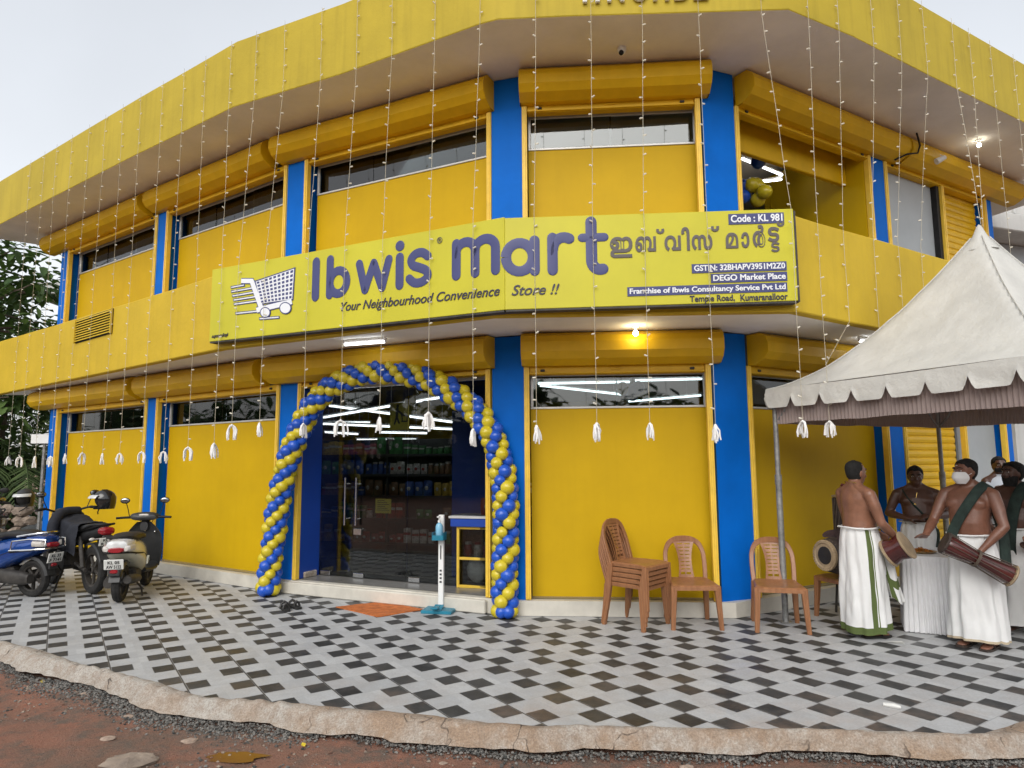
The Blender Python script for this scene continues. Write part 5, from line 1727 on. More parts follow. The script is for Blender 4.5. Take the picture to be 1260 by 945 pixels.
def person(label, loc, yaw, skin, arms, head_yaw=0.0, head_pitch=0.0, belly=0.02, lean=0.0, H=1.60, hair='short', waist=0.97, group=None, voxel=0.0085, hands=None, feet=True, slim=1.0):
    """body in local coordinates: +y faces forward, +x is the body's right-hand side seen from behind.
    arms: {'r': (elbow, wrist, fingertip dir), 'l': ...}"""
    root = thing('person', label, 'person', loc, group, yaw)
    k = H / 1.62
    mb = MB()
    def sec(z, cy, a, b, cx=0.0):
        return ell(cx, cy + lean * max(0, z - 0.85), z, a * slim, b, 22, 0.92)
    B = belly
    secs = [(.80, 0, .125, .10), (.86, 0, .155, .115), (.93, .004, .160, .118 + B * .4), (1.0, .008 + B * .4, .152, .112 + B), (1.06, .010 + B * .5, .150, .112 + B), (1.13, .010 + B * .3, .156, .112 + B * .5),
            (1.20, .008, .166, .115), (1.26, .004, .172, .110), (1.31, -.004, .165, .092), (1.345, -.010, .130, .072), (1.37, -.012, .080, .060), (1.395, -.010, .058, .058), (1.42, -.004, .054, .056)]
    mb.loft([sec(z * k, cy * k, a * k, b * k) for z, cy, a, b in secs])
    # chest, shoulder blades, shoulders, trapezius
    sh = {}
    for sname, sx in (('r', 1), ('l', -1)):
        S = Vector((sx * 0.185 * slim, -0.008 + lean * 0.46, 1.300)) * k
        sh[sname] = S
        mb.sphere(S, (0.058 * k, 0.056 * k, 0.060 * k), 14, 10)
        mb.sphere(Vector((sx * 0.082, 0.075 + lean * 0.36, 1.225)) * k, (0.078 * k, 0.045 * k, 0.058 * k), 14, 10)
        mb.tube([Vector((sx * 0.03, -0.012 + lean * .52, 1.40)) * k, Vector((sx * 0.09, -0.016 + lean * .5, 1.352)) * k, Vector((sx * 0.17, -0.012 + lean * .46, 1.322)) * k], [0.044 * k, 0.046 * k, 0.046 * k], 12)
        el, wr, fd = arms[sname]
        el, wr, fd = Vector(el), Vector(wr), Vector(fd).normalized()
        mb.tube(smoothpath([S + Vector((0, 0, 0.01)), S.lerp(el, 0.35) + Vector((sx * .006, 0, 0)), S.lerp(el, 0.7), el], 3), [0.054, 0.053, 0.052, 0.051, 0.050, 0.048, 0.045, 0.042, 0.040, 0.0395], 14)
        mb.sphere(el, 0.040, 12, 8)
        mb.tube(smoothpath([el, el.lerp(wr, 0.3), el.lerp(wr, 0.7), wr], 3), [0.039, 0.041, 0.042, 0.041, 0.038, 0.034, 0.031, 0.028, 0.026, 0.025], 14)
        # hand: palm, four unequal bent fingers and a thumb
        hp = (hands or {}).get(sname, {})
        curl = hp.get('curl', 0.5)
        pn = Vector(hp.get('palm', (-sx, 0, 0))).normalized()          # the way the palm faces
        pn = (pn - fd * pn.dot(fd)).normalized()
        side_ = fd.cross(pn).normalized()                              # across the knuckles
        th_s = Vector(hp.get('thumb', (0, 1, 0.4)))
        if side_.dot(th_s) < 0: side_ = -side_
        c0 = wr + fd * 0.045
        Rm = Matrix((side_, fd, pn)).transposed()
        mb.sphere(c0, (0.040, 0.052, 0.017), 14, 10, 0, None, Rm)
        mb.sphere(wr + fd * 0.012, (0.028, 0.03, 0.020), 12, 8, 0, None, Rm)
        for f_, (off_, ln) in enumerate(((0.030, 0.070), (0.010, 0.080), (-0.010, 0.074), (-0.029, 0.058))):
            p = wr + fd * 0.082 + side_ * off_
            pts = [p - fd * 0.02, p]
            ang = 0
            spread = side_ * off_ * 0.25
            for seg_ in (0.45, 0.32, 0.23):
                ang += curl * (0.55 + 0.06 * f_)
                d = (fd * cos(ang) + pn * sin(ang)) + spread
                pts.append(pts[-1] + d.normalized() * ln * seg_)
            mb.tube(pts, [0.0100, 0.0098, 0.0092, 0.0086, 0.0072], 8)
        tb = wr + fd * 0.022 + side_ * 0.028 + pn * 0.006
        t1 = tb + (side_ * 0.75 + fd * 0.55 + pn * 0.25).normalized() * 0.036
        t2 = t1 + (side_ * 0.25 + fd * 0.9 + pn * (0.3 + 0.4 * curl)).normalized() * 0.034
        mb.tube([tb - side_ * .012, tb, t1, t2], [0.013, 0.0135, 0.0115, 0.0085], 8)
    # legs and feet (mostly under the cloth)
    for sx in (-1, 1):
        hp_ = Vector((sx * 0.085, 0, 0.84)) * k
        kn = Vector((sx * 0.085, 0.015, 0.46)) * k; an = Vector((sx * 0.085, -0.01, 0.085))
        mb.tube(smoothpath([hp_, kn, an], 4), [0.085, .080, .072, .064, .056, .056, .050, .042, .036], 14)
        if feet:
            mb.loft([ell(sx * 0.088, y_, 0, a, 1, 12) if False else [(sx * 0.088 + a * cos(t_), y_, 0.012 + zc + h_ * sin(t_)) for t_ in [2 * pi * q / 12 for q in range(12)]]
                     for y_, a, zc, h_ in ((-0.075, 0.018, 0.02, 0.02), (-0.055, 0.032, 0.032, 0.034), (0.0, 0.034, 0.038, 0.042), (0.05, 0.038, 0.028, 0.030), (0.11, 0.045, 0.018, 0.020), (0.15, 0.042, 0.013, 0.014), (0.175, 0.026, 0.010, 0.010))])
    # head
    HC = Vector((0, 0.012 + lean * 0.62, 1.502)) * k
    HR = Matrix.Rotation(head_yaw, 3, 'Z') @ Matrix.Rotation(head_pitch, 3, 'X')
    def hx(p): return HC + HR @ (Vector(p) * k)
    hs_ = [(-.118, .036, .018, .018), (-.108, .030, .034, .036), (-.090, .022, .046, .058), (-.065, .012, .056, .077), (-.035, .006, .064, .088), (0, .002, .069, .094), (.035, -.002, .071, .096), (.065, -.006, .066, .090), (.09, -.010, .052, .074), (.107, -.012, .032, .048), (.114, -.012, .010, .018)]
    mb.loft([[hx((a * cos(t_), cy + b * sin(t_), z)) for t_ in [2 * pi * q / 24 for q in range(24)]] for z, cy, a, b in hs_])
    mb.tube([Vector((0, -0.006 + lean * .55, 1.37)) * k, hx((0, -0.012, -0.05))], [0.056 * k, 0.054 * k], 16)
    mb.tube([hx((0, .094, .022)), hx((0, .106, -.004)), hx((0, .118, -.028))], [.010 * k, .012 * k, .015 * k], 8)
    for sx in (-1, 1):
        mb.sphere(hx((sx * .013, .106, -.032)), .010 * k, 8, 6)
        mb.sphere(hx((sx * .071, -.004, -.005)), (.010 * k, .020 * k, .034 * k), 10, 8, 0, None, HR)
        mb.tube([hx((sx * .012, .097, .030)), hx((sx * .032, .094, .034)), hx((sx * .052, .078, .028))], [.009, .010, .007], 8)
        mb.sphere(hx((sx * .040, .072, -.030)), (.020, .016, .018), 10, 8)
    mb.sphere(hx((0, .093, -.060)), (.024 * k, .012 * k, .008 * k), 10, 6, 0, None, HR)
    mb.sphere(hx((0, .091, -.073)), (.020 * k, .012 * k, .008 * k), 10, 6, 0, None, HR)
    me = mesh_from(mb, skin, 'body', None)
    o = bpy.data.objects.new('body', me); COL.objects.link(o)
    rm = o.modifiers.new('r', 'REMESH'); rm.mode = 'VOXEL'; rm.voxel_size = voxel; rm.use_smooth_shade = True
    sm_ = o.modifiers.new('s', 'SMOOTH'); sm_.factor = 0.5; sm_.iterations = 2
    dg = bpy.context.evaluated_depsgraph_get()
    me2 = bpy.data.meshes.new_from_object(o.evaluated_get(dg)); me2.name = 'body'
    me2.materials.clear(); me2.materials.append(M[skin])
    me2.polygons.foreach_set('material_index', [0] * len(me2.polygons))
    me2.polygons.foreach_set('use_smooth', [True] * len(me2.polygons))
    o.modifiers.clear(); o.data = me2; o.parent = root
    bpy.data.meshes.remove(me)
    # eyes
    e = MB()
    for sx in (-1, 1):
        e.sphere(hx((sx * .031, .0895, .008)), (.0125 * k, .006 * k, .0062 * k), 10, 8, 1, None, HR)
        e.sphere(hx((sx * .031, .0945, .008)), (.0058 * k, .003 * k, .0058 * k), 8, 6, 0, None, HR)
    part('eyes', e, ['eye', 'eyewhite'], root, True)
    # hair shell with a ragged edge
    h_ = MB()
    rows_ = []
    seed = hash(label) % 97
    NV, NU = 14, 34
    for j in range(NV + 1):
        row = []
        for i in range(NU):
            th = 2 * pi * i / NU           # 0 = right, pi/2 = front
            front = sin(th)
            low = (0.074 if front > 0.55 else (-0.005 if front > -0.15 else -0.062))
            if 0.15 < front <= 0.55: low = 0.045
            if hair == 'receding' and front > 0.2: low = 0.088
            low += 0.010 * noise.noise((th * 5, seed, 0))
            zz = low + (0.121 - low) * (j / NV)
            # head radius at zz
            for q in range(len(hs_) - 1):
                if hs_[q][0] <= zz <= hs_[q + 1][0] or q == len(hs_) - 2:
                    f = min(1, max(0, (zz - hs_[q][0]) / (hs_[q + 1][0] - hs_[q][0])))
                    cy = hs_[q][1] + (hs_[q + 1][1] - hs_[q][1]) * f
                    a = hs_[q][2] + (hs_[q + 1][2] - hs_[q][2]) * f
                    b = hs_[q][3] + (hs_[q + 1][3] - hs_[q][3]) * f
                    break
            vol = {'short': 0.011, 'receding': 0.007, 'thick': 0.019}[hair] * (0.35 + 0.65 * min(1, j / 3)) + 0.003 * noise.noise((th * 7, zz * 60, seed))
            if zz > 0.112: a, b = a * 0.7 * (1 - (zz - 0.112) / 0.02), b * 0.7 * (1 - (zz - 0.112) / 0.02)
            row.append(hx(((a + vol) * cos(th), cy + (b + vol) * sin(th), zz)))
        rows_.append(row)
    h_.loft(rows_, True)
    part('hair', h_, 'hair', root, True, sharp=80)
    if hair != 'none':
        br = MB()
        for sx in (-1, 1):
            br.tube([hx((sx * .014, .104, .031)), hx((sx * .032, .102, .037)), hx((sx * .052, .085, .030))], [.004, .005, .003], 6)
        part('eyebrows', br, 'hair', root, True)
    return root, hx, k, HR

def mundu(root, z1=0.99, z0=0.07, a=0.175, b=0.15, flare=0.03, seed=0, mats=('mundu', 'green', 'mundu_cream'), hem=None, stripe=None, cy=0.012, step=0.0, knot=True):
    """wrapped ankle length cloth; hem = (material slot, height), stripe = (angle, half width, slot)"""
    NU, NV = 120, 46
    mb = MB()
    rows_ = []
    for j in range(NV + 1):
        v = j / NV
        z = z1 + (z0 - z1) * v
        row = []
        for i in range(NU):
            th = 2 * pi * i / NU
            hip = 0.030 * sin(min(1, v / 0.22) * pi / 2) * (1 - 0.35 * v)
            R_a = a - 0.028 + hip + flare * v
            R_b = b - 0.026 + hip * 0.9 + flare * v * 0.7
            fold = (0.003 + 0.012 * v) * sin(th * 9 + 2.0 * noise.noise((th, v * 1.2, seed)) * 2) + 0.024 * v * noise.noise((2 * cos(th), 2 * sin(th), seed + v * 1.5)) + 0.010 * noise.noise((5 * cos(th), 5 * sin(th), seed + v * 6))
            # front overlap edge
            d = (th - 1.35) % (2 * pi)
            if d < 0.5: fold += 0.014 * (1 - d / 0.5)
            row.append(((R_a + fold) * cos(th), cy + (R_b + fold) * sin(th) + step * v, z + 0.012 * v * noise.noise((3 * cos(th), 3 * sin(th), seed + 4)) + (0.02 * sin(th - 0.5) * v)))
        rows_.append(row)
    mb.loft(rows_, False, 0, True)
    for n_ in range(len(mb.f)):
        j, i = n_ // NU, n_ % NU
        z = z1 + (z0 - z1) * j / NV
        th = 2 * pi * i / NU
        if stripe:
            dd = (th - stripe[0] + pi) % (2 * pi) - pi
            if abs(dd) < stripe[1]: mb.m[n_] = stripe[2]
            elif stripe[1] * 1.35 < abs(dd) < stripe[1] * 1.6: mb.m[n_] = stripe[2]
        if hem and z < z0 + hem[1]: mb.m[n_] = hem[0]
    o = part('mundu', mb, list(mats), root, True, sharp=80)
    if knot:
        w = MB()
        path = [((a + 0.004) * cos(t_), cy + (b + 0.002) * sin(t_), z1 - 0.004 + 0.004 * sin(3 * t_)) for t_ in [2 * pi * q / 40 for q in range(40)]]
        w.tube(path, [0.008 + 0.003 * noise.noise((q * .4, seed, 0)) for q in range(40)], 8, 0, False, None, True, True)
        part('waist_roll', w, mats[0], o, True)
    return o

def strap(root, pts, w, m, nm='shoulder_cloth', th=0.010, side=(0, 1, 0)):
    s_ = MB(); band(s_, smoothpath(pts, 6), w, th, side)
    return part(nm, s_, m, root, True, sharp=70)

def sandals(root, m='sandal'):
    for sx in (-1, 1):
        s_ = MB()
        s_.loft([[(sx * 0.088 + a * c1, y_, z) for c1, z in ((-1, 0.002), (1, 0.002), (1, 0.018), (-1, 0.018))] for y_, a in ((-0.09, 0.03), (-0.05, 0.04), (0.03, 0.04), (0.1, 0.05), (0.16, 0.046), (0.19, 0.03))], True, 0, False)
        s_.tube([(sx * 0.088 - 0.05, 0.07, 0.02), (sx * 0.088 - 0.02, 0.09, 0.055), (sx * 0.088 + 0.02, 0.09, 0.055), (sx * 0.088 + 0.05, 0.07, 0.02)], 0.009, 6)
        part('sandal', s_, m, root, True)

def hdg(dx, dy): return atan2(dy, dx) - pi / 2

# 1: the man turning away, green bordered mundu, hand on the round drum
yaw1 = hdg(0.88, 0.20)
p1, hx1, k1, R1_ = person("bare chested man in a white mundu with green borders turning away to the right", (3.235, 6.42, 0), yaw1, 'skin_a',
    {'r': ((0.245, 0.05, 1.03), (0.215, 0.27, 0.845), (-0.25, 0.95, -0.15)), 'l': ((-0.23, 0.06, 1.04), (-0.14, 0.27, 0.90), (0.2, 0.9, -0.2))}, 0.12, 0.0, 0.022, 0.0, 1.60, 'receding',
    hands={'r': {'curl': 0.45, 'palm': (-0.4, 0, -0.9), 'thumb': (-1, 0.2, 0)}, 'l': {'curl': 0.5, 'palm': (0.6, 0, -0.6), 'thumb': (1, 0, 0.3)}})
mundu(p1, 0.985, 0.065, 0.180, 0.170, 0.050, 3, hem=(1, 0.075), stripe=(-0.30, 0.13, 1))
# the loose front end of his cloth, swinging forward
fl = MB()
rows_ = []
for j in range(22):
    v = j / 21
    rows_.append([(0.10 + 0.02 * sin(u * 9 + v * 3) + 0.03 * v, 0.10 + 0.16 * u + 0.10 * v ** 1.4, 0.90 - 0.56 * v - 0.06 * u + 0.02 * sin(u * 8)) for u in [q / 14 for q in range(15)]])
fl.loft(rows_, False, 0, True, False)
for n_ in range(len(fl.f)):
    j, i = n_ // 14, n_ % 14
    if (i in (2, 3, 4, 5) or 13 <= j <= 15): fl.m[n_] = 1
part('mundu_end', fl, ['mundu', 'green'], p1, True, sharp=80)
strap(p1, [(-0.12, -0.06, 1.37), (-0.06, 0.09, 1.31), (0.04, 0.145, 1.18), (0.12, 0.165, 1.05), (0.17, 0.20, 0.92), (0.19, 0.26, 0.84)], 0.016, 'redcord', 'drum_strap', 0.005, (0.6, 0.2, 0.6))
cn_ = MB(); cn_.tube([(0.075 * cos(t_), -0.012 + 0.078 * sin(t_), 1.378 - 0.028 * sin(t_) + 0.0 * t_) for t_ in [2 * pi * q / 30 for q in range(30)]], 0.0035, 6, 0, False, None, True, True)
part('neck_chain', cn_, 'gold', p1, True)
sandals(p1)

# 2: the man playing behind the table
p2, hx2, k2, R2_ = person("bare chested man with a gold pendant standing behind the white table", (4.34, 7.32, 0), hdg(-0.45, -0.9), 'skin_b',
    {'r': ((0.275, 0.02, 1.03), (0.10, 0.22, 0.99), (-0.9, 0.3, 0.2)), 'l': ((-0.275, 0.02, 1.03), (-0.13, 0.24, 1.02), (0.85, 0.35, 0.1))}, 0.0, -0.12, 0.015, 0.03, 1.54, 'short',
    hands={'r': {'curl': 0.7, 'palm': (0, -0.5, -0.8)}, 'l': {'curl': 0.7, 'palm': (0, -0.5, -0.8)}})
mundu(p2, 0.95, 0.07, 0.174, 0.152, 0.04, 8)
strap(p2, [(0.13, 0.02, 1.29), (0.09, 0.11, 1.2), (-0.02, 0.135, 1.05), (-0.12, 0.14, 0.93), (-0.16, 0.15, 0.85), (-0.14, 0.17, 0.70)], 0.014, 'dkgreen', 'drum_strap', 0.006, (0.5, 0, 0.8))
pdn = MB(); pdn.sphere((0.03, 0.122, 1.13), (0.017, 0.006, 0.019), 12, 8)
pdn.tube([(0.075 * cos(t_), -0.0 + 0.09 * sin(t_), 1.30 - 0.05 * max(0, sin(t_))) for t_ in [pi * q / 16 for q in range(17)]], 0.002, 5)
pdn.tube([(0.0, .105, 1.255), (0.03, 0.122, 1.14)], 0.002, 5)
part('pendant', pdn, 'gold', p2, True)

# 3: the masked man with the hourglass drum
yaw3 = hdg(-0.72, -0.50)
p3, hx3, k3, R3_ = person("bare chested man in a white face mask with a green shoulder cloth and drum", (4.035, 6.03, 0), yaw3, 'skin_c',
    {'l': ((-0.275, 0.06, 1.035), (-0.13, 0.185, 0.83), (0.35, 0.55, -0.5)), 'r': ((0.265, 0.10, 1.05), (0.235, 0.34, 0.935), (0.02, 0.97, 0.10))}, -0.38, 0.02, 0.018, 0.0, 1.61, 'short',
    hands={'r': {'curl': 0.14, 'palm': (-0.5, 0, -0.8), 'thumb': (-1, 0, 0.6)}, 'l': {'curl': 0.6, 'palm': (0.4, 0.2, -0.8), 'thumb': (0.8, 0.3, 0.2)}})
mundu(p3, 0.955, 0.055, 0.182, 0.160, 0.045, 12, hem=(2, 0.035))
mk = MB()
rows_ = []
for j in range(11):
    f = j / 10
    z = -0.002 - 0.104 * f
    half = 1.25 * (0.55 + 0.45 * sin(pi * (0.12 + 0.76 * f)))
    row = []
    for i in range(21):
        t_ = -half + 2 * half * i / 20
        q = abs(i / 10 - 1)
        aa, bb_ = (0.066 - 0.020 * max(0, f - .55) / .45, 0.092 - 0.022 * max(0, f - .5) / .5)
        out_ = 0.006 + 0.034 * (1 - q ** 1.7) * sin(pi * (0.10 + 0.80 * f)) ** 0.8
        row.append(hx3(((aa + .007 + out_ * .25) * sin(t_), 0.006 + (bb_ + out_) * cos(t_), z)))
    rows_.append(row)
mk.loft(rows_, False, 0, True, False)
for sx in (-1, 1):
    mk.tube([hx3((sx * .062, .045, -.03)), hx3((sx * .072, .01, -.01)), hx3((sx * .074, -.02, .015))], 0.0022, 5)
part('face_mask', mk, 'mask', p3, True, sharp=80)
strap(p3, [(-0.15, -0.13, 1.20), (-0.135, -0.06, 1.37), (-0.115, 0.05, 1.352), (-0.06, 0.135, 1.24), (0.02, 0.162, 1.10), (0.075, 0.175, 0.98), (0.10, 0.20, 0.86)], 0.040, 'dkgreen', 'shoulder_cloth', 0.010, (0.75, 0.15, 0.6))
strap(p3, [(-0.16, -0.12, 1.15), (-0.19, -0.13, 0.98), (-0.20, -0.12, 0.84), (-0.205, -0.10, 0.70)], 0.055, 'dkgreen', 'hanging_cloth', 0.014, (0.3, 1, 0))
fm = MB(); fm.box((-0.010, 0, 0), (0.010, 0.003, 0.006), 0.001); 
fm.v = [tuple(hx3((v[0], v[1] + .0945, v[2] + .052))) for v in fm.v]
part('forehead_mark', fm, 'mask', p3, True)
sandals(p3, 'leather')

# 4: bearded man at the right edge
p4, hx4, k4, R4_ = person("bearded bare chested man with a dark cloth standing at the right edge", (4.80, 6.50, 0), hdg(-0.85, -0.45), 'skin_b',
    {'r': ((0.26, 0.03, 1.03), (0.22, 0.20, 0.86), (-0.3, 0.9, -0.2)), 'l': ((-0.26, 0.02, 1.03), (-0.22, 0.18, 0.86), (0.3, 0.9, -0.3))}, -0.30, 0.10, 0.02, 0.0, 1.58, 'thick')
mundu(p4, 0.96, 0.06, 0.18, 0.158, 0.05, 21)
bd = MB()
rows_ = []
for j in range(8):
    z = -0.028 - 0.100 * j / 7
    row = []
    for i in range(21):
        t_ = -1.5 + 3.0 * i / 20
        a_, b2_ = 0.066 - 0.026 * (j / 7) ** 2, 0.088 - 0.020 * (j / 7) ** 2
        row.append(hx4(((a_ + .007) * sin(t_), 0.010 + (b2_ + .008 + .004 * noise.noise((t_ * 8, z * 80, 0))) * cos(t_) - (0.02 if (j < 2 and abs(t_) < 0.45) else 0), z)))
    rows_.append(row)
bd.loft(rows_, True, 0, True, False)
part('beard', bd, 'hair', p4, True, sharp=80)
strap(p4, [(-0.13, -0.11, 1.2), (-0.12, -0.05, 1.36), (-0.10, 0.06, 1.34), (-0.06, 0.14, 1.2), (-0.02, 0.17, 1.0), (0.0, 0.18, 0.82), (0.0, 0.17, 0.70)], 0.05, 'dkgreen', 'shoulder_cloth', 0.012, (1, 0.1, 0.2))

# 5: man in a white shirt farther back
p5, hx5, k5, R5_ = person("man in a pale shirt standing farthest back by the grey wall", (6.18, 8.62, 0), hdg(0.15, -0.98), 'skin_b',
    {'r': ((0.245, -0.01, 1.03), (0.25, 0.06, 0.80), (0, 0.2, -1)), 'l': ((-0.245, -0.01, 1.03), (-0.25, 0.06, 0.80), (0, 0.2, -1))}, -0.5, 0.0, 0.015, 0.0, 1.64, 'short', voxel=0.011)
shm = MB()
shm.loft([ell(0, .004, z, a, b, 24) for z, a, b in ((0.80, .185, .150), (0.95, .183, .15), (1.1, .18, .145), (1.22, .192, .140), (1.31, .190, .118), (1.36, .135, .09), (1.39, .075, .073), (1.415, .07, .072))], False)
for sx in (-1, 1):
    shm.tube([(sx * 0.165, -.008, 1.30), (sx * 0.215, -.01, 1.20), (sx * 0.25, -.012, 1.06)], [.075, .072, .070], 14)
part('shirt', shm, 'shirt', p5, True, sharp=70)
tr_ = MB()
for sx in (-1, 1): tr_.tube([(sx * .088, 0, .90), (sx * .09, .01, .46), (sx * .09, 0, .06)], [.098, .080, .062], 14)
part('trousers', tr_, 'leather', p5, True)
bm5 = MB(); bm5.tube([hx5((-.055, .05, -.05)), hx5((0, .098, -.05)), hx5((.055, .05, -.05))], [.03, .034, .03], 10)
part('face_mask', bm5, 'black', p5, True)

# 6: the drummer mostly outside the frame
p6, hx6, k6, R6_ = person("drummer mostly cut off by the right edge, only his arm in view", (4.90, 5.93, 0), hdg(-0.9, 0.3), 'skin_a',
    {'r': ((0.26, 0.06, 1.04), (0.16, 0.26, 0.90), (-0.3, 0.9, -0.2)), 'l': ((-0.27, 0.05, 1.05), (-0.15, 0.26, 0.86), (0.3, 0.9, -0.3))}, 0.0, 0.0, 0.025, 0.0, 1.60, 'short', voxel=0.0095)
mundu(p6, 0.97, 0.06, 0.18, 0.158, 0.04, 33)
M['redwhite'] = mat("red cloth", (0.35, 0.02, 0.03), 0.7, 0.2, 14)
c_ = MB()
rows_ = [[(-0.235 + 0.01 * sin(u * 9), 0.10 + 0.22 * u + 0.02 * sin(v * 8), 0.78 - 0.40 * v) for u in [q / 10 for q in range(11)]] for v in [q / 12 for q in range(13)]]
c_.loft(rows_, False, 0, True, False)
for n_ in range(len(c_.f)):
    if n_ % 10 in (8, 9) or n_ // 10 > 10: c_.m[n_] = 1
part('hip_cloth', c_, ['redwhite', 'mask'], p6, True, sharp=80)
# ------------------------------------------------------------------ two-wheelers
M['cream'] = mat("cream scooter paint", (0.62, 0.61, 0.49), 0.25, 0.06, 5, coat=0.5)
M['silverp'] = mat("silver white scooter paint", (0.70, 0.71, 0.71), 0.25, 0.06, 5, coat=0.5)
M['bluep'] = mat("metallic blue scooter paint", (0.008, 0.055, 0.26), 0.22, 0.1, 5, metal=0.3, coat=0.6)
M['seatv'] = mat("black seat vinyl", (0.016, 0.016, 0.017), 0.55, 0.15, 30, 0.1, 80)
M['redlens'] = mat("red lamp lens", (0.30, 0.012, 0.02), 0.12, 0.1, 20, coat=0.6)
M['clearlens'] = mat("clear lamp lens", (0.55, 0.52, 0.48), 0.12, 0.1, 20, coat=0.5)
M['plate'] = mat("number plate white", (0.66, 0.66, 0.63), 0.45, 0.05, 12)
M['chrome'] = mat("chrome", (0.75, 0.75, 0.75), 0.1, 0.05, 9, metal=1.0)
M['darkplastic'] = mat("charcoal plastic", (0.035, 0.036, 0.037), 0.42, 0.12, 10)
M['mirror'] = mat("mirror glass", (0.30, 0.31, 0.32), 0.08, 0, metal=1.0)

def wheel(root, y, r, w, nm='wheel', x=0.0):
    X = Matrix.Translation((x, y, r)) @ Matrix.Rotation(pi / 2, 4, 'Y')
    t_ = MB()
    t_.lathe([(r * .70, -w * .38), (r * .84, -w * .5), (r * .95, -w * .40), (r, -w * .16), (r, w * .16), (r * .95, w * .40), (r * .84, w * .5), (r * .70, w * .38), (r * .70, -w * .38)], 36, 0, X)
    for k in range(36):       # tread blocks
        a = 2 * pi * k / 36
        t_.box((r * .985 - 0.004, -w * .3, -0.008), (r + 0.003, -w * .05, 0.008), 0, 0, X @ Matrix.Rotation(a, 4, 'Z'))
        t_.box((r * .985 - 0.004, w * .05, -0.008), (r + 0.003, w * .3, 0.008), 0, 0, X @ Matrix.Rotation(a + 0.08, 4, 'Z'))
    wh = part(nm, t_, 'rubber', root, True)
    h = MB()
    h.lathe([(0.03, -w * .45), (0.05, -w * .35), (0.05, w * .35), (0.03, w * .45), (0.001, w * .45)], 16, 0, X)
    h.lathe([(r * .70, -w * .36), (r * .62, -w * .3), (r * .62, w * .3), (r * .70, w * .36)], 32, 0, X)
    for k in range(5):
        a = 2 * pi * k / 5
        h.box((0.04, -w * .18, -0.016), (r * .64, w * .18, 0.016), 0.004, 0, X @ Matrix.Rotation(a, 4, 'Z'))
    part('rim', h, 'dirtydark', wh, True)
    return wh

def sect(y, zc, a, h, n=20, pw=0.75, cx=0, taper=0.0):
    r = []
    for k in range(n):
        t_ = 2 * pi * k / n
        c, s_ = cos(t_), sin(t_)
        r.append((cx + a * (1 - taper * s_) * math.copysign(abs(c) ** pw, c), y, zc + h * math.copysign(abs(s_) ** pw, s_)))
    return r

def plate_(root, y, z, lines, w=0.20, h=0.115, tilt_=0.2, nm='number_plate', x=0.0):
    Q = Matrix.Translation((x, y, z)) @ Matrix.Rotation(tilt_, 4, 'X')
    p = MB(); p.box((-w / 2, -0.006, -h / 2), (w / 2, 0.006, h / 2), 0.004, 0, Q)
    o = part(nm, p, 'plate', root, True)
    t_ = MB()
    if len(lines) == 2:
        text_mesh(t_, lines[0], -w * .30, 0.006, w * .60, h * .32, Q, 0.03, 0, 0.002, 0, -0.0065)
        text_mesh(t_, lines[1], -w * .38, -h * .40, w * .76, h * .34, Q, 0.03, 0, 0.002, 0, -0.0065)
    else:
        text_mesh(t_, lines[0], -w * .40, -h * .2, w * .8, h * .4, Q, 0.03, 0, 0.002, 0, -0.0065)
    part('plate_lettering', t_, 'black', o, True)

def mirror_(root, x, y, z0, z1, lean_):
    m_ = MB(); m_.tube([(x, y, z0), (x + lean_ * .5, y + .01, (z0 + z1) / 2), (x + lean_, y - 0.005, z1)], 0.006, 6)
    c = (x + lean_ * 1.2, y - 0.012, z1 + 0.02)
    m_.sphere(c, (0.062, 0.016, 0.042), 16, 10)
    o = part('mirror', m_, 'black', root, True)
    g_ = MB(); g_.sphere((c[0], c[1] - 0.011, c[2]), (0.054, 0.008, 0.035), 16, 8)
    part('mirror_glass', g_, 'mirror', o, True)

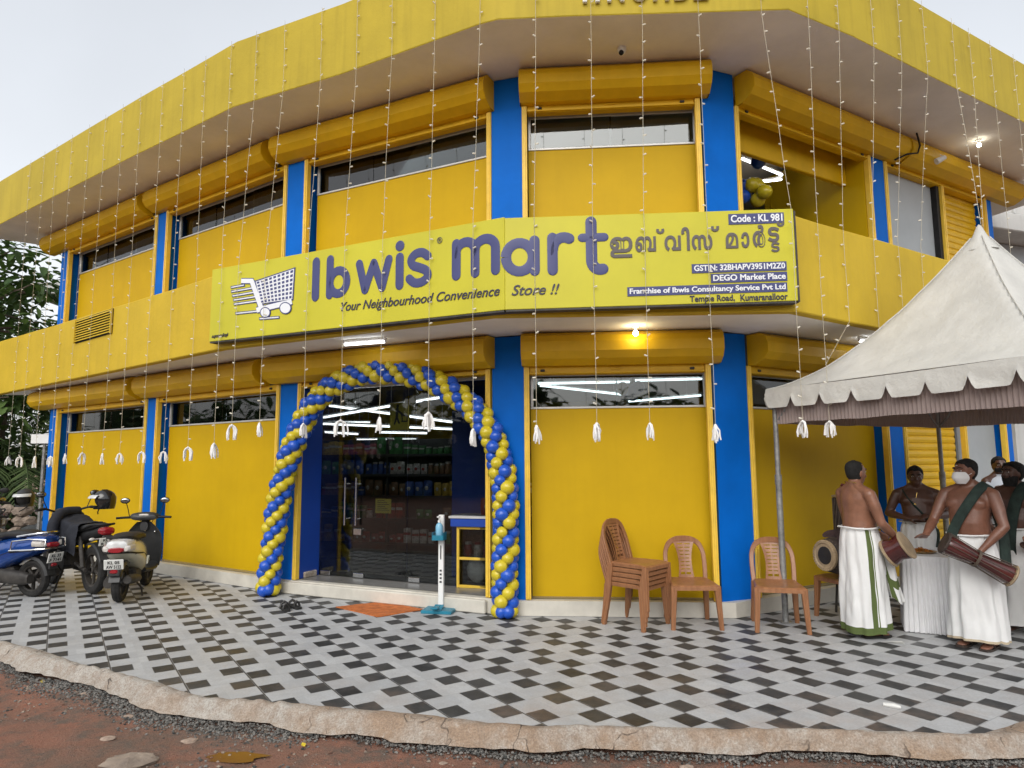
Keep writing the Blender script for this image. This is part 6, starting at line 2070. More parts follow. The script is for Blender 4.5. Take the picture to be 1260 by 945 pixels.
def scooter(label, paint, tailpaint, plate_lines, loc, rz, rack=False, taildark=False):
    r0 = thing('scooter', label, 'scooter', loc, 'parked two wheelers', rz)
    wheel(r0, -0.50, 0.235, 0.10)
    wheel(r0, 0.68, 0.235, 0.095)
    # rear body
    b_ = MB()
    b_.loft([sect(-0.735, .70, .055, .055), sect(-0.70, .69, .115, .085), sect(-0.60, .665, .160, .115), sect(-0.42, .625, .182, .150, taper=.10), sect(-0.22, .58, .185, .185, taper=.12), sect(-0.02, .52, .165, .215, taper=.1), sect(0.10, .46, .135, .20), sect(0.15, .42, .11, .16)])
    part('body', b_, paint, r0, True)
    b_ = MB()   # tail fairing between the lamps
    b_.loft([sect(-0.765, .715, .060, .045), sect(-0.74, .72, .115, .062), sect(-0.64, .735, .145, .060), sect(-0.50, .745, .150, .045)])
    part('tail_fairing', b_, tailpaint, r0, True)
    # lower dark bumper line
    b_ = MB()
    b_.tube([(-.185, -.30, .58), (-.180, -.50, .60), (-.150, -.66, .625), (-.08, -.755, .635), (.08, -.755, .635), (.150, -.66, .625), (.180, -.50, .60), (.185, -.30, .58)], 0.011, 6)
    part('trim', b_, 'black', r0, True)
    # lamps
    b_ = MB(); b_.loft([sect(-0.792, .668, .070, .024, 16), sect(-0.775, .670, .088, .032, 16), sect(-0.70, .675, .10, .034, 16)]); part('tail_light', b_, 'redlens', r0, True)
    for sx in (-1, 1):
        b_ = MB(); b_.loft([sect(-0.765, .675, .020, .020, 12, cx=sx * .108), sect(-0.74, .685, .034, .038, 12, cx=sx * .122), sect(-0.62, .69, .030, .04, 12, cx=sx * .150)]); part('turn_light', b_, 'clearlens', r0, True)
    # seat
    b_ = MB()
    b_.loft([sect(-0.60, .775, .07, .025), sect(-0.56, .785, .125, .040), sect(-0.38, .80, .150, .052), sect(-0.16, .795, .150, .050), sect(-0.08, .775, .145, .048), sect(0.08, .765, .120, .048), sect(0.17, .745, .085, .040), sect(0.20, .735, .05, .025)])
    part('seat', b_, 'seatv', r0, True)
    # grab rail
    b_ = MB(); b_.tube(smoothpath([(-.150, -.36, .775), (-.155, -.52, .80), (-.13, -.68, .82), (-.05, -.745, .825), (.05, -.745, .825), (.13, -.68, .82), (.155, -.52, .80), (.150, -.36, .775)], 3), 0.014, 8)
    part('grab_rail', b_, 'black' if not rack else 'chrome', r0, True)
    if rack:
        b_ = MB(); b_.tube(smoothpath([(-.20, -.30, .60), (-.205, -.55, .615), (-.15, -.80, .63), (.15, -.80, .63), (.205, -.55, .615), (.20, -.30, .60)], 3), 0.012, 8)
        b_.tube([(-.20, -.32, .60), (-.20, -.34, .72), (-.19, -.60, .75), (-.14, -.80, .74), (-.15, -.80, .63)], 0.010, 8)
        b_.tube([(.20, -.32, .60), (.20, -.34, .72), (.19, -.60, .75), (.14, -.80, .74), (.15, -.80, .63)], 0.010, 8)
        part('crash_guard', b_, 'chrome', r0, True)
    # rear mudguard, plate
    b_ = MB()
    rings = []
    for k in range(9):
        a = radians(60 + 110 * k / 8)
        rings.append([(x_, -0.50 + (0.275 + e) * cos(a), 0.235 + (0.275 + e) * sin(a)) for x_, e in ((-.07, -.03), (-.06, 0.005), (.06, 0.005), (.07, -.03))])
    b_.loft(rings, False, 0, True, False)
    b_.box((-.065, -.80, .36), (.065, -.775, .52), 0.01)
    part('mudguard', b_, 'darkplastic', r0, True)
    plate_(r0, -0.815, 0.505, plate_lines, 0.215, 0.125, 0.22)
    b_ = MB(); b_.loft([sect(-0.815, .415, .03, .015, 10), sect(-0.80, .415, .045, .025, 10), sect(-.785, .415, .045, .025, 10)]); part('reflector', b_, 'redlens', r0, True)
    # engine and silencer
    b_ = MB()
    b_.loft([sect(-.58, .245, .05, .06, cx=-.12), sect(-.45, .25, .065, .085, cx=-.12), sect(-.1, .27, .07, .09, cx=-.11), sect(.02, .28, .05, .06, cx=-.10)])
    b_.box((-.09, -.25, .2), (.10, .05, .38), 0.03)
    part('engine', b_, 'dirtydark', r0, True)
    b_ = MB()
    b_.tube([(.13, -.72, .30), (.13, -.70, .30), (.13, -.40, .27), (.125, -.25, .25), (.09, -.05, .20)], [.045, .058, .062, .05, .02], 14)
    part('silencer', b_, 'dirtydark', r0, True)
    # foot board, legshield
    b_ = MB()
    b_.loft([sect(0.05, .31, .15, .045), sect(0.20, .29, .185, .035), sect(0.42, .29, .195, .035), sect(0.52, .33, .19, .05)])
    part('footboard', b_, 'darkplastic', r0, True)
    b_ = MB()
    rows_ = []
    for j in range(12):
        z = .30 + .62 * j / 11
        hw = .200 + .035 * sin(pi * min(1, j / 9.5)) - .11 * max(0, (j - 8) / 3) ** 1.5
        yb = .50 - .02 * j / 11 * 4 + 0.0
        rows_.append([(hw * u, yb + .10 * (1 - abs(u) ** 2.2), z) for u in [q / 8 - 1 for q in range(17)]] + [(hw * u * .97, yb + .055 * (1 - abs(u) ** 2.2) - .012, z) for u in [1 - q / 8 for q in range(17)]])
    b_.loft(rows_, True)
    part('leg_shield', b_, ['darkplastic'], r0, True)
    b_ = MB()
    b_.loft([sect(.55, .50, .08, .18), sect(.62, .55, .10, .24), sect(.68, .60, .085, .20), sect(.70, .62, .04, .10)])
    part('front_cowl', b_, paint, r0, True)
    b_ = MB()
    rings = []
    for k in range(11):
        a = radians(-10 + 170 * k / 10)
        rings.append([(x_, 0.68 + (0.262 + e) * cos(a), 0.235 + (0.262 + e) * sin(a)) for x_, e in ((-.075, -.05), (-.066, 0), (.066, 0), (.075, -.05))])
    b_.loft(rings, False, 0, True, False)
    part('front_mudguard', b_, paint, r0, True)
    b_ = MB()
    for sx in (-1, 1): b_.tube([(sx * .065, .68, .235), (sx * .06, .60, .55)], .018, 8)
    part('fork', b_, 'dirtydark', r0, True)
    # handlebar cowl and grips
    b_ = MB()
    b_.loft([sect(.36, .985, .04, .012), sect(.38, .985, .155, .040), sect(.44, .995, .185, .060), sect(.52, .99, .15, .062), sect(.58, .97, .08, .05), sect(.60, .96, .03, .02)])
    b_.loft([sect(.42, .86, .05, .06), sect(.50, .88, .06, .08), sect(.54, .88, .04, .06)])
    hb_ = part('handlebar', b_, 'darkplastic', r0, True)
    b_ = MB(); b_.loft([sect(.372, .998, .078, .018, 14), sect(.385, 1.006, .085, .028, 14), sect(.41, 1.012, .07, .02, 14)]); part('meter', b_, 'clearlens', hb_, True)
    for sx in (-1, 1):
        b_ = MB()
        b_.tube([(sx * .16, .43, .985), (sx * .25, .415, .985), (sx * .345, .39, .98)], .017, 10)
        b_.tube([(sx * .19, .47, .985), (sx * .27, .49, .98), (sx * .335, .46, .975)], .007, 6)
        part('grip', b_, 'black', r0, True)
        mirror_(r0, sx * .19, .43, 1.0, 1.20, sx * .05)
    for sx in (-1, 1):
        b_ = MB(); b_.tube([(sx * .10, -.2, .20), (sx * .14, -.1, .10), (sx * .17, -.16, .004)], .012, 6); part('stand_leg', b_, 'dirtydark', r0, True)
    for sx in (-1, 1):
        b_ = MB(); b_.tube(smoothpath([(sx * .20, .46, .98), (sx * .16, .53, 1.0), (sx * .08, .55, .93), (sx * .05, .54, .84)], 3), .005, 5); part('brake_cable', b_, 'black', r0, True)
        b_ = MB(); b_.tube([(sx * .178, -.62, .60), (sx * .19, -.45, .60), (sx * .188, -.25, .575), (sx * .172, -.03, .50)], .004, 5); part('side_trim', b_, 'black', r0, True)
    b_ = MB(); b_.sphere((0.0, .465, .80), .018, 10, 6); b_.sphere((.14, .43, .78), .014, 10, 6)
    part('lock', b_, 'chrome', r0, True)
    return r0

scooter("cream and silver scooter parked nose to the wall, rear plate facing out", 'cream', 'silverp', ("KL 05", "AW 5122"), (-4.76, 8.62, 0), hd(-0.25, 0.97)).scale = (.95, .95, .93)
scooter("shiny blue scooter at the left edge with chrome guard round its tail", 'bluep', 'bluep', ("KL 33", "F 7141"), (-6.38, 8.62, 0), hd(-0.93, 0.22), rack=True).scale = (.96, .96, .95)

def motorcycle(label, loc, rz, plate_lines=("KL 05", "R 7714")):
    r0 = thing('motorcycle', label, 'motorcycle', loc, 'parked two wheelers', rz)
    wheel(r0, -0.62, 0.30, 0.10); wheel(r0, 0.68, 0.30, 0.09)
    b_ = MB()
    b_.loft([sect(-.10, .76, .10, .05), sect(-.02, .80, .13, .09), sect(.16, .83, .155, .12), sect(.32, .83, .13, .11), sect(.42, .82, .07, .07)])
    part('tank', b_, 'black', r0, True)
    b_ = MB()
    b_.loft([sect(-.78, .845, .06, .02), sect(-.70, .84, .11, .04), sect(-.40, .80, .135, .05), sect(-.15, .77, .12, .05), sect(-.04, .77, .08, .04)])
    part('seat', b_, 'seatv', r0, True)
    b_ = MB()
    b_.loft([sect(-.92, .79, .05, .03), sect(-.86, .78, .085, .06), sect(-.60, .73, .11, .07), sect(-.3, .68, .12, .08), sect(-.1, .64, .10, .08)])
    part('tail_body', b_, 'black', r0, True)
    b_ = MB(); b_.loft([sect(-.945, .79, .05, .025), sect(-.925, .79, .085, .048), sect(-.86, .79, .085, .05)]); part('tail_light', b_, 'redlens', r0, True)
    plate_(r0, -0.955, 0.665, plate_lines, 0.20, 0.10, 0.25)
    b_ = MB(); b_.box((-.06, -.95, .56), (.06, -.92, .74), .01)
    b_.loft([[(x_, -0.62 + 0.335 * cos(a), 0.30 + 0.335 * sin(a) + e) for x_, e in ((-.07, -.03), (-.06, 0), (.06, 0), (.07, -.03))] for a in [radians(70 + 85 * k / 7) for k in range(8)]], False, 0, True, False)
    part('mudguard', b_, 'darkplastic', r0, True)
    for sx in (-1, 1):
        b_ = MB(); b_.tube([(sx * .06, -.88, .70), (sx * .13, -.89, .70)], .008, 6); b_.sphere((sx * .155, -.89, .70), (.035, .024, .020), 10, 8); part('turn_light', b_, 'clearlens', r0, True)
    b_ = MB()
    b_.box((-.13, -.12, .28), (.13, .22, .52), .04); b_.loft([sect(.0, .0, 1, 1)] * 0 or [sect(.12, .58, .08, .06), sect(.22, .60, .085, .08), sect(.30, .60, .07, .07)])
    b_.lathe([(.001, -.15), (.085, -.15), (.10, -.13), (.10, .13), (.085, .15), (.001, .15)], 20, 0, Matrix.Translation((0, .0, .36)) @ Matrix.Rotation(pi / 2, 4, 'Y'))
    part('engine', b_, 'dirtydark', r0, True)
    b_ = MB()
    b_.tube([(0, .40, .84), (0, .36, .55), (0, .20, .28), (0, -.25, .26), (0, -.35, .45), (0, -.30, .70)], .022, 8)
    for sx in (-1, 1): b_.tube([(sx * .09, -.28, .36), (sx * .10, -.62, .30)], .022, 8); b_.tube([(sx * .11, -.55, .33), (sx * .11, -.42, .70)], .026, 10)
    part('frame', b_, 'dirtydark', r0, True)
    b_ = MB(); b_.tube([(.11, .22, .48), (.12, .30, .30), (.12, .05, .20), (.14, -.30, .26), (.15, -.80, .38)], [.018, .02, .022, .045, .05], 12); part('silencer', b_, 'steel', r0, True)
    b_ = MB()
    for sx in (-1, 1): b_.tube([(sx * .075, .68, .30), (sx * .075, .42, .95)], .022, 10)
    b_.loft([[(x_, 0.68 + 0.325 * cos(a), 0.30 + 0.325 * sin(a) + e) for x_, e in ((-.06, -.03), (-.05, 0), (.05, 0), (.06, -.03))] for a in [radians(20 + 130 * k / 9) for k in range(10)]], False, 0, True, False)
    part('fork', b_, 'dirtydark', r0, True)
    b_ = MB(); b_.loft([sect(.44, .92, .07, .07), sect(.52, .92, .10, .10), sect(.60, .91, .095, .09), sect(.63, .905, .06, .06)]); part('headlight', b_, 'darkplastic', r0, True)
    b_ = MB()
    b_.tube(smoothpath([(-.38, .26, 1.02), (-.27, .32, 1.03), (-.10, .42, .98), (.10, .42, .98), (.27, .32, 1.03), (.38, .26, 1.02)], 3), .014, 8)
    part('handlebar', b_, 'black', r0, True)
    for sx in (-1, 1):
        b_ = MB(); b_.tube([(sx * .27, .32, 1.03), (sx * .39, .255, 1.02)], .019, 8); part('grip', b_, 'black', r0, True)
        mirror_(r0, sx * .24, .34, 1.03, 1.20, sx * .07)
    b_ = MB(); b_.tube([(-.10, .05, .30), (-.22, -.02, .003)], .012, 6); part('side_stand', b_, 'dirtydark', r0, True)
    b_ = MB(); b_.tube([(-.11, -.2, .33), (-.2, -.2, .33)], .014, 6); b_.tube([(.11, -.2, .33), (.2, -.2, .33)], .014, 6); b_.tube([(.11, .1, .3), (.2, .1, .3)], .014, 6); b_.tube([(-.11, .1, .3), (-.2, .1, .3)], .014, 6); part('footrest', b_, 'black', r0, True)
    b_ = MB(); b_.tube(smoothpath([(-.12, -.5, .80), (-.13, -.75, .86), (-.07, -.90, .87), (.07, -.90, .87), (.13, -.75, .86), (.12, -.5, .80)], 3), .013, 8); part('grab_rail', b_, 'black', r0, True)
    return r0
MC = (-5.76, 9.03)
mcy = hd(-0.80, 0.60)
mc = motorcycle("black motorcycle between the two scooters with a jacket over its seat", (MC[0], MC[1], 0), mcy)
mc2 = copy_tree(mc, (-8.35, 10.75, 0), hd(0.42, -0.90), "dark motorcycle farthest back at the left, half hidden behind the blue scooter")

def on_bike(base, rz, p):
    v = Matrix.Rotation(rz, 3, 'Z') @ Vector(p)
    return Vector((base[0] + v.x, base[1] + v.y, v.z))
M['helmet'] = mat("black helmet shell", (0.012, 0.012, 0.013), 0.18, 0.1, 8, coat=0.6)
M['helmet_m'] = mat("dull charcoal helmet shell", (0.03, 0.032, 0.035), 0.5, 0.15, 8)
M['visor'] = mat("smoky clear visor", (0.55, 0.56, 0.56), 0.08, 0.05, 6, coat=0.5)
def helmet(label, c, rz, m_):
    h = thing('helmet', label, 'helmet', c, 'motorcycle helmets', rz)
    b_ = MB()
    # open-faced shell, the front (local +y) cut away
    rows_ = []
    for j in range(15):
        z = -0.13 + 0.265 * j / 14
        rr = sqrt(max(0.0001, 1 - (z / 0.137) ** 2)) if z > 0 else 1 - 0.12 * (z / -0.13) ** 2
        gap = radians(62) * (1 if -0.075 < z < 0.055 else (0.0 if z >= 0.075 or z < -0.10 else 0.6))
        row = []
        for i in range(33):
            t_ = pi / 2 + gap + (2 * pi - 2 * gap) * i / 32
            row.append((0.122 * rr * cos(t_), 0.145 * rr * sin(t_), z))
        rows_.append(row)
    b_.loft(rows_, False, 0, True, False)
    b_.sphere((0, 0, 0.132), (0.035, 0.04, 0.006), 14, 6)
    part('shell', b_, m_, h, True, sharp=60)
    b_ = MB(); b_.sphere((0, -0.01, 0.0), (0.112, 0.128, 0.122), 18, 12); part('padding', b_, 'seatv', h, True)
    b_ = MB()
    rows_ = [[(0.128 * r2 * cos(t_), 0.152 * r2 * sin(t_) + up * 0.05, z + up * .055) for t_ in [pi / 2 - 1.25 + 2.5 * i / 16 for i in range(17)]] for z, r2, up in ((0.045, .95, .35), (0.02, 1.0, .6), (-.01, 1.02, .85), (-.035, 1.02, 1.0))]
    b_.loft(rows_, False, 0, True, False)
    part('visor', b_, 'visor', h, True, sharp=60)
    b_ = MB(); b_.tube([(-.08, .05, -.12), (-.02, .07, -.17), (.03, .07, -.20)], .008, 5); part('chin_strap', b_, 'black', h, True)
    return h
q = on_bike(MC, mcy, (0.33, 0.30, 1.33))
helmet("glossy black helmet with raised clear visor hung on the middle motorcycle", (-5.66, 9.44, 1.13), hd(-0.9, -0.45), 'helmet')
helmet("dull charcoal helmet resting on the rearmost vehicle at the far left", (-7.35, 10.25, 1.12), hd(0.2, -1), 'helmet_m')
# jacket thrown over the motorcycle
M['jacket'] = mat("navy black jacket cloth", (0.012, 0.014, 0.022), 0.85, 0.2, 20, 0.35, 14)
b_ = MB()
rows_ = []
NJ, NI = 30, 26
for j in range(NJ + 1):
    v = j / NJ * 2 - 1            # -1 left drop, +1 right drop
    row = []
    for i in range(NI + 1):
        u = i / NI
        y_ = -0.48 + 0.80 * u
        top = 0.86 + 0.12 * max(0, (u - 0.45)) / 0.55
        w_ = 0.165
        a_ = abs(v)
        if a_ < 0.30:
            x_, z = v / 0.30 * w_, top + 0.015 * cos(v / 0.3 * pi / 2)
        else:
            d = (a_ - 0.30) / 0.70
            ln = (0.46 if v < 0 else 0.22) * (0.85 + 0.25 * noise.noise((u * 3, v, 2)))
            x_ = math.copysign(w_ + 0.05 * d + 0.03 * sin(u * 11 + v) * d, v)
            z = top - ln * d
        nn = 0.022 * noise.noise((u * 5, v * 4, 1)) + 0.010 * noise.noise((u * 13, v * 9, 5))
        row.append(on_bike(MC, mcy, (x_ + nn * (1 if v > 0 else -1), y_ + 0.02 * noise.noise((v * 5, u, 3)), z + nn)))
    rows_.append(row)
b_.loft(rows_, False, 0, True, False)
slv = [on_bike(MC, mcy, p) for p in ((0.1, .22, .99), (-.12, .16, .98), (-.24, .08, .86), (-.27, .02, .66), (-.26, .0, .50))]
b_.tube(smoothpath(slv, 4), [.055, .06, .06, .062, .065, .066, .066, .066, .066, .065, .064, .062, .060, .058, .056, .054, .05], 12)
solo('jacket', b_, 'jacket', "dark navy jacket draped over the black motorcycle", 'jacket', sharp=80)
# red cloth tied on the far vehicle
b_ = MB()
b_.loft([[(-7.38 + .05 * cos(t_), 9.72 + .04 * sin(t_), z + .02 * cos(t_ * 2)) for t_ in [2 * pi * q_ / 10 for q_ in range(10)]] for z in (0.78, 0.84, 0.92, 0.98)])
solo('red_cloth', b_, 'redwhite', "small bright red cloth tied to the rearmost vehicle at left", 'cloth')

# ------------------------------------------------------------------ at the entrance
M['teal'] = mat("teal painted metal", (0.015, 0.20, 0.30), 0.4, 0.1, 8)
sx_, sy_ = -0.80, 7.52
st = thing('sanitizer_stand', "white foot operated sanitizer stand on a teal base before the door", 'sanitizer stand', (sx_, sy_, 0), None, radians(-12))
b_ = MB(); b_.box((-.17, -.13, 0.001), (.17, .13, .035), .004); b_.loft([[(x_, -.11 + e, z) for x_, e, z in ((-.05, 0, .03), (.05, 0, .03), (.05, .11, .07), (-.05, .11, .07))]] * 1 + [[(x_, -.11 + e, z + .006) for x_, e, z in ((-.05, 0, .03), (.05, 0, .03), (.05, .11, .07), (-.05, .11, .07))]], True, 0, False); part('base', b_, 'teal', st, True)
b_ = MB(); b_.box((-.03, .03, .035), (.03, .075, 1.03), .005); b_.box((-.033, .028, .2), (-.027 + .06, .0295, .75), 0) if False else None; part('post', b_, 'white', st, True)
b_ = MB(); b_.box((-.006, .026, .55), (.006, .0295, .70), 0); [b_.box((-.012, .0265, z), (.012, .0295, z + .02), 0) for z in (.30, .34, .38, .42)]; part('post_slot', b_, 'darkplastic', st, True)
b_ = MB(); b_.box((-.065, -.09, .765), (.065, .0295, .785), .003); b_.box((-.065, -.09, .786), (-.058, .0295, .85), .002); b_.box((.058, -.09, .786), (.065, .0295, .85), .002); b_.box((-.057, -.09, .786), (.057, -.084, .82), .002); part('holder', b_, 'teal', st, True)
b_ = MB(); b_.tube([(0, .028, .06), (0, -.14, .075)], .008, 6); b_.box((-.04, -.20, .065), (.04, -.12, .08), .004); part('pedal', b_, 'teal', st, True)
bt = thing('sanitizer_bottle', "pale blue pump bottle standing in the teal holder of the stand", 'bottle', (sx_ + 0.0, sy_, 0.786), None, radians(-12))
M['bluegel'] = mat("pale blue bottle", (0.20, 0.45, 0.62), 0.2, 0.05, 8, coat=0.3)
b_ = MB(); b_.lathe([(.001, 0), (.037, .002), (.04, .01), (.04, .125), (.03, .15), (.014, .16), (.014, .17)], 18, 0, Matrix.Translation((0, -.03, 0.001))); part('bottle_body', b_, 'bluegel', bt, True)
b_ = MB(); b_.lathe([(.016, .168), (.016, .19), (.006, .192), (.006, .225)], 12, 0, Matrix.Translation((0, -.03, 0))); b_.box((-.012, -.085, .222), (.012, -.018, .236), .004); part('pump', b_, 'white', bt, True)
M['orange'] = mat("orange coir mat", (0.55, 0.155, 0.035), 0.95, 0.18, 14, 0.5, 160)
b_ = MB()
mp = [Vector((-1.99, 7.77)), Vector((-1.42, 7.27)), Vector((-0.98, 7.62)), Vector((-1.53, 8.02))]
rows_ = []
for j in range(21):
    rows_.append([(lambda p: (p.x + .006 * noise.noise((p.x * 5, p.y * 5, 1)), p.y + .006 * noise.noise((p.x * 5, p.y * 5, 7)), .010 + .005 * noise.noise((p.x * 6, p.y * 6, 0))))(mp[0].lerp(mp[1], i / 20).lerp(mp[3].lerp(mp[2], i / 20), j / 20)) for i in range(21)])
lo = [[(p[0], p[1], .001) for p in r_] for r_ in rows_]
b_.loft(rows_, False, 0, True, False)
rim_ = rows_[0] + [r_[-1] for r_ in rows_[1:]] + rows_[-1][-2::-1] + [r_[0] for r_ in rows_[-2:0:-1]]
b_.loft([rim_, [(p[0], p[1], .001) for p in rim_]], False, 0, False)
solo('door_mat', b_, 'orange', "flat orange coir mat on the paving before the entrance", 'mat')
for k, (x_, y_, a_, lab) in enumerate(((-2.52, 7.66, 0.5, "black strap sandal lying in front of the arch's left foot, nearer one"), (-2.45, 7.76, 0.75, "black strap sandal lying in front of the arch's left foot, farther one"))):
    sd_ = thing('sandal', lab, 'sandal', (x_, y_, 0.0), None, a_)
    b_ = MB(); b_.loft([[(c1 * w_, y2, z) for c1, z in ((-1, .001), (1, .001), (1, .024), (-1, .024))] for y2, w_ in ((-.13, .025), (-.10, .036), (0, .036), (.08, .047), (.12, .042), (.145, .022))], True, 0, False); part('sole', b_, 'rubber', sd_, True)
    b_ = MB()
    for y2, s_ in ((.05, .05), (-.06, .04)): b_.tube([(-s_ + .006, y2, .022), (-s_ * .6, y2 + .01, .06), (0, y2 + .012, .078), (s_ * .6, y2 + .01, .06), (s_ - .006, y2, .022)], [.012, .014, .016, .014, .012], 8)
    b_.tube([(0, .05, .075), (0, .0, .07), (0, -.06, .07)], .010, 6)
    part('straps', b_, 'sandal', sd_, True)
b_ = MB()
for k in range(3):
    a_ = k * 1.1
    b_.add([(3.30 + .09 * cos(a_) - .03, 6.12 + .03 * sin(a_), .003 + .003 * k), (3.42, 6.11 + .01 * k, .004 + .003 * k), (3.44, 6.14 + .02 * k, .004 + .003 * k), (3.33, 6.17, .003 + .003 * k)], [(0, 1, 2, 3)])
solo('paper_scrap', b_, 'plate', "crumpled white paper scrap on the paving before the turning man", 'paper')
b_ = MB(); b_.tube([(2.42, 4.62, .012), (2.47, 4.585, .014), (2.50, 4.56, .012)], [.012, .016, .010], 7)
solo('paper_twist', b_, 'plate', "small white paper twist on a dark block at the right of the paving", 'paper')

# ------------------------------------------------------------------ inside the shop
M['shelf'] = mat("dark shelf metal", (0.035, 0.035, 0.038), 0.5, 0.1, 8)
GC = [("redpack", (0.35, 0.03, 0.02)), ("greenpack", (0.05, 0.22, 0.06)), ("yellowpack", (0.55, 0.38, 0.06)), ("bluepack", (0.04, 0.10, 0.35)), ("whitepack", (0.55, 0.54, 0.5)), ("brownpack", (0.22, 0.12, 0.06)), ("pinkpack", (0.45, 0.12, 0.16))]
for n_, c in GC: M[n_] = mat(n_ + " wrapper", c, 0.4, 0.3, 22)
def pack_mesh(kind, mt):
    b2_ = MB()
    if kind == 0:   # carton
        b2_.box((-.055, -.04, 0), (.055, .04, .20), .004); b2_.box((-.055, -.0425, .11), (.055, -.0402, .145), 0, 1)
    elif kind == 1:  # jar
        b2_.lathe([(.001, 0), (.045, .002), (.048, .01), (.048, .12), (.036, .14), (.036, .145)], 14); b2_.lathe([(.039, .142), (.039, .17), (.001, .172)], 14, 1)
    else:           # pillow bag
        b2_.loft([[(.07 * c1 * (1 - .12 * (abs(z - .1) / .1) ** 4), .035 * sin(z / .2 * pi) * s1 + .003 * s1, z) for c1, s1 in ((-1, 0), (-.6, -1), (0, -1.2), (.6, -1), (1, 0), (.6, 1), (0, 1.2), (-.6, 1))] for z in (0, .01, .04, .1, .16, .19, .2)], True, 0, True)
        b2_.sphere((0, -.044, .10), (.028, .004, .028), 10, 6, 1)
    return mesh_from(b2_, [mt, 'whitepack' if mt != 'whitepack' else 'redpack'], 'packet')
PK = [[pack_mesh(k, n_) for n_, _ in GC] for k in range(3)]
rp = random.Random(21)
def rack(p0, p1, label, rows_z, label_goods, n, depth=0.36):
    X = FR(p0, p1); L = (Vector(p1) - Vector(p0)).length
    r0 = thing('shelf_rack', label, 'shelf', (p0[0], p0[1], ZP))
    b2_ = MB(); b2_.box((0, depth, ZP), (L, depth + .02, 2.0), 0, 0, X)
    for u in (0, L / 2, L - .03): b2_.box((u, 0.01, ZP), (u + .03, depth - .001, 2.0), 0, 0, X)
    part('rack_frame', b2_, 'shelf', r0)
    for z in rows_z:
        b2_ = MB(); b2_.box((0.031, 0.0, z - .02), (L - .031, depth - .002, z), 0.003, 0, X); b2_.box((0.031, -.012, z - .03), (L - .031, -.001, z + .008), 0, 0, X)
        part('shelf', b2_, 'shelf', r0)
    for ri, z in enumerate(rows_z):
        u = 0.10
        while u < L - 0.12:
            run = rp.randint(1, 5); k = rp.randrange(3); c = rp.randrange(len(GC)); hs2 = rp.uniform(.65, 1.25)
            if rp.random() < .12: u += rp.uniform(.08, .25); continue
            for q_ in range(run):
                if u > L - .12: break
                o = bpy.data.objects.new('packet', PK[k][c])
                p = X @ Vector((u, 0.07 + rp.uniform(0, .02), z + .001))
                o.location = p; o.rotation_euler = (0, 0, atan2(X[1][0], X[0][0]) + rp.uniform(-.1, .1))
                s_ = rp.uniform(.8, 1.15); o.scale = (s_, s_, s_ * hs2)
                o['label'] = label_goods % ("bottom", "second lowest", "middle", "second highest", "top")[ri]
                o['category'] = 'packet'; o['group'] = label_goods % ("bottom", "second lowest", "middle", "second highest", "top")[ri]
                COL.objects.link(o)
                u += (.125, .105, .15)[k] * s_
        u = 0
rack((-3.35, 11.3), (-0.75, 10.6), "dark shelf rack facing the door in the dim shop", (0.34, 0.72, 1.08, 1.42, 1.74), "packets on the %s shelf of the rack facing the door", 1)
rack((-4.15, 10.75), (-3.5, 11.15), "narrow dark shelf rack at the left inside the door", (0.34, 0.72, 1.08, 1.42, 1.74), "packets on the %s shelf of the left rack", 1)
rack((-0.5, 11.6), (1.6, 11.3), "dark shelf rack at the right rear of the shop behind the counter", (0.34, 0.72, 1.08, 1.42, 1.74), "packets on the %s shelf of the rack behind the counter", 1)
b_ = MB(); b_.box((-.78, 8.72, ZP), (-.30, 9.1, 2.98), .01); part('interior_column', b_, 'blue_dk', bld)
# yellow cabinet with blue counter
X = FR((-0.66, 8.02), (0.10, 7.80))
cb = thing('display_cabinet', "yellow framed display cabinet with blue top inside the glass", 'cabinet', (-0.66, 8.02, ZP))
b_ = MB()
for u in (0, .36, .73): b_.box((u, 0, ZP), (u + .03, .035, .86), .003, 0, X)
for z in (ZP, .48, .83): b_.box((.031, .002, z), (.729, .033, z + .03), .003, 0, X)
part('frame', b_, 'yel_rail', cb)
b_ = MB(); b_.box((0.005, .34, ZP), (.755, .36, .86), 0, 0, X); b_.box((.0, .036, ZP), (.012, .339, .86), 0, 0, X); b_.box((.748, .036, ZP), (.76, .339, .86), 0, 0, X)
for z in (ZP + .001, .485): b_.box((.013, .036, z), (.747, .339, z + .015), 0, 0, X)
part('carcass', b_, 'brownpack', cb)
b_ = MB(); b_.box((-.06, -.05, .862), (.80, .42, .955), .006, 0, X); part('counter_top', b_, 'blue_dk', cb)
b_ = MB(); b_.box((-.08, -.06, .957), (.80, .42, .985), .004, 0, X); part('counter_edge', b_, 'alu', cb)
b_ = MB()
b_.sphere((0, 0, .16), 1, 18, 12)
b_.v = [tuple((Vector((v[0] * .13, v[1] * .11, (v[2] - .16) * .15 + .15)) * (1 + .18 * noise.noise(Vector(v) * 3)))) for v in b_.v]
o = solo('white_sack', b_, 'tassel', "bulging white sack on the lower shelf of the yellow cabinet", 'sack'); p = X @ Vector((.2, .19, ZP + .03)); o.location = (p.x, p.y, p.z)
for k in range(5):
    o = bpy.data.objects.new('packet', PK[1 if k < 3 else 2][(0, 4, 6, 0, 4)[k]]); COL.objects.link(o)
    p = X @ Vector((.09 + .12 * k, .15, .501)); o.location = p
    o['label'] = "packets on the upper shelf of the yellow cabinet by the door"; o['category'] = 'packet'; o['group'] = "packets on the upper shelf of the yellow cabinet by the door"
o = bpy.data.objects.new('packet', PK[2][0]); COL.objects.link(o); p = X @ Vector((.32, .15, .986)); o.location = p; o['label'] = "red packet lying alone on the blue counter inside the door"; o['category'] = 'packet'
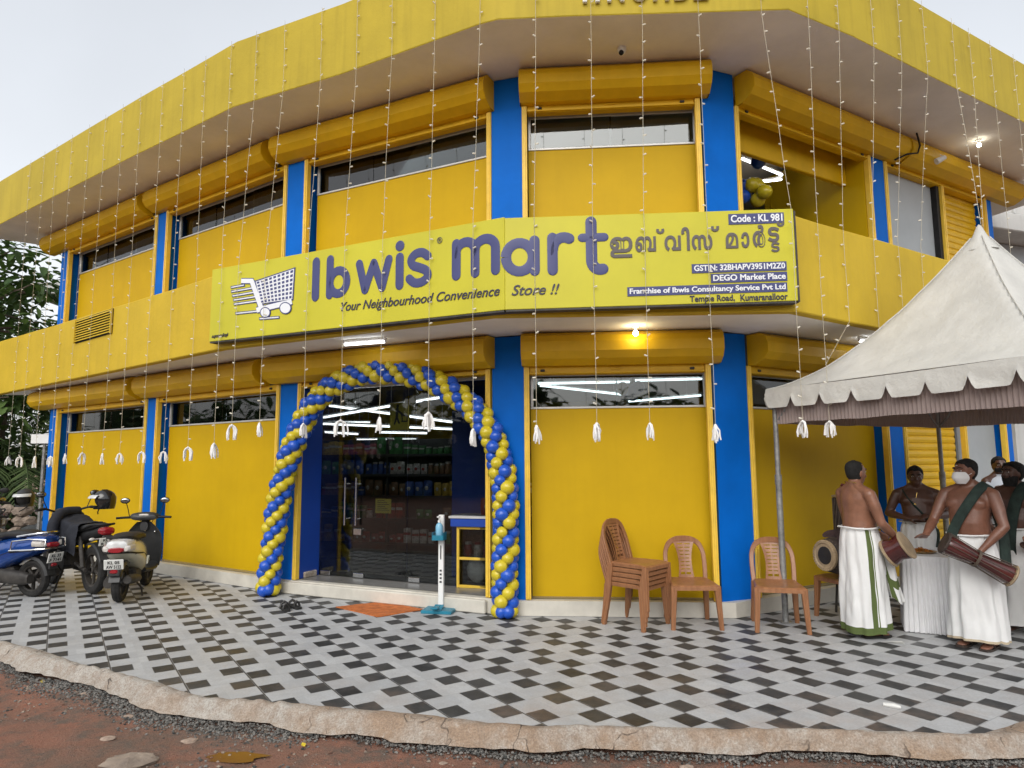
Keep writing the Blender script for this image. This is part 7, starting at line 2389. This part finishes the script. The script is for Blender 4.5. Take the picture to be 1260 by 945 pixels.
# papers and poster on the door glass
Xe = F[2]
M['poster'] = mat("yellow poster", (0.55, 0.48, 0.06), 0.5, 0.05, 5)
def paper(u0, u1, z0, z1, m_, lab, fig=None, y_=0.418):
    b2_ = MB(); b2_.box((u0, y_, z0), (u1, y_ + .003, z1), 0, 0, Xe)
    root = thing('poster' if fig else 'notice', lab, 'poster' if fig else 'notice', tuple(Xe @ Vector((u0, y_, z0))))
    part('sheet', b2_, m_, root)
    b2_ = MB()
    w, h = u1 - u0, z1 - z0
    if fig:
        Q = Xe @ Matrix.Translation((u0, y_ - .002, z0))
        stroke(b2_, [(w * .38, h * .78), (w * .36, h * .48)], w * .07, Q, .002); b2_.sphere((w * .40, 0, h * .88), (w * .07, .002, h * .06), 10, 6, 0, Q)
        for pth in ([(w * .36, h * .48), (w * .25, h * .22)], [(w * .36, h * .48), (w * .48, h * .25)], [(w * .38, h * .72), (w * .62, h * .58)]): stroke(b2_, pth, w * .045, Q, .002)
        for pth in ([(w * .58, h * .55), (w * .92, h * .50)], [(w * .62, h * .30), (w * .88, h * .30)], [(w * .62, h * .55), (w * .64, h * .3)], [(w * .9, h * .5), (w * .88, h * .3)]): stroke(b2_, pth, w * .03, Q, .002)
    else:
        for k in range(6): b2_.box((u0 + w * .12, y_ - .002, z1 - h * (.16 + .13 * k)), (u0 + w * rp.uniform(.6, .9), y_ - .0005, z1 - h * (.12 + .13 * k)), 0, 0, Xe)
    part('print', b2_, 'ink', root)
paper(1.42, 1.72, 2.02, 2.36, 'poster', "square yellow poster of a person pushing a cart on the door glass", True)
paper(1.22, 1.46, 0.98, 1.16, 'poster', "small yellowish notice at chest height on the door glass")
# lit tubes under the ceiling
def tube_light(p, q, label, z=None):
    r0 = thing('tube_light', label, 'tube light', p, 'lit tube lights')
    d = (Vector(q) - Vector(p)).normalized()
    b2_ = MB(); b2_.tube([p, q], .014, 8); part('tube', b2_, 'tube', r0)
    b2_ = MB(); up = Vector((0, 0, .032))
    b2_.tube([Vector(p) + up - d * .03, Vector(q) + up + d * .03], .016, 6)
    for e in (Vector(p), Vector(q)): b2_.tube([e - d * .02 * (1 if e == Vector(p) else -1), e + up], .012, 6)
    if abs(p[2] - 2.945) > .01 and p[2] < 2.8:
        for e in (Vector(p) + d * .2, Vector(q) - d * .2): b2_.tube([e + up, (e.x, e.y, 2.984)], .004, 4)
    part('batten', b2_, 'white', r0)
LTS = [((-2.90, 10.0, 2.27), (-0.45, 9.0, 2.56)), ((-2.73, 10.0, 2.46), (-0.85, 10.05, 2.20)), ((-3.13, 11.0, 2.25), (-0.75, 11.05, 2.14)), ((-3.34, 12.0, 2.16), (-2.75, 12.0, 2.12)), ((-2.35, 12.0, 2.15), (-1.5, 11.8, 2.12)), ((-2.9, 12.6, 2.04), (-1.8, 12.6, 2.04)),
       ((0.34, 8.7, 2.62), (1.53, 8.7, 2.634)), ((1.59, 8.6, 2.64), (2.43, 8.55, 2.65)), ((0.37, 8.75, 2.60), (1.64, 10.0, 2.60)), ((1.75, 10.05, 2.50), (2.68, 9.5, 2.53)), ((3.0, 8.3, 2.60), (3.6, 9.0, 2.56)),
       ((-5.47, 11.5, 2.38), (-3.75, 10.5, 2.47)), ((-5.45, 11.55, 2.41), (-3.9, 11.6, 2.32)), ((-4.6, 13.0, 2.4), (-2.8, 13.2, 2.4))]
for k, (p, q) in enumerate(LTS):
    tube_light(p, q, ["lit white tube on the shop ceiling seen over the entrance doors", "lit white tube on the shop ceiling seen through the middle window strip", "lit white tube on the shop ceiling seen through the narrow window left of the arch"][0 if k < 6 else (1 if k < 11 else 2)])
tube_light((3.17, 8.8, 5.72), (3.92, 9.3, 5.70), "lit white tube hanging in the open upper bay, the long upper one")
tube_light((3.93, 9.36, 5.66), (3.48, 8.95, 5.45), "lit white tube hanging in the open upper bay, the short lower one")
tube_light((-1.90, 7.55, 2.945), (-1.42, 7.38, 2.945), "lit tube under the canopy soffit above the top of the balloon arch")
tube_light((3.95, 7.52, 2.945), (4.40, 7.80, 2.945), "lit tube under the canopy soffit just above the tent's left slope")
# balloons inside the open upper bay, and in the windows
cl = thing('balloon_cluster', "bunch of blue and yellow balloons inside the open upper bay", 'balloons', (3.22, 8.4, 5.15))
for k in range(9):
    b_ = balloon(.12); o = part('balloon', b_, 'bal_b' if k % 2 else 'bal_y', cl, True)
    o.location = (rb.gauss(-.04, .11), rb.gauss(0, .10), rb.gauss(.05, .16)); o.scale = (.8, .8, .8); o.rotation_euler = (rb.uniform(-2, 2), rb.uniform(-2, 2), 0)
cl2 = thing('balloon_cluster', "bunch of blue balloons behind the middle ground floor window strip", 'balloons', (1.45, 8.0, 2.42))
for k in range(7):
    b_ = balloon(.075); o = part('balloon', b_, 'bal_b' if k < 5 else 'bal_y', cl2, True)
    o.location = (rb.gauss(0, .12), rb.gauss(0, .06), rb.gauss(0.02, .06)); o.rotation_euler = (rb.uniform(-2, 2), rb.uniform(-2, 2), 0)
cl3 = thing('balloon_cluster', "green and yellow balloons beside the poster behind the door glass", 'balloons', (-1.2, 8.5, 2.35))
for k in range(6):
    b_ = balloon(.075); o = part('balloon', b_, 'bal_y', cl3, True)
    o.location = (rb.gauss(0, .10), rb.gauss(0, .06), rb.gauss(0, .07)); o.rotation_euler = (rb.uniform(-2, 2), rb.uniform(-2, 2), 0)

# lamps and camera under the soffits
def bulb_lamp(c, label, lit=True):
    r0 = thing('bulb_lamp', label, 'lamp', c, None)
    b2_ = MB(); b2_.lathe([(.035, .10), (.035, .085), (.016, .08), (.016, .055), (.0, .055)], 14); part('holder', b2_, 'white', r0, True)
    b2_ = MB(); b2_.sphere((0, 0, .022), .028, 14, 10); part('bulb', b2_, 'bulb_lit' if lit else 'white', r0, True)
bulb_lamp((1.285, 6.86, 2.90), "small lit bulb under the canopy above the middle yellow panel")
bulb_lamp((6.55, 8.95, 5.945), "bright round bulb under the roof soffit at the right wing")
ln = bpy.data.lights.new('bulb_glow', 'POINT'); ln.energy = 1.8; ln.color = (1, .85, .45); ln.shadow_soft_size = .03
lo_ = bpy.data.objects.new('bulb_glow', ln); lo_.location = (1.285, 6.83, 2.90); COL.objects.link(lo_)
sp_ = thing('spot_lamp', "pale tubular spot lamp clipped to the upper shutter box at right", 'lamp', (6.0, 8.9, 5.75))
b_ = MB(); b_.tube([(5.92, 8.93, 5.72), (6.04, 8.92, 5.78)], [.045, .03], 12); b_.tube([(6.04, 8.92, 5.78), (6.03, 9.0, 5.85)], .008, 6); part('housing', b_, 'white', sp_)
cm = thing('dome_camera', "small white dome camera under the roof soffit left of the raised letters", 'camera', (1.21, 6.8, 6.0))
b_ = MB(); b_.lathe([(.05, .044), (.05, .02), (.042, .0), (.02, -.03), (.001, -.036)], 16); part('housing', b_, 'white', cm, True)
b_ = MB(); b_.sphere((-.01, -.02, -.02), .028, 12, 8); part('lens', b_, 'black', cm, True)

# ------------------------------------------------------------------ trees, rubble and neighbours
def leafmat(name, c1, c2):
    m = bpy.data.materials.new(name); m.use_nodes = True
    n = m.node_tree; b = n.nodes['Principled BSDF']; g_ = NG(n)
    tc = n.nodes.new("ShaderNodeTexCoord"); ge = n.nodes.new("ShaderNodeNewGeometry")
    f = g_.noise(tc.outputs['Object'], 1.1, 4)
    mm = g_.m('ADD', g_.m('MULTIPLY', f, 0.6), g_.m('MULTIPLY', ge.outputs['Random Per Island'], 0.5))
    c = g_.mix(g_.rng(mm, 0.35, 0.75), c1, c2)
    n.links.new(c, b.inputs['Base Color']); b.inputs['Roughness'].default_value = 0.62
    t_ = n.nodes.new("ShaderNodeBsdfTranslucent"); n.links.new(c, t_.inputs[0])
    mx = n.nodes.new("ShaderNodeMixShader"); mx.inputs[0].default_value = 0.3
    n.links.new(b.outputs[0], mx.inputs[1]); n.links.new(t_.outputs[0], mx.inputs[2])
    n.links.new(mx.outputs[0], n.nodes['Material Output'].inputs['Surface'])
    MATS[name] = m
    return m
M['leaf_a'] = leafmat("broad green leaves", (0.040, 0.085, 0.020), (0.12, 0.20, 0.05))
M['leaf_b'] = leafmat("dark green leaves", (0.030, 0.058, 0.020), (0.085, 0.14, 0.045))
M['leaf_p'] = leafmat("palm green leaves", (0.035, 0.060, 0.018), (0.12, 0.18, 0.06))
M['bark'] = mat("grey brown bark", (0.13, 0.10, 0.075), 0.9, 0.25, 8, 0.5, 25)
def leaf(mb, p, d, L, w, droop):
    d = d.normalized(); s_ = d.cross(Vector((0, 0, 1)))
    if s_.length < .05: s_ = Vector((1, 0, 0))
    s_.normalize(); nn = s_.cross(d)
    q = [p, p + d * L * .35 + s_ * w + nn * .02, p + d * L * .8 + s_ * w * .7 - Vector((0, 0, droop * .5)), p + d * L - Vector((0, 0, droop)), p + d * L * .8 - s_ * w * .7 - Vector((0, 0, droop * .5)), p + d * L * .35 - s_ * w + nn * .02]
    m_ = p + d * L * .45 - nn * .015
    b0 = len(mb.v); mb.v += [tuple(x_) for x_ in q] + [tuple(m_)]
    for a, c in ((0, 1), (1, 2), (2, 3), (3, 4), (4, 5), (5, 0)): mb.f.append((b0 + 6, b0 + a, b0 + c)); mb.m.append(0); mb.s.append(False)
def tree(name, label, base, H, R, n_cl, per, L, lm, seed, whorl=True, low=0.35):
    q = random.Random(seed)
    r0 = thing(name, label, 'tree', base, 'trees left of the shop')
    tr = MB()
    B = Vector(base)
    pts = [B + Vector((.12 * H * noise.noise((seed, f * 2, 0)) * f, .12 * H * noise.noise((seed, f * 2, 5)) * f, H * .85 * f - .1 * (f == 0))) for f in [k / 6 for k in range(7)]]
    tr.tube(pts, [.030 * H * (1 - .75 * k / 6) for k in range(7)], 10)
    cr = MB()
    for k in range(n_cl):
        f = q.uniform(low, 1.0)
        i = min(5, int(f * 6)); o = pts[i].lerp(pts[i + 1], f * 6 - i)
        a = q.uniform(0, 2 * pi)
        rr = R * (0.35 + .65 * sqrt(q.random())) * sin(pi * (0.16 + .80 * (f - low) / (1 - low))) ** .6
        c = o + Vector((rr * cos(a), rr * sin(a), q.uniform(-.05, .16) * H * .5))
        if q.random() < .55: tr.tube([o, o.lerp(c, .5) + Vector((0, 0, .1)), c], [.010 * H * .6, .006 * H * .6, .003 * H * .6], 5)
        cs = q.uniform(.5, 1.0) * R * .30
        for l in range(per):
            d = Vector((q.gauss(0, 1), q.gauss(0, 1), q.gauss(.15, .7))).normalized()
            p = c + d * cs * q.random() ** .5
            dd = Vector((d.x, d.y, d.z * .4 + q.uniform(-.4, .2)))
            leaf(cr, p, dd, L * q.uniform(.65, 1.2), L * q.uniform(.17, .26), L * q.uniform(.05, .35))
    part('trunk', tr, 'bark', r0)
    part('crown', cr, lm, r0)
tree('broadleaf_tree', "tall broad leaved tree rising behind the shop's left end", (-13.6, 16.3, -.1), 8.6, 2.7, 105, 36, .36, 'leaf_a', 4, low=.35)
tree('broadleaf_tree', "dark dense tree farther back at the left edge", (-18.2, 20.5, -.1), 9.0, 3.2, 90, 24, .42, 'leaf_b', 9, low=.2)
tree('broadleaf_tree', "lower bright bushy tree beside the shop's left pillar", (-14.2, 18.8, -.1), 4.6, 2.3, 80, 24, .34, 'leaf_a', 15, low=.10)
tree('broadleaf_tree', "dark round tree beyond the left edge behind the others", (-21.5, 17.5, -.1), 8.0, 3.4, 80, 24, .42, 'leaf_b', 22, low=.15)
tree('broadleaf_tree', "tall tree far behind with its tip above the roof band's left end", (-24.0, 25.0, -.1), 14.9, 3.2, 90, 24, .5, 'leaf_b', 31, low=.35)
tree('bush', "low dark bush behind the rubble at the left edge", (-12.2, 15.2, -.1), 2.4, 1.5, 60, 24, .26, 'leaf_b', 41, low=.05)
tree('bush', "low leafy bush farther left of the rubble wall", (-15.0, 14.8, -.1), 2.6, 1.8, 60, 24, .28, 'leaf_a', 44, low=.05)
def palm(label, base, H, n, L, seed):
    q = random.Random(seed)
    r0 = thing('palm_tree', label, 'tree', base, 'trees left of the shop')
    B = Vector(base); top = B + Vector((.3, -.2, H))
    t_ = MB(); t_.tube([B - Vector((0, 0, .1)), B + Vector((.05, 0, H * .4)), top], [.14, .11, .09], 10); part('trunk', t_, 'bark', r0)
    cr = MB()
    for k in range(n):
        a = 2 * pi * k / n + q.uniform(-.2, .2); el = q.uniform(-.1, 1.1)
        P_ = [top]; d = Vector((cos(a) * cos(el), sin(a) * cos(el), sin(el)))
        for s_ in range(12):
            P_.append(P_[-1] + d * L / 12); d = (d + Vector((0, 0, -.115))).normalized()
        cr.tube(P_, [.022 * (1 - i / 14) for i in range(13)], 4)
        for i in range(2, 13):
            dd = (P_[i] - P_[i - 1]).normalized(); sd2 = dd.cross(Vector((0, 0, 1))).normalized()
            for m_ in (0, .33, .66):
                p = P_[i - 1].lerp(P_[i], m_)
                for s2 in (-1, 1):
                    v = (sd2 * s2 + dd * .7 + Vector((0, 0, -.35 + q.uniform(-.2, .15)))).normalized()
                    ln_ = L * .30 * sin(pi * (i + m_) / 14.5)
                    e = p + v * ln_ + Vector((0, 0, -ln_ * .25))
                    w_ = dd * .022
                    cr.add([p - w_, p + w_, p + v * ln_ * .5 + w_ * .9, e, p + v * ln_ * .5 - w_ * .9], [(0, 1, 2, 4), (2, 3, 4)])
    part('crown', cr, 'leaf_p', r0)
palm("young palm with arching fronds behind the shop's left pillar", (-11.9, 16.2, -.1), 1.7, 15, 2.6, 5)
palm("pale palm rising behind the left end of the parapet", (-12.0, 18.8, -.1), 3.6, 16, 2.4, 8)
# rubble wall at the far left
rw = random.Random(13)
for k in range(84):
    row = k // 21
    u = (k % 21) * .30 + .2 * (row % 2) + rw.uniform(-.05, .05)
    r_ = rw.uniform(.13, .20)
    b_ = rock(r_, .75, k * 3.1)
    b_.v = [tuple(round(c_ / (r_ * .55)) * r_ * .55 * .35 + c_ * .65 for c_ in v) for v in b_.v]
    o = solo('rubble_stone', b_, 'rock', "rough laterite block in the rubble heap at the far left behind the motorcycles", 'stone', "laterite blocks of the rubble heap")
    o.location = (-9.5 - u * .95, 13.2 + u * .18 + rw.uniform(-.12, .12) + row * .1, .08 + row * .22); o.rotation_euler = (rw.uniform(-.3, .3), rw.uniform(-.3, .3), rw.uniform(0, 6))
# small neighbour house behind the left end
M['housewhite'] = mat("pale plaster", (0.56, 0.56, 0.54), 0.7, 0.08, 1.5, 0.1, 20, streak=.25)
nh = thing('neighbour_house', "pale neighbour house with projecting white ledges behind the shop's left end", 'house', (-11.2, 22.0, 0))
b_ = MB(); b_.box((-11.8, 22.0, -.1), (-6.5, 27.5, 6.8), .02); part('wall', b_, 'housewhite', nh)
b_ = MB(); b_.box((-11.9, 21.2, 6.8), (-6.2, 27.9, 7.0), .02); part('roof', b_, 'housewhite', nh)
b_ = MB(); b_.box((-14.6, 19.6, 6.70), (-11.5, 21.98, 7.05), .01); part('ledge', b_, 'housewhite', nh)
for x_ in (-11.2, -9.2):
    b_ = MB(); b_.box((x_, 21.94, 3.6), (x_ + 1.1, 21.985, 5.0), .005); w_ = part('window', b_, 'brown', nh)
    b_ = MB(); b_.box((x_ + .08, 21.91, 3.7), (x_ + 1.02, 21.935, 4.9), 0); part('pane', b_, 'glass', w_)
sb = thing('bracket_board', "small white board on a bracket beside the left corner pillar", 'sign', (-9.3, 13.0, 0))
b_ = MB(); b_.box((-9.28, 12.98, 2.02), (-8.86, 13.10, 2.20), .008); part('board', b_, 'white', sb)
b_ = MB(); b_.tube([(-9.05, 13.05, 0), (-9.05, 13.05, 2.02)], .03, 8); part('post', b_, 'galv', sb)
# grey white house on the right
rh = thing('white_house', "grey white house with railed upper terrace beyond the shop's right end", 'house', (13, 14.5, 0))
XH = FR((8.35, 11.9), (18.0, 15.2))
b_ = MB(); b_.box((0, 0.6, -.1), (9.5, 8, 5.9), .02, 0, XH); part('wall', b_, 'gray', rh)
b_ = MB(); b_.box((-.15, 0, 5.9), (9.8, 8.1, 6.25), .02, 0, XH); part('terrace_slab', b_, 'housewhite', rh)
b_ = MB(); b_.box((-.1, 0.05, 6.252), (9.7, .2, 7.25), .02, 0, XH); part('terrace_parapet', b_, 'housewhite', rh)
b_ = MB()
for z in (6.55, 6.95): b_.box((-.12, 0.02, z), (9.7, .048, z + .03), 0, 0, XH)
for k in range(10): b_.box((.3 + k, 0.012, 6.26), (.34 + k, .046, 7.2), 0, 0, XH)
part('railing', b_, 'alu', rh)
b_ = MB(); b_.box((.8, 3.0, 6.252), (8, 7.5, 8.6), .02, 0, XH); b_.box((.4, 2.6, 8.6), (8.4, 7.9, 8.85), .02, 0, XH); part('stair_room', b_, 'housewhite', rh)
for u in (1.0, 3.4, 5.8):
    b_ = MB(); b_.box((u, .55, 3.2), (u + 1.4, .598, 4.9), .005, 0, XH); w_ = part('window', b_, 'alu', rh)
    b_ = MB(); b_.box((u + .08, .53, 3.28), (u + 1.32, .545, 4.82), 0, 0, XH); part('pane', b_, 'glass', w_)
# pale board wall with a plant drawing beside the right end pillar
bw = thing('board_wall', "pale grey board wall with a leafy drawing beyond the right pillar", 'wall', (7.9, 10.5, 0))
b_ = MB(); b_.box((0.1, 0.0, 0.0), (3.0, .06, 2.7), .004, 0, FR((7.60, 10.24), (10.4, 11.8))); part('board', b_, 'housewhite', bw)

# unseen wood, added behind the camera to darken the reflections in the glass
q = random.Random(77)
b_ = MB()
for k in range(16000):
    a = radians(q.uniform(168, 345)) if k % 3 else radians(q.uniform(225, 315))
    R_ = 27 + q.gauss(0, 1.3)
    top = 4.6 + 1.6 * noise.noise((a * 5, 0, 4)) + 1.2 * noise.noise((a * 19, 3, 4))
    p = Vector((1.0 + R_ * 1.2 * cos(a), 9.5 + R_ * sin(a), q.uniform(-.1, 1) * top))
    leaf(b_, p, Vector((q.gauss(0, 1), q.gauss(0, 1), q.gauss(0, .5))), q.uniform(.5, 1.0), q.uniform(.18, .30), q.uniform(.1, .3))
core = []
for k in range(60):
    a = radians(166 + 181 * k / 59)
    hgt_ = 3.9 + 1.3 * noise.noise((a * 5, 0, 4)) + .9 * noise.noise((a * 19, 3, 4))
    core.append([(1.0 + 27.3 * 1.2 * cos(a), 9.5 + 27.3 * sin(a), z) for z in (-.1, hgt_ * .5, hgt_)] + [(1.0 + 28.6 * 1.2 * cos(a), 9.5 + 28.6 * sin(a), z) for z in (hgt_, -.1)])
b_.loft(core, True, 0, False)
solo('unseen_wood', b_, 'leaf_b', None, None, kind='stuff')
